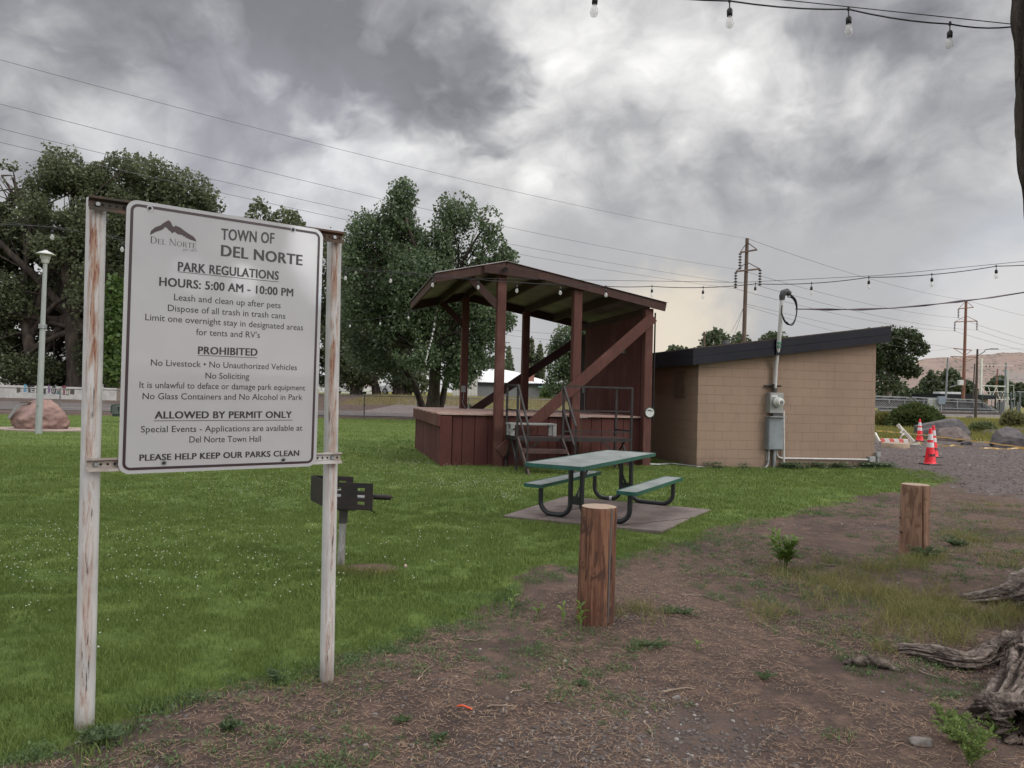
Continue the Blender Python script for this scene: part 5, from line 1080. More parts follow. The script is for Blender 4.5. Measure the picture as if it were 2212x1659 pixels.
def switchyard():
    Z = 118; P = lambda u, v, dz=0: at(u, v, Z+dz); root = thing('electric_switchyard', P(2160, 890), 'white and grey steel switchyard frame with slanted struts and beams', 'switchyard'); root.location.z = 0; ORG[root.name] = V(root.location)
    wht = simple('frame_white', (.60, .61, .55), (.52, .53, .48), 2); 
    def bar(pts, w, mat=wht, name='strut'):
        for a, b in pts: mm = MB(); mm.beam(P(*a), P(*b), w*.5, w*.5); mm.build(name, mat, root)
    bar([((2120.5, 775), (2118, 868))], .55, wht, 'column'); bar([((2177.5, 800), (2176, 905))], .60, wht, 'column')
    bar([((2118, 833), (2171, 834.5))], .34, wht, 'beam'); bar([((2112, 862), (2182, 863))], .22, wht, 'beam'); bar([((2123, 846), (2172, 846))], .16, wht, 'beam'); bar([((2112, 789), (2190, 789.5))], .16, wht, 'beam'); bar([((2150, 819), (2212, 820))], .12, M_gpole, 'beam')
    bar([((2121, 836), (2128, 862)), ((2135, 836), (2142, 862)), ((2152, 836), (2160, 862)), ((2141, 848), (2124, 868)), ((2152, 836), (2142, 862)), ((2164, 846), (2176, 868)), ((2113, 862), (2120, 840)), ((2180, 862), (2174, 840))], .17)
    for u in (2143, 2162, 2184, 2192, 2170): bar([((u, 846), (u-1.5, 908))], .22, M_gpole, 'column')
    bar([((2181, 832), (2190, 832)), ((2190, 832), (2189.5, 862)), ((2181, 862), (2193, 862))], .14)
    for u in (2203, 2216, 2228): bar([((u+1, 846), (u, 908))], .42, M_gpole, 'column')
    bar([((2196, 846), (2240, 847.5))], .35, M_gpole, 'beam')
    for u, w in ((2150, .5), (2156, .5), (2165, .7), (2186, .5), (2199, .5)): bar([((u, 868), (u-.5, 893))], w, simple('switch_grey', (.16, .175, .19), None), 'switch_box')
    for k, u in enumerate((2130, 2138, 2146)): bar([((u, 789.5), (u, 793))], .3, M_ins, 'insulator')
switchyard()
M_green = simple('green_paint', (.020, .050, .034), (.014, .036, .026), 5, .5)
def yard_fence():
    pts = [tuple(at(u, 890, 100.5).xy) for u in (2121, 2150, 2182, 2215, 2260)]
    root = chain_fence('switchyard_fence', pts, 3.0, 'dark green chain link fence with round topped posts before the switchyard', M_green, .35, .006, .05, .08, 3.4)
    for i in range(3):
        a, b = V((*pts[i+1], 3.0)), V((*pts[i+2], 3.0)); m = MB(); m.tube([a-UP*.2, a.lerp(b, .04)+UP*.12, a.lerp(b, .12)+UP*.3, b.lerp(a, .12)+UP*.3, b.lerp(a, .04)+UP*.12, b-UP*.2], .06, 8); m.build('hoop', M_green, root)
yard_fence()
# ================================================================== RIGHT MIDDLE GROUND
def cone_proto():
    root = thing('traffic_cone', (0, 0, 0), 'x', 'traffic cone', 'traffic cones on the gravel lot'); og = NB('cone_orange'); mo = og.fin(og.mix(og.mr(og.noise(og.obj, 9, 4), .4, .7), (.80, .020, .036), (.66, .016, .03)), .5)
    r = lambda z: .135-(z-.03)/.88*.105
    m = MB(); prof = [(r(.03)+.02, .03), (r(.045)+.004, .045)]
    prof += [(r(z), z) for z in (.1, .3, .5, .7, .86)]+[(r(.9), .9), (r(.9)-.006, .915), (.010, .915)]; m.lathe((0, 0, 0), prof, 28); m.build('body', mo, root)
    m = MB(); m.box((0, 0, .018), (.37, .37, .036)); m.build('base', simple('cone_base', (.022, .022, .023), (.035, .033, .033), 9), root, bevel=.012)
    for (z0, z1) in ((.44, .56), (.625, .775)):
        m = MB(); m.lathe((0, 0, 0), [(r(z0)+.003, z0), (r(z1)+.003, z1)], 28); m.build('collar', simple('cone_white', (.66, .62, .62), (.54, .5, .5), 16, .4), root)
    tx = text_mesh("DNPW", .085, .006); o = bpy.data.objects.new('lettering', tx); COL.objects.link(o); tx.materials.append(M_black)
    for v_ in tx.vertices:
        a = -math.pi/2+v_.co.x/.118; z = .215+v_.co.y; rr = r(z)+.0025; v_.co = V((rr*math.cos(a), rr*math.sin(a), z))
    o.parent = root; return root
def text_mesh(s, size, bold=0.0, align='CENTER', extr=0.0, space=1.0):
    c = bpy.data.curves.new('t', 'FONT'); c.body = s; c.size = size; c.align_x = align; c.offset = bold; c.extrude = extr; c.resolution_u = 3; c.space_character = space
    o = bpy.data.objects.new('t', c); COL.objects.link(o); bpy.context.view_layer.update(); dg = bpy.context.evaluated_depsgraph_get(); me = bpy.data.meshes.new_from_object(o.evaluated_get(dg))
    bpy.data.objects.remove(o); bpy.data.curves.remove(c); return me
proto = cone_proto()
for i, (u, v, rz, lb) in enumerate(((2009, 1004, .25, 'nearest orange traffic cone, black stenciled letters low on it'), (2015.5, 988, .5, 'orange traffic cone half hidden behind the nearest cone'), (1986.5, 953, .9, 'farthest orange traffic cone in front of the big boulder'))):
    o = proto if i == 0 else copy_tree(proto); p = GG(u, v); o.location = p; o.rotation_euler.z = rz; o['label'] = lb
M_barr = simple('barricade_white', (.60, .57, .52), (.45, .42, .37), 6, .6)
def barricade():
    c = GG(1955, 962); root = thing('barricade', c, 'fallen white barricade with red and white striped board on the gravel', 'barricade'); Z = (c-EYEV).dot(fwd)
    a = at(1902, 951.5, Z); b = at(1962, 953, Z); d = (b-a).normalized(); q = NB('stripe_board'); sp_ = q.n('ShaderNodeSeparateXYZ'); q.L.new(q.obj, sp_.inputs[0]); st = q.math('FRACT', q.math('MULTIPLY', q.math('ADD', sp_.outputs[0], q.math('MULTIPLY', sp_.outputs[2], .4)), 2.9)); mst = q.fin(q.mix(q.mr(st, .49, .51), (.62, .58, .56), (.60, .13, .11)), .5)
    m = MB(); m.beam(a, b, .04, .15); m.build('striped_board', mst, root, bevel=.01); m = MB(); m.beam(a-UP*.10+V((0, .1, 0)), b-UP*.10+V((.5, .1, 0)), .05, .06); m.build('rail', M_barr, root)
    m = MB(); m.beam(at(1974, 955.5, Z-.05), at(1939, 917, Z+.4), .06, .11); m.build('leg', M_barr, root); m = MB(); m.beam(at(1900.5, 955, Z-.05), at(1890, 936, Z+.3), .06, .10); m.build('leg', M_barr, root)
    m = MB(); m.tube([at(1945, 922, Z+.3), at(1950, 930, Z+.2), at(1944, 934, Z+.2), at(1953, 938, Z+.1), at(1948, 941, Z+.1)], .03, 8); m.build('handle', M_barr, root); m = MB(); m.beam(at(1948, 940, Z+.1), at(1942, 955, Z+.2), .05, .05); m.build('brace', M_barr, root)
barricade()
p = GG(1934, 967); m = MB(); m.lathe(p-UP*.05, [(.44, 0), (.44, .20), (.40, .22), (.30, .22)], 32); tag(m.build('well_cover', simple('well_tan', (.30, .23, .16), (.24, .18, .13), 6, .85)), 'round tan concrete ring lying under the fallen barricade', 'concrete ring')
def rock(name, label, c, size, seed, mat, cat='boulder', group=None, sub=5, amp=.32, flat=.0, rz=0, cuts=11):
    bm = bmesh.new(); bmesh.ops.create_icosphere(bm, subdivisions=sub, radius=1); P = np.array([v.co[:] for v in bm.verts]); n = fbm(P*1.1+seed*7.3, 4, seed)-.5; n2 = np.abs(fbm(P*2.6+seed, 3, seed+5)-.5); n3 = fbm(P*9+seed, 3, seed+9)-.5
    Q = P*(1+amp*2*n-.45*n2+.10*n3)[:, None]
    for k in range(cuts):   # flat broken faces
        rs = np.random.default_rng(seed*13+k); d = rs.normal(size=3); d[2] = abs(d[2])*.8; d /= np.linalg.norm(d); h = .50+.24*rs.random(); e = Q@d; Q -= np.clip(e-h, 0, None)[:, None]*d[None]*.97
    cs, sn = math.cos(rz), math.sin(rz); Q *= np.array(size); Q = np.stack([Q[:, 0]*cs-Q[:, 1]*sn, Q[:, 0]*sn+Q[:, 1]*cs, Q[:, 2]], -1)
    for v, q in zip(bm.verts, Q): v.co = q
    me = bpy.data.meshes.new(name); bm.to_mesh(me); bm.free(); me.polygons.foreach_set('use_smooth', [True]*len(me.polygons)); o = link(name, me, mat, None, c); return tag(o, label, cat, group) if label else o
import bmesh
M_basalt = simple('basalt', (.105, .088, .088), (.048, .044, .048), 2.2, .85, 0, .9, 7, bdist=.06)
M_basalt2 = simple('basalt_brown', (.165, .125, .11), (.08, .065, .06), 2.4, .85, 0, .9, 7, bdist=.06)
for i, (u, vb, w, h, lb, mt) in enumerate(((2048, 947, 68, 46, 'biggest grey boulder behind the traffic cones', M_basalt), (2012, 949, 32, 30, 'boulder leaning in front of the biggest boulder', M_basalt), (2072, 954, 48, 32, 'brown broken boulder right of the biggest one', M_basalt2), (2200, 969, 52, 46, 'large boulder at the right edge behind the yellow tape', M_basalt), (2148, 942, 34, 18, 'low flat rock behind the right edge boulder', M_basalt), (2210, 935, 30, 12, 'low dark rock at the far right edge', M_basalt), (2096, 962, 16, 12, 'small dark rock at the foot of the brown boulder', M_basalt), (2098, 906, 10, 9, 'small lone rock in the yellow grass', M_basalt2))):
    p = GG(u, vb); k = (p-EYEV).dot(fwd)/F_PX; p = p+V((0, w*k*.5, 0)); rock('boulder', lb, (p.x, p.y, h*k*.30), (w*k, w*k*.75, h*k*.82), 3+i, mt, 'boulder', 'boulders along the gravel lot', rz=.3*i)
def tape():
    def ribbon(pts, w, label, mat):
        m = MB(); 
        for i in range(len(pts)-1):
            tw = .3*math.sin(i*1.7); n = V((0, math.sin(tw), math.cos(tw)))*w/2; a, b = pts[i], pts[i+1]; m.add([a-n, b-n, b+n, a+n], [(0, 1, 2, 3)])
        tag(m.build('caution_tape', mat), label, 'caution tape', 'yellow caution tape')
    q = NB('tape_yellow'); mt = q.fin(q.mix(q.mr(q.noise(q.map(q.obj, (3.5, 3.5, 1)), 2, 2), .48, .52), (.62, .38, .10), (.50, .40, .24)), .4)
    us = [1893, 1930, 1985, 2040, 2090, 2140, 2212, 2300]; vs_ = [930, 933, 938.5, 945, 951, 957, 967, 979]; zz = np.interp(us, [1893, 1985, 2300], [30, 29, 20.5]); p = []
    for a, b in zip(range(len(us)-1), range(1, len(us))):
        for t in np.linspace(0, 1, 7)[:-1]: p.append(at(us[a]+(us[b]-us[a])*t, vs_[a]+(vs_[b]-vs_[a])*t+.6*math.sin(t*9+a), zz[a]+(zz[b]-zz[a])*t))
    ribbon(p, .045, 'long yellow tape stretched past the cones to the right edge', mt)
    for (u0, v0, u1, v1, lb) in ((1960, 957, 1996, 960, 'short strip of yellow tape lying beside the barricade'), (2003, 962, 2082, 967, 'long strip of yellow tape lying on gravel behind the near cone'), (2118, 970.5, 2225, 972, 'yellow tape strip lying at the foot of the right edge boulder')):
        p = [GG(u0+(u1-u0)*t, v0+(v1-v0)*t+.5*math.sin(t*14))+UP*(.035+.02*math.sin(t*11)) for t in np.linspace(0, 1, 14)]; ribbon(p, .05, lb, mt)
tape()
M_bush = leafmat('bush_leaf', (.045, .07, .022), (.085, .115, .035), (.13, .16, .055), .3, .7)
def bush(u, v, w, h, label, n=5000, size=.06, mat=M_bush, Z=None, name='bush', ragged=.5, group=None):
    p = GG(u, v) if Z is None else gbase(u, v, Z); k = (p-EYEV).dot(fwd)/F_PX; W_, H_ = w*k/2, h*k; root = thing(name, p, label, 'bush', group)
    nn = n; a = rng.random(nn)*6.283; el = np.arccos(rng.random(nn)); rr = .35+.65*rng.random(nn)**.5; d = np.stack([np.cos(a)*np.sin(el), np.sin(a)*np.sin(el), np.cos(el)], -1); lump = .78+.45*fbm(d*2.2+u, 3, int(u) % 97); pt = d*(rr*lump)[:, None]*np.array([W_, W_*.8, H_])+np.array(p)+np.array([0, 0, .04])
    L_ = size*(.6+rng.random(nn)); dir_ = d+rng.normal(size=(nn, 3))*ragged*.6; dir_ /= np.linalg.norm(dir_, axis=1)[:, None]; sd_ = np.cross(dir_, rng.normal(size=(nn, 3))); sd_ /= np.linalg.norm(sd_, axis=1)[:, None]; s2 = sd_*(L_*.2)[:, None]; v_ = np.stack([pt, pt+dir_*(L_*.5)[:, None]+s2, pt+dir_*L_[:, None], pt+dir_*(L_*.5)[:, None]-s2], 1).reshape(-1, 3); kk = np.arange(nn)*4
    npmesh('foliage', v_, [np.stack([kk, kk+1, kk+2, kk+3], -1)], mat, root)
    m = MB()
    for i in range(9):
        q = V((random.gauss(0, 1), random.gauss(0, 1), 1.4)).normalized(); m.tube([V(p)-UP*.05, V(p)+V((q.x*W_*.8, q.y*W_*.7, q.z*H_*.8))], [.012, .004], 5, False)
    m.build('stems', M_bark, root); return root
bush(1976, 925, 104, 44, 'big rounded green rabbitbrush behind the far cone', 16000, .26, M_bush)
bush(2072, 946+0, 22, 16, 'small bright bush between boulders right of the cones', 900, .2)
bush(2122, 940, 46, 20, 'light green bush right of the broken brown boulder', 2600, .22, leafmat('sage_leaf', (.09, .12, .05), (.15, .18, .08), (.2, .22, .11)))
bush(2190, 925, 44, 30, 'airy pale green bush near the right edge in the field', 1600, .28, leafmat('pale_leaf', (.12, .13, .05), (.2, .19, .09), (.24, .23, .12)))
bush(1908, 922, 44, 20, 'tall yellow green grass clump beside the block building corner', 2600, .3, leafmat('yel_leaf', (.12, .13, .035), (.19, .18, .06), (.25, .22, .08)))
bush(2144, 896, 26, 14, 'dry bush at the foot of the switchyard fence', 1200, .4, leafmat('dry_leaf', (.13, .11, .06), (.18, .15, .08), (.22, .18, .10)))
bush(1013, 882, 14, 14, 'small round green bush seen between the bandstand posts', 1100, .22, M_bush, 50)
bush(1180, 860, 20, 20, 'young sapling in front of the grey building', 700, .4, leafmat('sap_leaf', (.07, .12, .04), (.11, .17, .06), (.16, .22, .09)), 84)
def tall_field():
    x, y = frustum_pts(60000, 29, 80, 1.1, 1, 1850, 2450); k = ((y > 30.5) & (x > 12)); x, y = x[k], y[k]; dn = fbm(np.stack([x*.25, y*.25, x*0], -1), 3, 88); k = dn > .44; x, y, dn = x[k], y[k], dn[k]
    v, f = blades(x, y, gz_grid(x, y)-.02, .30*(dn*1.6), .035, .5, False); tag(npmesh('field_grass', v, f, grassmat('field_blades', (.12, .135, .035), (.27, .235, .075), (.20, .19, .05))), 'yellow green field grass beyond the boulders', 'grass', kind='stuff')
tall_field()
def bank_grass():
    x = rng.uniform(-14, 16, 26000); y = rng.uniform(57, 76, 26000); v, f = blades(x, y, tz(x, y)-.02, .28, .05, .6, False); tag(npmesh('bank_grass', v, f, grassmat('bank_blades', (.20, .17, .07), (.34, .27, .13), (.16, .17, .055))), 'dry yellow grass on the bank beyond the road', 'grass', kind='stuff')
bank_grass()
# ================================================================== CARS
M_tyre = simple('tyre', (.02, .02, .02), None, 5, .9); M_glass = NB('car_glass').fin((.02, .025, .03), .08, 0, None, .6); M_carw = NB('car_white').fin((.62, .63, .65), .25, 0, None, .5, .6); M_tail = NB('tail_red').fin((.35, .02, .03), .3)
def vehicle(name, label, p, rz, prof, width, wins, wheels, tails, cat='car', inset=.12):
    root = thing(name, p, label, cat); root.rotation_euler.z = rz; org = V(p)
    n = len(prof); m = MB(); vs = []
    for s in (-1, 1):
        for (x, z) in prof: vs.append(org+V((x, s*(width/2-(inset if z > 1.02 else 0)), z)))
    fs = [tuple(range(n))[::-1], tuple(range(n, 2*n))]+[(i, (i+1) % n, n+(i+1) % n, n+i) for i in range(n)]; m.add(vs, fs); m.build('body', M_carw, root, bevel=.05)
    for (nm, pts) in wins:
        m = MB(); m.add([org+V(q) for q in pts], [tuple(range(len(pts)))]); c = sum((V(q) for q in pts), V())/len(pts); m.build(nm, M_glass, root)
    for (x, s, r) in wheels:
        m = MB(); m.lathe(org+V((x, s*(width/2-.2), r)), [(r*.55, -.02), (r*.9, 0), (r, .03), (r, .19), (r*.9, .22), (r*.6, .21)], 20, V((0, s, 0))); w = m.build('wheel', M_tyre, root); m = MB(); m.lathe(org+V((x, s*(width/2+.015), r)), [(r*.58, 0), (r*.5, .012)], 16, V((0, s, 0))); m.build('rim', M_galv, w)
    for (x, y, z, h) in tails:
        m = MB(); m.box(org+V((x, y, z)), (.05, .16, h)); m.build('tail_light', M_tail, root)
    return root
def cars():
    p = gbase(868, 853, 84)   # pickup: length along +x = forward, tail toward the right/camera
    w = .98
    vehicle('pickup_truck', 'white pickup truck parked beyond the fence left of the cottonwood trunk', p, R(152), [(-2.8, .45), (-2.85, 1.12), (-.75, 1.12), (-.65, 1.75), (.75, 1.8), (1.35, 1.22), (2.75, 1.12), (2.85, .5), (2.7, .4), (-2.7, .4)], 1.98,
        [('rear_window', [(-.66, -.72, 1.25), (-.66, .72, 1.25), (-.60, .66, 1.68), (-.60, -.66, 1.68)])]+[('side_window', [(-.5, s*.885, 1.2), (.9, s*.885, 1.2), (.62, s*.885, 1.7), (-.45, s*.885, 1.7)]) for s in (-1, 1)],
        [(x, s, .42) for x in (-1.7, 1.75) for s in (-1, 1)], [(-2.86, s*.88, .95, .34) for s in (-1, 1)], 'pickup', .1)
    m = None
    p = gbase(801, 851.5, 100)
    vehicle('white_car', 'white hatchback seen from behind between the slim tree trunks', p, R(98), [(-2.1, .35), (-2.2, .6), (-2.15, 1.0), (-1.85, 1.5), (.6, 1.52), (1.2, 1.02), (2.1, .85), (2.2, .4), (2.0, .3), (-2.0, .3)], 1.85,
        [('rear_window', [(-2.13, -.66, 1.06), (-2.13, .66, 1.06), (-1.88, .6, 1.44), (-1.88, -.6, 1.44)])], [(x, s, .33) for x in (-1.35, 1.35) for s in (-1, 1)], [(-2.19, s*.72, .92, .16) for s in (-1, 1)], 'car')
    p = gbase(752, 852, 96)
    vehicle('white_van', 'white van partly hidden by tree trunks right of the sign post', p, R(170), [(-2.7, .35), (-2.75, 1.9), (-2.6, 2.2), (1.3, 2.2), (2.0, 1.25), (2.7, 1.05), (2.75, .45), (2.6, .3), (-2.6, .3)], 1.95,
        [('side_window', [(.3, s*.875, 1.3), (1.5, s*.875, 1.3), (1.1, s*.875, 1.95), (.3, s*.875, 1.95)]) for s in (-1, 1)], [(x, s, .36) for x in (-1.7, 1.7) for s in (-1, 1)], [(-2.76, s*.85, 1.1, .4) for s in (-1, 1)], 'van')
cars()
# ================================================================== REGULATIONS SIGN
def rustpaint(name, nd):
    q = NB(name); gi = q.n('ShaderNodeNewGeometry'); dp = q.n('ShaderNodeVectorMath', operation='DOT_PRODUCT'); q.L.new(gi.outputs['Normal'], dp.inputs[0]); dp.inputs[1].default_value = V(nd).normalized()
    face = q.mr(dp.outputs['Value'], .70, .98); v = q.map(q.obj, (22, 22, 2.0)); n1 = q.noise(v, 1.6, 6, .65, .8); n2 = q.noise(q.map(q.obj, (60, 60, 7)), 1.4, 6, .7); n3 = q.noise(q.obj, 38, 5, .7)
    zz = q.n('ShaderNodeSeparateXYZ'); q.L.new(q.obj, zz.inputs[0]); hi = q.mr(zz.outputs[2], .7, 1.9, .55, 1)
    base = q.mix(q.mr(q.noise(q.obj, 5, 6, .6), .35, .7), (.56, .55, .54), (.43, .42, .41))
    w = q.math('MULTIPLY', q.math('MULTIPLY', face, hi), q.mr(n1, .40, .58)); c = q.mix(q.math('MULTIPLY', w, .9), base, (.35, .215, .14)); c = q.mix(q.math('MULTIPLY', w, q.mr(n2, .48, .60)), c, (.21, .075, .042))
    c = q.mix(q.math('MULTIPLY', face, q.math('MULTIPLY', q.mr(q.noise(v, 2.6, 4), .60, .66), q.mr(n2, .40, .60))), c, (.055, .035, .032))
    c = q.mix(q.mr(n3, .69, .73), c, (.06, .045, .04)); c = q.mix(q.math('MULTIPLY', q.mr(zz.outputs[2], .16, .02), .55), c, (.16, .13, .11))
    return q.fin(c, q.mr(w, 0, 1, .45, .85), 0, q.bump(q.math('ADD', q.math('MULTIPLY', w, -.6), q.math('MULTIPLY', n3, .5)), .35, .003), .4)
M_maroon = simple('sign_maroon', (.035, .012, .017), None, 5, .4)
def sign():
    ZL, ZR = 3.07, 3.59
    bl, br, tl, tr = at(258, 1025, ZL), at(685.3, 1006.6, ZR), at(270.5, 428.2, ZL), at(696, 496.8, ZR)
    ex = (br-bl+tr-tl).normalized(); ey = (tl-bl+tr-br); ey = (ey-ex*ey.dot(ex)).normalized(); n = ex.cross(ey).normalized()
    if n.y > 0: n = -n
    c = (bl+br+tl+tr)/4; Wd = ((br-bl).length+(tr-tl).length)/2; Hd = ((tl-bl).length+(tr-br).length)/2
    def sp2(s, t, o=0): return c+ex*s+ey*t+n*o
    pL = RP(182, 1585, c-n*.085, n); pR = RP(706, 1455, c-n*.085, n); root = thing('regulations_sign', V(((pL.x+pR.x)/2, (pL.y+pR.y)/2, 0)), 'large white town park regulations sign on two rusty white posts', 'sign')
    for (ub, vb, ut, vt, r) in ((182, 1585, 208.5, 430, .0385), (706, 1455, 722.5, 516, .0365)):
        top = RP(ut, vt, c-n*.085, n); b = RP(ub, vb, c-n*.085, n); d = (top-b).normalized(); b = b-d*.25; m = MB(); k = 14
        m.tube([b.lerp(top, i/k) for i in range(k+1)], r, 28); m.build('post', rustpaint('post_paint', (.42, -.90, 0)), root)
    # channels across, drilled
    def chan(u0, v0, u1, v1, hgt, mat, mat_e):
        a = RP(u0, v0, c-n*.018, n); b = RP(u1, v1, c-n*.018, n); d = (b-a).normalized(); up2 = n.cross(d); up2 = up2 if up2.z > 0 else -up2; L_ = (b-a).length; m = MB()
        m.box((a+b)/2-n*.014, (L_, .004, hgt*.42), (d, n, up2))
        for s in (1, -1): m.add([(a-n*.012+up2*s*hgt*.21), (b-n*.012+up2*s*hgt*.21), (b+n*.010+up2*s*hgt*.34), (a+n*.010+up2*s*hgt*.34), (b+n*.010+up2*s*hgt*.5), (a+n*.010+up2*s*hgt*.5)], [(0, 1, 2, 3), (3, 2, 4, 5)])
        rl = m.build('cross_rail', mat, root); sm = rl.modifiers.new('solid', 'SOLIDIFY'); sm.thickness = .003
        m = MB(); t = .012
        for e in (0, 1):
            for k in range(5):
                q = (a+d*(.028+.026*k) if e == 0 else b-d*(.018+.026*k)); mm = MB(); m.lathe(q-n*.0115, [(.0052, 0), (.0052, .0015)], 10, n)
        m.build('bolt_holes', M_dark, rl)
        for q in (a+d*.035, b-d*.045): 
            mm = MB(); mm.lathe(q-n*.011, [(.011, 0), (.011, .006), (.009, .009)], 6, n); mm.build('bolt', M_galv, rl)
    rust_ch = simple('channel_rust', (.060, .052, .040), (.115, .066, .045), 8, .7, .3, .3, 40); wht_ch = simple('channel_white', (.50, .48, .46), (.30, .25, .21), 8, .6, .1, .2, 40)
    chan(191.5, 437, 742, 514.5, .062, rust_ch, 0); chan(187, 1004.5, 737, 988.5, .058, wht_ch, 0)
    # panel
    q = NB('sign_white'); ps = q.fin(q.mix(q.mr(q.noise(q.obj, 3, 5), .35, .7), (.44, .44, .448), (.41, .41, .418)), q.mr(q.noise(q.obj, 6, 4), .3, .7, .025, .06), 0, q.bump(q.noise(q.obj, 9, 2), .012, .004), .5)
    def rrect(w, h, r, o, nseg=8):
        P = []
        for (sx, sy, a0) in ((1, 1, 0), (-1, 1, 90), (-1, -1, 180), (1, -1, 270)):
            for i in range(nseg+1):
                a = R(a0+90*i/nseg); P.append(sp2(sx*(w/2-r)+r*math.cos(a), sy*(h/2-r)+r*math.sin(a), o))
        return P
    m = MB(); m.prism(rrect(Wd, Hd, .045, -.003), n*.003); pan = m.build('sign_panel', ps, root)
    def ring(i0, i1, r0, o):
        A = rrect(Wd-2*i0, Hd-2*i0, r0, o); B = rrect(Wd-2*i1, Hd-2*i1, r0-(i1-i0), o); k = len(A); m = MB(); m.add(A+B, [(i, (i+1) % k, k+(i+1) % k, k+i) for i in range(k)]); m.build('border', M_maroon, pan)
    ring(.0155, .0275, .032, .0009)
    K = 1400/1936
    def pl(cx, cy):
        p = RP(cx*K*.54, (700+cy*K)*.54, c, n); d = p-c; return d.dot(ex), d.dot(ey)
    Hcap = text_mesh('H', 1.0); capH = max(v.co.y for v in Hcap.vertices); M_txt = simple('sign_text', (.022, .016, .020), None, 5, .4)
    def line(s, xl, yl, xr, yr, cap, bold):
        (s0, t0), (s1, t1) = pl(xl, yl), pl(xr, yr); pc = pl((xl+xr)/2, (yl+yr)/2-cap); cp = pc[1]-(t0+t1)/2; me = text_mesh(s, 1.0, 0.0 if bold > .005 else bold, space=1.0 if bold < .005 else 1.06)
        x0 = min(v.co.x for v in me.vertices); x1 = max(v.co.x for v in me.vertices); o0 = ORG[pan.name]
        base = np.array([v.co[:] for v in me.vertices]); fc = [list(q.vertices) for q in me.polygons]; vs = []; fs = []
        sh = [(0, 0)] if bold < .005 else [(a*bold, b*bold*.55) for a in (-1.7, -.6, .6, 1.7) for b in (-1, 1)]
        for k, (ox, oy) in enumerate(sh):
            fs += [[i+len(vs) for i in f] for f in fc]
            for q in base:
                f = (q[0]+ox-x0)/(x1-x0); vs.append(tuple(sp2(s0+(s1-s0)*f, t0+(t1-t0)*f+(q[1]+oy)*cp/capH, .0008+.00004*k)-o0))
        me = bpy.data.meshes.new('lettering'); me.from_pydata(vs, [], fs); link('lettering', me, M_txt, pan)
    B = .021; r_ = .004
    for a in (("TOWN OF", 1224, 357, 1515, 380, 60, .019), ("DEL NORTE", 1224, 447, 1670, 500, 58, .021), ("PARK REGULATIONS", 985, 530, 1540, 580, 48, B), ("HOURS: 5:00 AM - 10:00 PM", 882, 612, 1620, 672, 45, B),
              ("Leash and clean up after pets", 962, 692, 1552, 738, 34, r_), ("Dispose of all trash in trash cans", 928, 752, 1578, 796, 34, r_), ("Limit one overnight stay in designated areas", 803, 803, 1676, 860, 34, r_), ("for tents and RV's", 1084, 885, 1437, 902, 34, r_),
              ("PROHIBITED", 1096, 990, 1422, 1000, 40, B), ("No Livestock \u2022 No Unauthorized Vehicles", 834, 1054, 1642, 1080, 33, r_), ("No Soliciting", 1136, 1126, 1378, 1130, 33, r_), ("It is unlawful to deface or damage park equipment", 771, 1177, 1688, 1192, 33, r_), ("No Glass Containers and No Alcohol in Park", 788, 1240, 1672, 1245, 33, r_),
              ("ALLOWED BY PERMIT ONLY", 857, 1347, 1612, 1343, 37, B), ("Special Events - Applications are available at", 779, 1424, 1672, 1414, 33, r_), ("Del Norte Town Hall", 1047, 1480, 1443, 1475, 33, r_), ("PLEASE HELP KEEP OUR PARKS CLEAN", 772, 1581, 1653, 1553, 32, B)): line(*a)
    for (x0, y0, x1, y1) in ((985, 535.5, 1540, 592), (1096, 997, 1422, 1012), (850, 1360, 1618, 1356)):
        (s0, t0), (s1, t1) = pl(x0, y0), pl(x1, y1); m = MB(); h = .0013; m.add([sp2(s0, t0-h, .0008), sp2(s1, t1-h, .0008), sp2(s1, t1+h, .0008), sp2(s0, t0+h, .0008)], [(0, 1, 2, 3)]); m.build('underline', M_txt, pan)
    K2 = 900/2212
    def pl2(cx, cy):
        p = RP((450+cx*K2)*.54, (780+cy*K2)*.54, c, n); d = p-c; return d.dot(ex), d.dot(ey)
    mt = [(367, 395), (378, 352), (420, 318), (455, 304), (470, 300), (490, 283), (530, 258), (552, 248), (570, 262), (580, 280), (588, 300), (604, 314), (622, 297), (640, 310), (660, 315), (690, 338), (740, 375), (790, 405), (815, 430), (826, 460), (790, 448), (745, 432), (735, 420), (722, 426), (715, 405), (702, 411), (690, 395), (640, 385), (610, 362), (585, 378), (565, 352), (555, 350), (540, 330), (515, 315), (500, 335), (470, 350), (430, 362), (395, 380)]
    m = MB(); m.add([sp2(*pl2(*p), .0008) for p in mt], [tuple(range(len(mt)))[::-1]]); m.build('mountain_emblem', M_maroon, pan)
    # serif small-capital town name under the mountain, drawn as strokes with serifs
    GL = {'D': (.78, [('v', .16), ('arc',)]), 'E': (.62, 0), 'L': (.60, 0), 'N': (.86, 0), 'O': (.80, 0), 'R': (.74, 0), 'T': (.66, 0)}
    TH, TN = .115, .05
    def glyph(ch):
        q = []; R4 = lambda x0, y0, x1, y1: q.append([(x0, y0), (x1, y0), (x1, y1), (x0, y1)])
        def stem(x, w=TH, ser=(1, 1)):
            R4(x-w/2, 0, x+w/2, 1)
            if ser[0]: R4(x-w/2-.07, 0, x+w/2+.07, .035)
            if ser[1]: R4(x-w/2-.07, .965, x+w/2+.07, 1)
        def ring_(cx, cy, rx, ry, a0, a1, k=20):
            for i in range(k):
                pts = []
                for (j, e) in ((i, 0), (i+1, 0), (i+1, 1), (i, 1)):
                    a = R(a0+(a1-a0)*j/k); w = TN+(TH-TN)*abs(math.cos(a)); pts.append((cx+(rx-e*w)*math.cos(a), cy+(ry-e*(TN+.01))*math.sin(a)))
                q.append(pts)
        w = GL[ch][0]
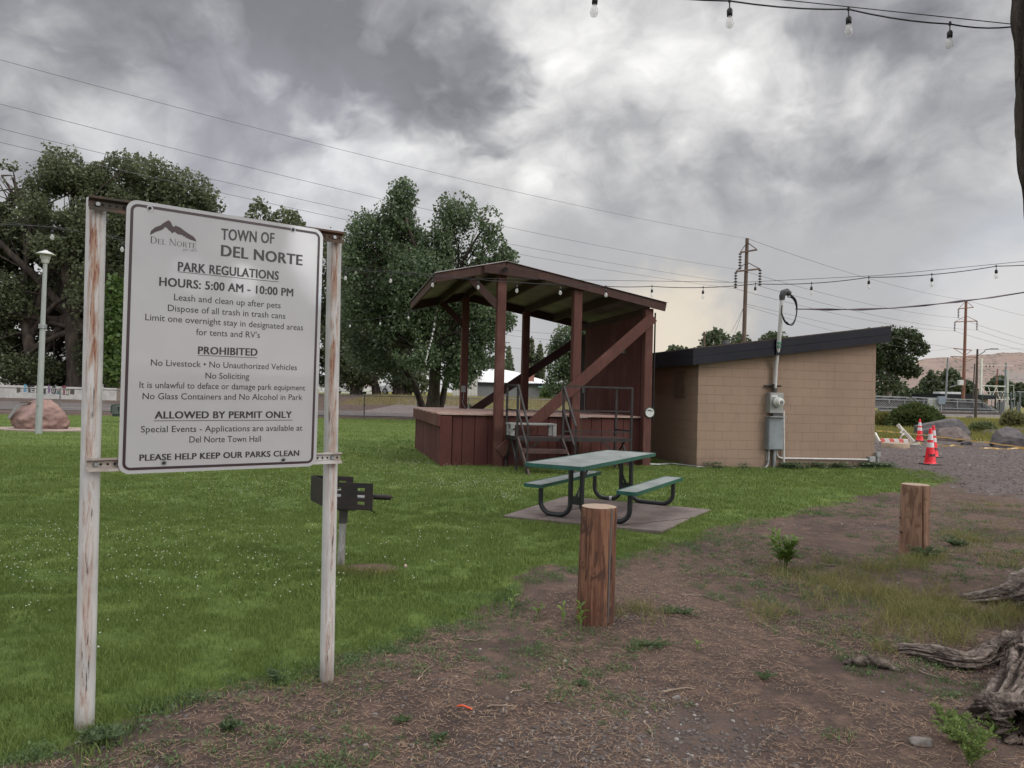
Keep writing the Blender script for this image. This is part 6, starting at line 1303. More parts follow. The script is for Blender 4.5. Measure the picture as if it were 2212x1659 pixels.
        if ch == 'D': stem(.16); R4(.16, .95, .36, 1); R4(.16, 0, .36, .05); ring_(.34, .5, .42, .5, -90, 90)
        if ch == 'E': stem(.16); R4(.16, .955, .56, 1); R4(.16, 0, .58, .045); R4(.16, .48, .46, .525); R4(.53, .80, .57, 1); R4(.55, 0, .59, .2); R4(.43, .40, .47, .6)
        if ch == 'L': stem(.16); R4(.16, 0, .56, .045); R4(.53, 0, .57, .22)
        if ch == 'N': stem(.14, TN); stem(.74, TN, (0, 1)); q.append([(.08, 1), (.20, 1), (.77, 0), (.70, 0)])
        if ch == 'O': ring_(.40, .5, .39, .52, 0, 360, 32)
        if ch == 'R': stem(.16); R4(.16, .955, .36, 1); R4(.16, .46, .38, .505); ring_(.36, .73, .26, .27, -90, 90, 14); q.append([(.34, .48), (.45, .48), (.74, 0), (.60, 0)])
        if ch == 'T': stem(.33, TH, (1, 0)); R4(.02, .955, .64, 1); R4(.02, .80, .055, 1); R4(.605, .80, .64, 1)
        return q, w
    m = MB(); x = 0; items = []
    for ch, sc in (('D', 1), ('E', .76), ('L', .76), (' ', 1), ('N', 1), ('O', .76), ('R', .76), ('T', .76), ('E', .76)):
        if ch == ' ': x += .28; continue
        q, w = glyph(ch); items += [[(x+px*sc, py*sc) for px, py in r] for r in q]; x += w*sc+.045
    (s0, t0), (s1, t1) = pl2(367, 472), pl2(826, 527); cp = pl2(367, 405)[1]-t0
    for r in items: m.add([sp2(s0+(s1-s0)*px/x, t0+(t1-t0)*px/x+py*cp, .0008) for px, py in r], [(0, 1, 2, 3)])
    m.build('logo_lettering', simple('logo_grey', (.055, .045, .055), None, 5, .4), pan)
    (s0, t0), (s1, t1) = pl2(690, 548), pl2(824, 556); me = text_mesh('EST. 1872', 1.0, .0); x0 = min(v.co.x for v in me.vertices); x1 = max(v.co.x for v in me.vertices); o0 = ORG[pan.name]
    for v in me.vertices:
        f = (v.co.x-x0)/(x1-x0); v.co = sp2(s0+(s1-s0)*f+v.co.y*.0045, t0+(t1-t0)*f+v.co.y*.0125, .0008)-o0
    me.name = 'logo_date'; link('logo_date', me, simple('logo_date_grey', (.12, .11, .12), None), pan)
    for (cx, cy) in ((829, 184), (1621, 303), (906, 1592), (1567, 1576)):
        s, t = pl(cx, cy); m = MB(); m.lathe(sp2(s, t, .0006), [(.0125, 0), (.0125, .002)], 18, n); w = m.build('washer', M_galv, pan); m = MB(); m.lathe(sp2(s, t, .003), [(.0075, 0), (.0075, .005), (.0055, .007)], 6, n); m.build('bolt', M_steel, pan)
sign()
# ================================================================== LOG BOLLARDS
def logmat(name, c1, c2, c3):
    q = NB(name); v = q.map(q.obj, (1, 1, .07)); n1 = q.noise(v, 26, 8, .65, 1.2); n2 = q.noise(q.map(q.obj, (1, 1, .28)), 15, 6, .6, 1.6); n3 = q.noise(q.obj, 3, 4)
    c = q.mix(q.mr(n1, .40, .58), c1, c2); c = q.mix(q.math('MULTIPLY', q.mr(n2, .52, .62), .8), c, c3); c = q.mix(q.math('MULTIPLY', q.mr(n3, .45, .7), .4), c, c3); return q.fin(c, .8, 0, q.bump(q.math('ADD', n1, n2), .5, .005), .25)
def endmat(name):
    q = NB(name); w = q.n('ShaderNodeTexWave', wave_type='RINGS', rings_direction='Z'); w.inputs['Scale'].default_value = 22; w.inputs['Distortion'].default_value = 2.0; q.L.new(q.obj, w.inputs['Vector']); return q.fin(q.mix(q.math('MULTIPLY', w.outputs['Fac'], .5), (.36, .27, .20), (.19, .125, .09)), .9)
def bollard(u, v, r, h, label, mat, seed, crack_deg, crack_w, lean, cracks=()):
    p = GG(u, v); root = thing('log_bollard', p, label, 'bollard', 'log bollards at the lawn edge'); na, nz = 144, 46; A = np.linspace(0, 2*np.pi, na, endpoint=False); Zs = np.linspace(-.12, h, nz); vs = []
    AA, Z2 = np.meshgrid(A, Zs); P = np.stack([np.cos(AA)*3, np.sin(AA)*3, Z2*1.2], -1); rad = r*(1+.10*(fbm(P*.6, 3, seed)-.5)+.022*(fbm(np.stack([np.cos(AA)*14, np.sin(AA)*14, Z2*2.2], -1), 3, seed+3)-.5)) * (1+.04*(h-Z2)/h)
    for (cd, cw, dep) in ((crack_deg, crack_w, .045),)+tuple(cracks):
        a0 = R(cd)+.05*np.sin(Z2*5+seed); dd = np.angle(np.exp(1j*(AA-a0))); rad -= dep*np.exp(-(dd/cw)**2)
    rad = np.where(Z2 > h-.006, rad-.004, rad)
    X = np.cos(AA)*rad+lean*Z2; Y = np.sin(AA)*rad; V_ = np.stack([X+p.x, Y+p.y, Z2+p.z], -1).reshape(-1, 3); ix = np.arange(na*nz).reshape(nz, na); f = np.stack([ix[:-1], np.roll(ix[:-1], -1, 1), np.roll(ix[1:], -1, 1), ix[1:]], -1).reshape(-1, 4)
    npmesh('log', V_, [f], mat, root, smooth=True); top = V_.reshape(nz, na, 3)[-1]; cen = top.mean(0)
    m = MB(); m.add([V(t) for t in top]+[V(cen)+UP*.003], [(i, (i+1) % na, na) for i in range(na)]); m.build('end_grain', endmat('end_grain_wood'), root)
    return root, p
b1, p1 = bollard(1285.5, 1342, .120, .775, 'reddish brown log bollard with a cable in its crack before the picnic table', logmat('log_red', (.22, .110, .066), (.115, .052, .034), (.055, .030, .024)), 3, -52, .05, .012)
m = MB(); a_ = R(-52); m.tube([p1+V((math.cos(a_+.02*math.sin(i))*(.112+.000*i)+.012*z, math.sin(a_+.02*math.sin(i))*.112, z)) for i, z in enumerate(np.linspace(.02, .77, 9))], .0105, 10); m.build('cable', simple('cable_grey', (.12, .105, .10), None, 5, .5), b1)
b2, p2 = bollard(1973, 1196, .132, .71, 'weathered tan log bollard with knots near the right edge', logmat('log_tan', (.29, .175, .115), (.20, .115, .078), (.13, .07, .05)), 8, -86, .035, .014, ((-40, .03, .012),))
for (uu, vv, rr) in ((1955, 1122, .014), (1957, 1153, .016), (1995, 1110, .017), (1953, 1062, .012)):
    q = RP(uu, vv, p2+V((0, -.125, 0)), V((0, 1, 0))); dx = (q.x-p2.x-.014*q.z); yy = p2.y-math.sqrt(max(.001, .134**2-dx*dx)); m = MB(); m.lathe(V((q.x, yy+.006, q.z)), [(rr, -.004), (rr*.6, .001), (.002, .002)], 12, V((dx, yy-p2.y, 0)).normalized()); m.build('knot', simple('knot_brown', (.05, .028, .02), None, 20), b2)
# ================================================================== PICNIC TABLE ON ITS PAD
def pad():
    q = NB('pad_concrete'); o = q.obj; c = q.mix(q.mr(q.noise(o, 2.2, 6, .65), .35, .65), (.185, .150, .138), (.125, .100, .094)); c = q.mix(q.math('MULTIPLY', q.mr(q.noise(q.map(o, (.6, 2.5, 1)), 3.2, 5, .65), .52, .66), .55), c, (.085, .068, .066)); c = q.mix(q.math('MULTIPLY', q.mr(q.noise(o, 24, 4), .62, .7), .4), c, (.27, .24, .23))
    pts = [V((x, y, 0)) for x, y in PAD]; m = MB(); m.prism([p+UP*-.1 for p in pts], UP*.13); o = m.build('concrete_pad', q.fin(c, .9, 0, q.bump(q.noise(o, 30, 5), .3, .01), .2), None, bevel=.01); tag(o, 'rough grey concrete pad under the green picnic table', 'concrete pad')
    m = MB(); A, B, C_, D = pts
    for (p, q_, r) in ((A.lerp(D, .22), B.lerp(C_, .35), .006), (A.lerp(D, .72), C_.lerp(D, .45), .007)):
        for i in range(12):
            a = p.lerp(q_, i/12)+V((.02*math.sin(i*1.7), .02*math.cos(i*2.3), .0315)); b = p.lerp(q_, (i+1)/12)+V((.02*math.sin((i+1)*1.7), .02*math.cos((i+1)*2.3), .0315)); m.beam(a, b, r*1.6, .002)
    ck = m.build('crack', M_dark, o)
pad()
def table():
    c4 = [G(u, v, .735) for u, v in ((1136.7, 1001.7), (1264.6, 1008.7), (1413.5, 978), (1306, 969.8))]; nm, fm = V((.81, 8.615, 0)), V((1.655, 10.12, 0)); a = (fm-nm).normalized(); p = V((a.y, -a.x, 0)); tc = sum(c4, V())/4; L_ = ((c4[2]-c4[1]).length+(c4[3]-c4[0]).length)/2*.97; Wd = .74; tc.z = 0
    root = thing('picnic_table', (nm+fm)/2, 'green metal mesh picnic table with two attached benches on black tube legs', 'picnic table'); q = NB('green_coat'); o = q.obj
    gr = q.fin(q.mix(q.mr(q.noise(o, 6, 5), .4, .7), (.022, .105, .085), (.016, .075, .062)), .32, 0, None, .5, .3)
    q = NB('mesh_sheen'); ms = q.fin(q.mix(q.mr(q.noise(q.obj, 3, 5), .35, .65), (.45, .48, .47), (.33, .36, .35)), .34, 0, None, .6); M_leg = simple('leg_black', (.016, .017, .022), (.024, .025, .028), 8, .35, 0, .05, 40)  # pale grey paints the sky's sheen into the colour of the green mesh
    def slab(c, L, Wd, z, name, th=.045, cell=.026):
        r = .05; nseg = 6; P = []
        for (sx, sy, a0) in ((1, 1, 0), (-1, 1, 90), (-1, -1, 180), (1, -1, 270)):
            for i in range(nseg+1):
                an = R(a0+90*i/nseg); P.append(V((sx*(L/2-r)+r*math.cos(an), sy*(Wd/2-r)+r*math.sin(an), 0)))
        W3 = lambda s, dz: c+a*s.x+p*s.y+UP*(z+dz); k = len(P); inn = [V((s.x*(1-.012/(L/2)), s.y*(1-.012/(Wd/2)), 0)) for s in P]; m = MB(); vs = [W3(s, 0) for s in P]+[W3(s, -th) for s in P]+[W3(s, 0) for s in inn]+[W3(s, -th) for s in inn]; fs = []
        for i in range(k): j = (i+1) % k; fs += [(i, k+i, k+j, j), (i, j, 2*k+j, 2*k+i), (k+i, 3*k+i, 3*k+j, k+j), (2*k+i, 2*k+j, 3*k+j, 3*k+i)]
        m.add(vs, fs); top = m.build(name, gr, root); m = MB(); hw, hl = Wd/2-.010, L/2-.010; s = -hl-2*hw
        while s < hl:
            for sg in (1, -1):
                y0, y1 = (-hw, hw) if sg > 0 else (hw, -hw); x0, x1 = s, s+2*hw; t0 = max(0, (-hl-x0)/(2*hw)); t1 = min(1, (hl-x0)/(2*hw))
                if t1-t0 > .01:
                    A_ = V((x0+(x1-x0)*t0, y0+(y1-y0)*t0, 0)); B_ = V((x0+(x1-x0)*t1, y0+(y1-y0)*t1, 0)); m.beam(W3(A_, -.008), W3(B_, -.008), .0085, .006)
            s += cell*1.2
        m.build('mesh_top', ms, top)
        m = MB(); m.beam(W3(V((-hl, 0, 0)), -.03), W3(V((hl, 0, 0)), -.03), .05, .03); m.build('support_bar', M_leg, top)
    slab(tc, L_, Wd, .735, 'tabletop')
    zb = .435
    def bench(nl, nr, fr):
        A, B, Cc = G(*nl, zb), G(*nr, zb), G(*fr, zb); L = (Cc-B).dot(a); mid = (A+B)/2; mid = mid-a*((A+B)/2-B).dot(a)*0; c = mid+a*(L/2-(B-mid).dot(a)*0); c.z = 0; slab(c, L, .26, zb, 'bench_seat', .042); return (c-nm).dot(p)
    pl_ = bench((1127.7, 1042.8), (1170, 1048), (1286, 1017.5)); pr_ = bench((1330, 1059), (1374, 1064.7), (1471.7, 1031))
    def U(fr, pb, pi, sgn):
        z0 = .055; r = .15; pts = [fr+p*pb+UP*(zb-.04)]; 
        def arc(c, a0, a1, k=7): return [fr+p*(c[0]+r*math.cos(R(a0+(a1-a0)*i/k)))+UP*(c[1]+r*math.sin(R(a0+(a1-a0)*i/k))) for i in range(k+1)]
        pts += [fr+p*pb+UP*.25]
        if sgn < 0: pts += arc((pb+r, z0+r), 180, 270)+arc((pi-r, z0+r), 270, 360)
        else: pts += arc((pb-r, z0+r), 0, -90)+arc((pi+r, z0+r), 270, 180)
        pts += [fr+p*pi+UP*.70]; m = MB(); m.tube(pts, .030, 12); m.build('leg', M_leg, root)
    for fr in (nm, fm):
        U(fr, pl_-.0, -.075, -1); U(fr, pr_, .075, 1); m = MB(); m.beam(fr+p*-.075+UP*.25, fr+p*.075+UP*.25, .03, .10); m.build('leg_plate', M_leg, root)
    for fr, s in ((nm, 1), (fm, -1)):
        m = MB(); m.tube([fr+UP*.28, fr+a*.42*s+UP*.69], .016, 10); m.build('brace', M_leg, root)
    q = fm-p*.22+UP*.055; m = MB(); m.tube([q-p*.018, q+p*.018], .036, 14); m.build('tape_band', M_conduit, root)
table()
# ================================================================== BARBECUE GRILL
def grill():
    b = GG(735, 1226); M_iron = simple('grill_iron', (.022, .020, .021), (.040, .026, .025), 5, .6, .3, .15, 40); zt = .757; n0, n1 = V((-1.50, 5.87, 0)), V((-1.117, 5.83, 0)); f0, f1 = V((-1.755, 6.30, 0)), V((-1.375, 6.26, 0)); root = thing('barbecue_grill', b, 'black steel park barbecue grill on a post behind the right sign post', 'grill')
    H = .22; d = (n1-n0).normalized(); dn = V((-d.y, d.x, 0))
    def plate(a, bb, holes, name):
        L = (bb-a).length; e = (bb-a).normalized(); nn = V((-e.y, e.x, 0)); xs = [0]; rects = holes; xcut = sorted(set([0, L]+[h[0] for h in rects]+[h[1] for h in rects])); zcut = sorted(set([zt-H, zt]+[h[2] for h in rects]+[h[3] for h in rects])); m = MB()
        for i in range(len(xcut)-1):
            for j in range(len(zcut)-1):
                cx, cz = (xcut[i]+xcut[i+1])/2, (zcut[j]+zcut[j+1])/2
                if any(h[0] < cx < h[1] and h[2] < cz < h[3] for h in rects): continue
                m.box(a+e*cx+UP*cz, (xcut[i+1]-xcut[i], .006, zcut[j+1]-zcut[j]), (e, nn, UP))
        return m.build(name, M_iron, root)
    hs = [(x, x+.062, zt-z-.026, zt-z) for x in (.055, .255) for z in (.04, .098, .152)]; plate(n0, n1, hs, 'side_plate'); plate(f0, f1, hs, 'side_plate'); plate(n0, f0, [], 'back_plate')
    m = MB(); m.prism([n0+UP*(zt-H), n1+UP*(zt-H), f1+UP*(zt-H), f0+UP*(zt-H)], UP*.006); m.build('floor', M_iron, root)
    m = MB(); m.add([n1+UP*(zt-H), f1+UP*(zt-H), f1+d*.05+UP*(zt-H-.03), n1+d*.05+UP*(zt-H-.03)], [(0, 1, 2, 3), (3, 2, 1, 0)]); m.build('lip', M_iron, root)
    m = MB()
    for k in range(16):
        t = (k+.5)/16; m.tube([n0.lerp(f0, t)+UP*(zt-.12), n1.lerp(f1, t)+UP*(zt-.12)], .006, 6)
    m.tube([n1.lerp(f1, .02)+UP*(zt-.12), n1.lerp(f1, .98)+UP*(zt-.12)], .008, 6); g = m.build('grate', M_greybox, root)
    hb = n1.lerp(f1, .15)+UP*(zt-.125); m = MB(); m.tube([hb-d*.02, hb+d*.20+UP*.012], .006, 6); coil = [hb+d*(.03+.15*i/168)+UP*(.008+(.019)*math.cos(i*2*math.pi/8))+dn*.019*math.sin(i*2*math.pi/8) for i in range(169)]; m.tube(coil, .0042, 5); m.build('handle', M_iron, g)
    c = (n0+n1+f0+f1)/4; bp_ = V((b.x, b.y, 0)); m = MB(); m.tube([V((b.x+.012, b.y, zt-H-.16)), V((b.x+.016, b.y, zt-H+.0))], .038, 18); m.tube([V((b.x+.012, b.y, zt-H-.17)), V((b.x+.012, b.y, zt-H-.155))], .041, 18); m.build('sleeve', simple('sleeve_grey', (.06, .055, .055), (.1, .09, .085), 9), root); m = MB(); m.box(V((b.x+.02, b.y, zt-H-.03)), (.22, .12, .045)); m.build('bracket', M_iron, root)
    m = MB(); m.tube([V((b.x, b.y, b.z-.1)), V((b.x+.012, b.y, zt-H-.15))], .031, 18); m.build('post', simple('post_flaking', (.38, .37, .36), (.12, .11, .105), 11, .7, 0, .2, 40, (1, 1, .35)), root)
grill()
# ================================================================== LAMP POST, MONUMENT, BENCH ON THE LEFT
def lamp():
    b = GG(83, 937); Z = (b-EYEV).dot(fwd); top = at(97.8, 567, Z); root = thing('lamp_post', b, 'pale grey lamp post with a flat conical cap left of the sign', 'lamp post'); d = (top-b).normalized(); k = Z/F_PX
    q = woodmat('lamp_post_grey', (.33, .35, .345), (.27, .29, .285), (.36, .36, .34), (8, 8, .6), .6, .1); m = MB(); m.tube([b-d*.1, b.lerp(top, .62)], [8.8*k*.76, 7.0*k*.76], 20); m.tube([b.lerp(top, .60), top], [6.6*k*.74, 5.4*k*.74], 20); m.build('post', q, root)
    m = MB(); m.tube([b.lerp(top, .615), b.lerp(top, .64)], 8*k, 16); m.build('band', M_galv, root)
    W2 = simple('lamp_white', (.50, .50, .49), (.42, .42, .41), 6); m = MB(); m.lathe(top-d*.02, [(6*k, 0), (7.5*k, .05), (8.4*k, 9*k), (8.8*k, 9.6*k)], 24, d); m.build('housing', W2, root); m = MB(); m.lathe(top-d*.02+d*9.6*k, [(9.6*k, 0), (10.4*k, 9.5*k)], 24, d); m.build('lens', simple('lamp_lens', (.40, .40, .36), (.33, .33, .30), 4, .3), root)
    m = MB(); m.lathe(top-d*.02+d*18.5*k, [(19*k, 0), (19.3*k, .6*k), (10*k, 5.6*k), (4.2*k, 8*k), (4*k, 9.5*k)], 32, d); m.build('cap', W2, root); m = MB(); m.lathe(top-d*.02+d*28*k, [(3.6*k, 0), (3.6*k, 2*k), (2*k, 3*k)], 14, d); m.build('finial', M_dark, root)
    f = b.lerp(top, .165); m = MB(); m.tube([f-V((0, 8*k, 0)), f-V((0, 8.8*k, 0))], 2.4*k, 12); m.build('access_cover', M_greybox, root)
lamp()
def monument():
    b = GG(70, 931); k = (b-EYEV).dot(fwd)/F_PX; c = b+V((-.10, .55, 0)); m = MB(); n = 40; m.prism([V((c.x+.10+1.62*math.cos(2*math.pi*i/n), c.y+.95*math.sin(2*math.pi*i/n), -.05)) for i in range(n)], UP*.10); tag(m.build('monument_slab', simple('slab_tan', (.34, .27, .23), (.27, .21, .18), 4, .9), bevel=.01), 'round tan concrete slab under the pink memorial boulder', 'slab')
    mt = simple('pink_granite', (.265, .165, .14), (.18, .112, .10), 3.2, .8, 0, .6, 9, bdist=.02)
    root = thing('memorial_boulder', (c.x, c.y, .05), 'rounded pink granite memorial boulder with plaque beside the lamp post', 'boulder'); o = rock('stone', None, (0, 0, .30), (.86, .66, .62), 21, mt, amp=.15, rz=.2, cuts=3); o.location = V((0, 0, .30)); o.parent = root; ORG[o.name] = ORG[root.name]
    n_ = V((-.62, -.62, .48)).normalized(); pc = V((c.x, c.y, .05))+V((-.60, -.43, .52)); ax1 = V((-.70, .70, 0)).normalized(); ax1 = V((n_.y, -n_.x, 0)).normalized(); ax2 = n_.cross(ax1); m = MB(); m.box(pc, (.34, .46, .03), (ax1, ax2, n_)); m.build('plaque', simple('plaque_metal', (.22, .21, .20), (.13, .125, .12), 30, .5, .3), root)
    m = MB(); m.box(V((c.x-.44, c.y-.1, .86)), (.34, .10, .035)); m.lathe(V((c.x-.40, c.y-.1, .87)), [(.035, 0), (.03, .05), (.02, .08), (.01, .10)], 12); m.build('plaque_top', simple('top_brown', (.13, .085, .07), None), root)
monument()
def bench():
    P = lambda u, v, Z=28.4: at(u, v, Z); root = thing('park_bench', GG(258, 913), 'dark green metal park bench half hidden behind the sign panel', 'bench'); m = MB(); fr = [P(240.5, 880), P(242, 875), P(258, 874), P(290, 875), P(300, 876), P(300, 893), P(290, 895), P(244, 894.5), P(240.5, 891)]; m.tube(fr+[fr[0]], .03, 8); m.build('back_frame', M_green, root); m = MB(); m.prism([P(242, 877), P(299, 878), P(299, 892), P(242, 892.5)], V((0, .02, 0))); m.build('backrest', simple('bench_mesh', (.07, .085, .08), (.10, .115, .11), 20), root)
    m = MB(); a, b = P(241.5, 899), P(300, 901); m.prism([a, b, b+V((0, .45, 0)), a+V((0, .45, 0))], UP*.05); m.build('seat', M_green, root, bevel=.01)
    for u in (256.5, 294): m = MB(); q = P(u, 900); m.tube([V((q.x, q.y+.3, 0)), V((q.x, q.y+.3, q.z)), V((q.x, q.y+.05, q.z+.1)), P(u, 878)], .04, 8); m.build('leg', M_green, root)
bench()
# ================================================================== BIG OLD TREE AT THE RIGHT EDGE
def oldbark(k=1.0, name='old_bark', st=(1, 1, .22), furrow=True):
    q = NB(name); o = q.obj; v = q.map(o, st); n1 = q.noise(v, 11, 8, .72, 1.4); n2 = q.noise(o, 34, 5, .7); n3 = q.noise(v, 4.5, 5, .6, 2.0)
    f = lambda *c: tuple(x*k for x in c); c = q.mix(q.mr(n1, .36, .66), f(.30, .245, .21), f(.13, .10, .086)); c = q.mix(q.math('MULTIPLY', q.mr(n2, .56, .70), .7), c, f(.40, .345, .305)); at_ = q.n('ShaderNodeAttribute'); at_.attribute_name = 'grain'; c = q.mix(q.mr(at_.outputs['Fac'], .02, .30, .9, 0), c, f(.045, .034, .030)) if furrow else c; c = q.mix(q.mr(at_.outputs['Fac'], .5, .9, 0, .5), c, f(.42, .37, .33)) if furrow else c; return q.fin(c, .95, 0, q.bump(q.math('SUBTRACT', n1, q.mr(n3, .5, .63)), 1.0, .05), .15)
def grain(o, val):
    a = o.data.attributes.new('grain', 'FLOAT', 'POINT'); a.data.foreach_set('value', np.asarray(val, np.float32).ravel()); return o
def bigtree():
    root = thing('cottonwood_tree', (4.6, 5.35, 0), 'huge old tree at the right edge with deeply furrowed trunk and bare roots', 'tree'); mt = oldbark(1.2, 'root_bark', (1, 1, 1.6)); mtt = oldbark(.33, 'trunk_bark_backlit', (1, 1, .16)); na, nz = 220, 240; A = np.linspace(0, 2*np.pi, na, endpoint=False); Zs = np.concatenate([np.linspace(-.15, .8, 70), np.linspace(.82, 7.5, nz-70)]); AA, ZZ_ = np.meshgrid(A, Zs)  # trunk copy of the bark darkened in colour to look backlit; roots stay pale
    cx = np.interp(ZZ_, [-.2, 0, 1, 2.4, 4.4, 7.5], [4.92, 4.88, 4.76, 4.56, 4.37, 4.12]); r = np.interp(ZZ_, [-.2, .1, .5, 1, 2.4, 4.4, 7.5], [.80, .72, .60, .57, .545, .515, .50]); cy = 5.35+0*ZZ_
    fl = np.zeros_like(r)
    for (a0, w, h) in ((R(168), .26, .45), (R(214), .30, .6), (R(250), .3, .3), (R(120), .3, .3), (R(30), .4, .3), (R(-50), .4, .4)): fl += h*np.exp(-(np.angle(np.exp(1j*(AA-a0)))/w)**2)
    r = r+fl*np.exp(-np.clip(ZZ_, 0, 9)/.28)*.75
    fur = fbm(np.stack([np.cos(AA)*4.2, np.sin(AA)*4.2, ZZ_*.55], -1), 4, 5); fur2 = fbm(np.stack([np.cos(AA)*11, np.sin(AA)*11, ZZ_*1.6], -1), 3, 15); r = r+.16*(np.abs(fur-.5)*2)**.7-.07+.06*(fur2-.5)+.03*(fbm(np.stack([np.cos(AA)*6, np.sin(AA)*6, ZZ_*5], -1), 2, 45)-.5)
    P = np.stack([cx+np.cos(AA)*r, cy+np.sin(AA)*r, ZZ_], -1).reshape(-1, 3); ix = np.arange(na*nz).reshape(nz, na); f = np.stack([ix[:-1], np.roll(ix[:-1], -1, 1), np.roll(ix[1:], -1, 1), ix[1:]], -1).reshape(-1, 4); grain(npmesh('trunk', P, [f], mtt, root, smooth=True), np.clip(np.abs(fur-.5)*3+.5*(fur2-.5), 0, 1).ravel())
    def rootlimb(pts, rad, seed, nm='surface_root', flat=.8):
        pts = [V(p) for p in pts]; n = 110; seg = len(pts)-1; path = []
        for i in range(n):
            t = i/(n-1)*seg; k = min(int(t), seg-1); f_ = t-k; p0 = pts[max(k-1, 0)]; p1 = pts[k]; p2 = pts[k+1]; p3 = pts[min(k+2, seg)]; path.append(.5*((2*p1)+(p2-p0)*f_+(2*p0-5*p1+4*p2-p3)*f_*f_+(3*p1-p0-3*p2+p3)*f_**3))
        rs = np.interp(np.linspace(0, seg, n), range(len(rad)), rad); na_ = 72; vs = []
        for i, p in enumerate(path):
            T = (path[min(i+1, n-1)]-path[max(i-1, 0)]).normalized(); x = UP.cross(T).normalized(); y = T.cross(x)
            for j in range(na_):
                a = 2*math.pi*j/na_; vs.append((p, x, y, a, rs[i], i))
        a = np.array([q[3] for q in vs]); ii = np.array([q[5] for q in vs]); rr = np.array([q[4] for q in vs]); tw = a+ii*.012; fu = fbm(np.stack([np.cos(tw)*3.4+seed, np.sin(tw)*3.4, ii*.022], -1), 3, seed); f2 = fbm(np.stack([np.cos(tw)*11+seed, np.sin(tw)*11, ii*.055], -1), 3, seed+2); lump = fbm(np.stack([np.cos(a)*.9+seed, np.sin(a)*.9, ii*.10], -1), 3, seed+4); gr = np.abs(fu-.5)*2; rr = rr*(.62+.85*gr**.8+.45*(f2-.5)+.55*(lump-.5)+.14)
        out = np.array([tuple(q[0]+q[1]*math.cos(q[3])*rr[k]+q[2]*math.sin(q[3])*rr[k]*flat) for k, q in enumerate(vs)]); ix = np.arange(n*na_).reshape(n, na_); f = np.stack([ix[:-1], np.roll(ix[:-1], -1, 1), np.roll(ix[1:], -1, 1), ix[1:]], -1).reshape(-1, 4); grain(npmesh(nm, out, [f], mt, root, smooth=True), np.clip(gr*1.5+.6*(f2-.5), 0, 1))
    g = lambda u, v, z=0: G(u, v, z)
    rootlimb([(4.75, 5.5, .42), g(2240, 1272, .12), g(2165, 1292, .03), g(2075, 1296, -.03)], [.24, .16, .10, .05], 3)
    rootlimb([(4.6, 4.95, .30), g(2300, 1385, .06), g(2225, 1435, .03), g(2182, 1498, .015), g(2130, 1552, -.03)], [.20, .155, .115, .09, .045], 9)
    rootlimb([g(2215, 1400, .10), g(2150, 1408, .05), g(2085, 1440, .0)], [.12, .08, .04], 13)
    rootlimb([g(2230, 1570, .10), g(2190, 1545, .10), g(2140, 1535, .05), g(2118, 1548, -.03)], [.12, .10, .08, .03], 17)
    rootlimb([g(2130, 1425, .0), g(2080, 1428, .035), g(2010, 1412, .035), g(1955, 1402, .015), g(1925, 1408, -.03)], [.05, .055, .05, .038, .02], 21)
    v, f = leaves(crown_pts([((5.2, 1.5, 10.8), (4.6, 3.6, 3.2)), ((1.5, -1.5, 11.5), (3.5, 3.2, 2.6)), ((8, 4.5, 12.5), (3.6, 3.2, 3.0)), ((6, -3, 11), (4, 3.5, 3))], 15000, .3, .42, .5, 4), .20); npmesh('crown', v, f, M_leaf_cot, root)
    m = MB()
    for e in ((5.2, 1.5, 11), (1.8, -1.2, 11.5), (7.8, 4.3, 12.5), (6, -2.5, 11)): m.tube(limb_path((3.97, 5.35, 7.2), e, .1), [.40, .34, .28, .22, .16, .10, .05], 12, False)
    m.build('limb', mtt, root)
bigtree()
def loose_root():
    pts = [G(u, v, z) for u, v, z in ((1822, 1432, .01), (1850, 1426, .04), (1885, 1428, .045), (1925, 1440, .03), (1958, 1458, .0))]; m = MB(); seg = [pts[k].lerp(pts[k+1], t/6)+V((random.gauss(0, .004), random.gauss(0, .006), random.gauss(0, .004))) for k in range(4) for t in range(6)]; m.tube(seg, [.004+.020*math.sin(math.pi*(i+1)/25)*random.uniform(.7, 1.25) for i in range(24)], 10); m.tube([p+V((.01, .028, -.004)) for p in seg[2:20]], [.003+.014*math.sin(math.pi*(i+1)/19)*random.uniform(.6, 1.3) for i in range(18)], 8); tag(m.build('bark_piece', oldbark(1.0, 'dry_root', (1, 1, 1), False)), 'curved weathered root piece half buried in the dirt, left of the big roots', 'root piece')
loose_root()
# ================================================================== STRING LIGHTS
M_cord = simple('cord_black', (.014, .012, .016), None, 5, .5)
def bulbglass():
    q = NB('bulb_glass'); q.fin((.80, .80, .78), .06, 0, None, .6); tr = q.n('ShaderNodeBsdfTransparent'); ms = q.n('ShaderNodeMixShader'); ms.inputs[0].default_value = .62; q.L.new(q.b.outputs[0], ms.inputs[1]); q.L.new(tr.outputs[0], ms.inputs[2]); q.L.new(ms.outputs[0], q.N['Material Output'].inputs[0]); return q.m
M_bulb = bulbglass()
def mesh_of(mb, name):
    me = bpy.data.meshes.new(name); me.from_pydata([tuple(p) for p in mb.v], [], mb.f); me.polygons.foreach_set('use_smooth', mb.smooth); return me
_s = MB(); _s.tube([(0, 0, 0), (0, 0, -.055)], .005, 6); _s.lathe((0, 0, -.115), [(.012, 0), (.020, .003), (.021, .045), (.014, .058), (.008, .064)], 14); _s.lathe((0, 0, -.01), [(.010, 0), (.012, .012), (.008, .03)], 8)
_b = MB(); _b.lathe((0, 0, -.205), [(.004, 0), (.016, .004), (.026, .016), (.030, .034), (.027, .055), (.019, .076), (.014, .090)], 16)
ME_SOCK = mesh_of(_s, 'socket'); ME_SOCK.materials.append(M_cord); ME_BULB = mesh_of(_b, 'bulb'); ME_BULB.materials.append(M_bulb)
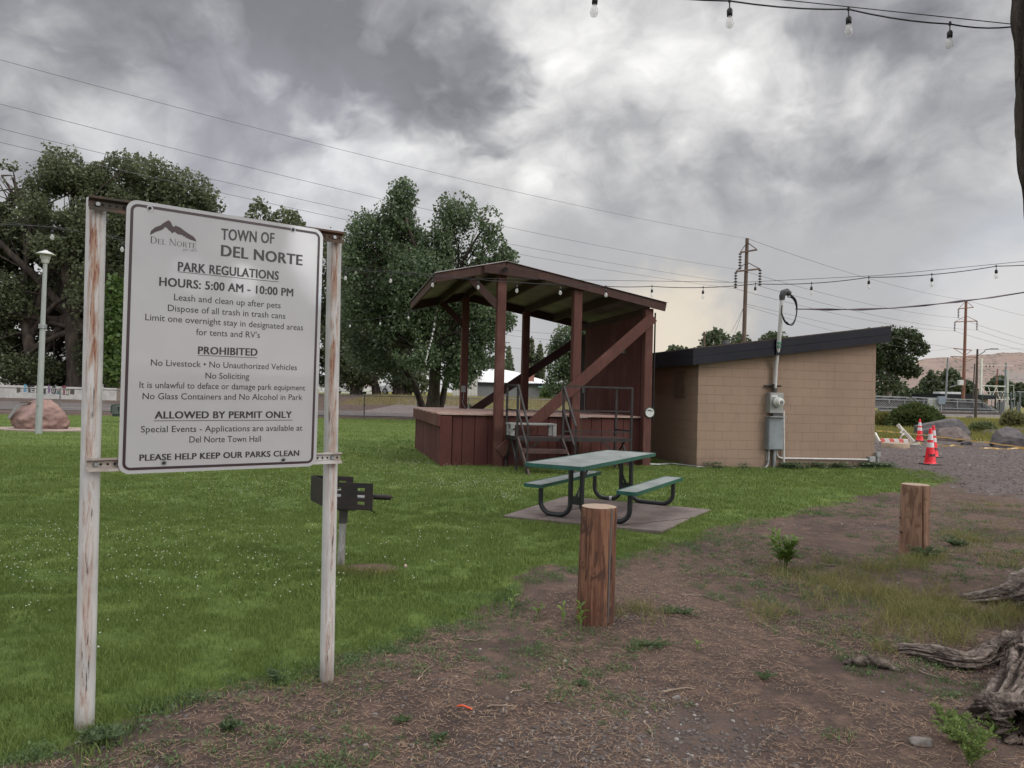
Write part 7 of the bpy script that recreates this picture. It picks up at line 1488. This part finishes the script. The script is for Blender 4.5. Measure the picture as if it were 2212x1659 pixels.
def string_lights(label, cable, bulbs, msg=None, r=.0065, scale=1.0, tilt=None):
    root = thing('string_lights', cable[0], label, 'string lights', 'string lights in the park'); m = MB(); m.tube(cable, r, 6, False); m.build('cable', M_cord, root)
    if msg: m = MB(); m.tube(msg, r*.6, 5, False); m.build('support_wire', M_cord, root)
    for i, q in enumerate(bulbs):
        b = bpy.data.objects.new('bulb', ME_BULB); COL.objects.link(b); b.parent = root; b.location = q-ORG[root.name]; b.scale = (scale,)*3; b.rotation_euler = (random.uniform(-.05, .05), random.uniform(-.06, .06), 0); s = bpy.data.objects.new('socket', ME_SOCK); COL.objects.link(s); s.parent = b
def seg_path(pts, sag, n=5):
    out = []
    for a, b in zip(pts, pts[1:]):
        for t in range(n): out.append(a.lerp(b, t/n)-UP*sag*4*(t/n)*(1-t/n))
    return out+[pts[-1]]
# long string: left lamp area -> bandstand roof -> right tree
BT = [(-60, 482, 10.4), (113, 490, 11.2), (264, 518, 11.9), (420, 541, 12.5), (560, 559, 13.0), (747, 583, 13.8), (845, 589, 14.0), (935, 598, 14.2)]
q_ = [at(*b) for b in BT]; string_lights('long bulb string from the left edge behind the sign to the bandstand roof', seg_path(q_+[at(1012, 603, 14.28)], .0), q_[1:], seg_path([at(-60, 470, 10.4), at(187, 503, 11.6), at(742, 577, 13.8), at(1020, 601, 14.3)], .0))
BR_ = [(1033, 604), (1117, 611), (1210.6, 615), (1308.6, 619.5), (1408.5, 619.5), (1519, 622), (1632, 614), (1753, 613), (1877, 600), (2013, 594), (2152, 576)]
zs = [14.25-3.1*(i/10)**.92 for i in range(11)]; q_ = [at(u, v-1, z) for (u, v), z in zip(BR_, zs)]; string_lights('long bulb string from the bandstand roof to the right edge tree', seg_path([at(1012, 603, 14.3)]+q_+[at(2300, 566, 10.7)], .012), q_, seg_path([at(1012, 601, 14.3), at(1600, 610, 12.6), at(1900, 595, 11.7), at(2300, 556, 10.7)], .0))
q_ = [at(1287, -26, 5.0), at(1576, 2, 5.2), at(1833, 20, 5.45), at(2052, 52, 5.7)]; string_lights('near bulb string across the top right corner to the big tree', seg_path([at(1100, -46, 4.9)]+q_+[at(2186, 58, 5.85)], .02), q_, seg_path([at(1100, -60, 4.9), at(1640, -6, 5.25), at(2186, 52, 5.85)], .0), scale=1.0)
DRP = [(946, 655), (941, 674), (939, 688), (937.6, 700), (935, 710), (933, 720), (931, 727), (929, 735), (927, 743), (925, 750), (924, 756), (923, 761), (922, 765), (921, 769), (920, 774), (921, 780)]
q_ = [at(u, v, 18.4+17*(i/15)**1.1) for i, (u, v) in enumerate(DRP)]; string_lights('bulb string drooping from the bandstand eave to the cottonwood trunk', [at(946, 640, 18.3)]+q_, q_)
q_ = [at(672, 716, 23), at(757, 693, 22), at(821, 687, 21), at(882, 674, 20)]; string_lights('faint bulb string from the trees to the left bandstand eave', seg_path(q_+[at(935, 660, 19.2)], .02), q_)
# ================================================================== SMALL THINGS ON THE GROUND
def seedling(u, v, h, label, nleaf, L, mat, seed, spread=1.0, stems=1, group='leafy seedlings in the dirt'):
    p = GG(u, v); rs = random.Random(seed); root = thing('seedling', p, label, 'plant', group); ms = MB(); ml = MB()
    for s in range(stems):
        a0 = rs.random()*6.28; tip = p+V((math.cos(a0)*h*.28*spread, math.sin(a0)*h*.28*spread, h*rs.uniform(.75, 1))); st = p+V((math.cos(a0), math.sin(a0), 0))*.015*(stems > 1); mid = st.lerp(tip, .5)+V((0, 0, h*.06)); ms.tube([st-UP*.02, mid, tip], [.004, .003, .0015], 6, False)
        for i in range(nleaf):
            t = .15+.85*(i+1)/nleaf; b = st.lerp(tip, t)+V((0, 0, .02*h)); an = i*2.4+a0+rs.uniform(-.4, .4); l = L*(1.15-.45*t)*rs.uniform(.7, 1.15); el = rs.uniform(.25, .9); d = V((math.cos(an)*math.cos(el), math.sin(an)*math.cos(el), math.sin(el))); sd_ = V((-math.sin(an), math.cos(an), 0)); nn = d.cross(sd_); w = l*.19; vs = []
            for (f, ww, up_) in ((0, .12, 0), (.28, .85, .05), (.55, 1, .05), (.8, .6, -.01), (1, .03, -.10)):
                c = b+d*l*f+UP*up_*l; vs += [c-sd_*w*ww+UP*.06*l*ww, c-nn*0, c+sd_*w*ww+UP*.06*l*ww]
            fs = []
            for k in range(4): fs += [(3*k, 3*k+1, 3*k+4, 3*k+3), (3*k+1, 3*k+2, 3*k+5, 3*k+4)]
            ml.add(vs, fs, True)
    ms.build('stem', simple('stem_green', (.12, .17, .05), None), root); ml.build('leaves', mat, root); return root
M_seed = leafmat('seedling_leaf', (.085, .15, .025), (.14, .22, .04), (.20, .28, .06), .4, .45)
seedling(1100, 1334, .17, 'two tiered leafy seedling at the lawn edge, farthest left of the bollard', 8, .075, M_seed, 1)
seedling(1157, 1334, .09, 'low wide leafy seedling between the bollard and the left seedling', 8, .075, M_seed, 2, 1.6)
seedling(1216, 1352, .13, 'narrow upright seedling just left of the front bollard', 6, .08, M_seed, 3)
seedling(1254, 1362, .19, 'tallest leafy seedling touching the foot of the front bollard', 12, .075, M_seed, 4, .8)
seedling(1693, 1228, .36, 'bushy bright green leafy plant in the dirt right of the pad', 18, .115, leafmat('plant_leaf', (.12, .20, .035), (.18, .27, .055), (.26, .34, .09), .45, .4), 5, 1.3, 8)
seedling(1505, 1405, .06, 'tiny yellowish seedling right of the front bollard', 6, .05, M_seed, 6)
def weed_plant(u, v, w, h, label, mat, stems=16, nl=26, L=.022, low=.5, group='weed plants on the dirt'):
    p = GG(u, v); k = (p-EYEV).dot(fwd)/F_PX; W_, H_ = w*k/2, h*k; root = thing('weed_plant', p, label, 'weed', group); ms = MB(); vs = []
    for s in range(stems):
        a0 = rng.random()*6.283; rr = W_*(.35+.65*rng.random()); hh = H_*(.45+.6*rng.random())*(1-low*rr/W_*.6); tip = p+V((math.cos(a0)*rr, math.sin(a0)*rr*.8, hh)); mid = p+V((math.cos(a0)*rr*.4, math.sin(a0)*rr*.32, hh*.72)); ms.tube([p-UP*.01, mid, tip], [.0028, .002, .001], 5, False)
        for i in range(nl):
            t = .2+.8*rng.random(); b = (p*(1-t)**2+mid*2*t*(1-t)+tip*t*t); d = V(rng.normal(size=3)); d.z = abs(d.z)*.6+.2; d.normalize(); l = L*(.6+.8*rng.random()); sd_ = d.cross(V(rng.normal(size=3))).normalized()*l*.16; vs += [b, b+d*l*.5+sd_, b+d*l, b+d*l*.5-sd_]
    n = len(vs)//4; kk = np.arange(n)*4; npmesh('leaves', np.array([tuple(q) for q in vs]), [np.stack([kk, kk+1, kk+2, kk+3], -1)], mat, root); ms.build('stems', simple('weed_stem', (.12, .15, .06), None), root)
M_fw = leafmat('feather_leaf', (.10, .165, .035), (.175, .245, .065), (.25, .31, .10), .35, .6); M_fd = leafmat('feather_dark', (.06, .10, .042), (.105, .15, .07), (.15, .19, .09), .3, .6)
for (u, v, w, h, lb, mt, st, nl, L, lo) in ((2075, 1605, 150, 62, 'feathery bright green weed at the bottom right, left of two', M_fw, 30, 40, .020, .5), (2095, 1655, 120, 96, 'tall feathery yellow green weed in the bottom right corner', M_fw, 18, 60, .020, .2), (2160, 1590, 90, 50, 'feathery weed below the curled root at right', M_fw, 16, 36, .020, .5), (2040, 1560, 110, 34, 'low feathery green weed left of the curled root', M_fw, 18, 34, .018, .6),
        (1652, 1468, 62, 16, 'small dark green weed clump on bare dirt at bottom centre right', M_fd, 20, 30, .014, .5), (2000, 1206, 80, 30, 'grey green weed at the foot of the right bollard', M_fd, 26, 40, .026, .5), (2062, 1180, 70, 20, 'grey green weed on dirt right of the right bollard', M_fd, 20, 34, .026, .5), (1412, 1395, 120, 12, 'low green weed patch on dirt below the front bollard', M_fd, 26, 30, .016, .5), (1465, 1325, 120, 14, 'low green weed patch right of the front bollard', M_fd, 26, 30, .018, .5),
        (945, 1600, 50, 20, 'weed tuft at the bottom below the orange strip', M_fd, 14, 30, .014, .5), (495, 1580, 70, 26, 'broad leaved weed tuft between the two sign posts', M_fd, 12, 24, .024, .4), (215, 1606, 120, 34, 'grassy weed at the foot of the left sign post', M_fd, 22, 22, .028, .5), (590, 1475, 40, 26, 'small upright weed left of the right sign post', M_fd, 10, 18, .028, .3), (1255, 1480, 60, 12, 'low weed sprig below the thin twig', M_fd, 14, 24, .014, .5), (870, 1560, 60, 14, 'low weed sprig left of the orange strip', M_fd, 14, 24, .014, .5)): weed_plant(u, v, w, h, lb, mt, st, nl, L, lo)
def dandelion():
    p = GG(872, 1246); root = thing('dandelion', p, 'single dandelion seed head on a thin stem in the lawn', 'flower'); k = (p-EYEV).dot(fwd)/F_PX; t = at(876, 1224, (p-EYEV).dot(fwd)); m = MB(); m.tube([p, t], .003, 6); m.build('stem', simple('dand_stem', (.22, .25, .10), None), root); m = MB(); m.lathe(t-UP*.012, [(.003, 0), (.014, .008), (.016, .018), (.010, .030), (.002, .034)], 12); m.build('flower_head', simple('dand_head', (.42, .33, .26), None, 30), root)
dandelion()
p0, p1_ = GG(988, 1528), GG(1020, 1535); m = MB(); mid = p0.lerp(p1_, .5)+V((0, -.004, .012)); m.tube([p0+UP*.006, p0.lerp(mid, .6)+UP*.008, mid+UP*.004, p1_+UP*.006], .0042, 8); tag(m.build('orange_strip', simple('strip_orange', (.75, .085, .02), None, 5, .4)), 'short bright orange plastic strip lying on the dirt', 'plastic strip')
M_twig = simple('twig_wood', (.30, .235, .18), (.17, .125, .095), 9, .9, 0, .3, 60)
for (pts, r, lb) in (([(903, 1475), (912, 1458), (937, 1440)], .007, 'pale bent twig left of the bottom centre'), ([(985, 1381), (1020, 1386), (1055, 1382), (1076, 1372)], .006, 'long curved pale twig below the lawn edge'), ([(1228, 1438), (1250, 1455), (1268, 1468)], .006, 'thin twig below the front bollard'), ([(1052, 1530), (1090, 1528), (1110, 1527)], .008, 'straight twig right of the orange strip'), ([(1100, 1500), (1120, 1494), (1136, 1490)], .006, 'short curved twig between the orange strip and the bollard'),
        ([(1470, 1285), (1520, 1288), (1560, 1302), (1582, 1310)], .005, 'long thin twig on dirt right of the front bollard'), ([(1752, 1220), (1805, 1222), (1840, 1228)], .006, 'twig beside the bushy leafy plant'), ([(2004, 1199), (2050, 1200), (2080, 1201)], .008, 'long stick lying right of the right bollard'), ([(2025, 1328), (2060, 1330), (2090, 1350)], .008, 'forked pale stick left of the middle root'), ([(1985, 1452), (2015, 1462), (2040, 1468)], .006, 'thin twig below the long surface root'),
        ([(1640, 1345), (1665, 1358), (1690, 1370)], .007, 'dark twig on the bare dirt at centre right'), ([(1390, 1560), (1405, 1585), (1412, 1600)], .007, 'short pale twig on the gravel at the bottom'), ([(1205, 1440), (1212, 1450), (1222, 1446)], .006, 'tiny hooked twig left of the thin twig'), ([(1432, 1500), (1470, 1490), (1500, 1492)], .009, 'bark strip on dirt at bottom centre right'), ([(300, 1540), (330, 1533), (362, 1526)], .004, 'pale straw stalk right of the left sign post')):
    q = [GG(*p)+UP*r*.8 for p in pts]; m = MB(); full = []
    for a, b in zip(q, q[1:]):
        for t in range(4): full.append(a.lerp(b, t/4)+V((random.gauss(0, .004), random.gauss(0, .004), abs(random.gauss(0, .003)))))
    full.append(q[-1]); m.tube(full, [r*.72*(1-.5*i/len(full)) for i in range(len(full))], 7); tag(m.build('twig', M_twig), lb, 'twig', 'dry twigs on the dirt')
for (u, v, s, lb) in ((1462, 1510, .030, 'flat pale stone on gravel at bottom centre right'), (810, 1545, .02, 'small pale pebble left of the orange strip'), (370, 1528, .022, 'white round mushroom like stone between the sign posts'), (1708, 1411, .018, 'white pebble on the bare dirt at right'), (1990, 1608, .055, 'grey bark coloured stone beside the feathery weeds'), (1940, 1262, .03, 'pinkish flat stone below the right bollard')):
    rock('stone', lb, GG(u, v)+UP*s*.25, (s, s*.7, s*.5), int(u), simple('pale_stone', (.20, .175, .16), (.12, .105, .096), 20, .85), 'stone', 'loose stones on the dirt', sub=3)
lawn_grass(); dirt_cover(); clover()
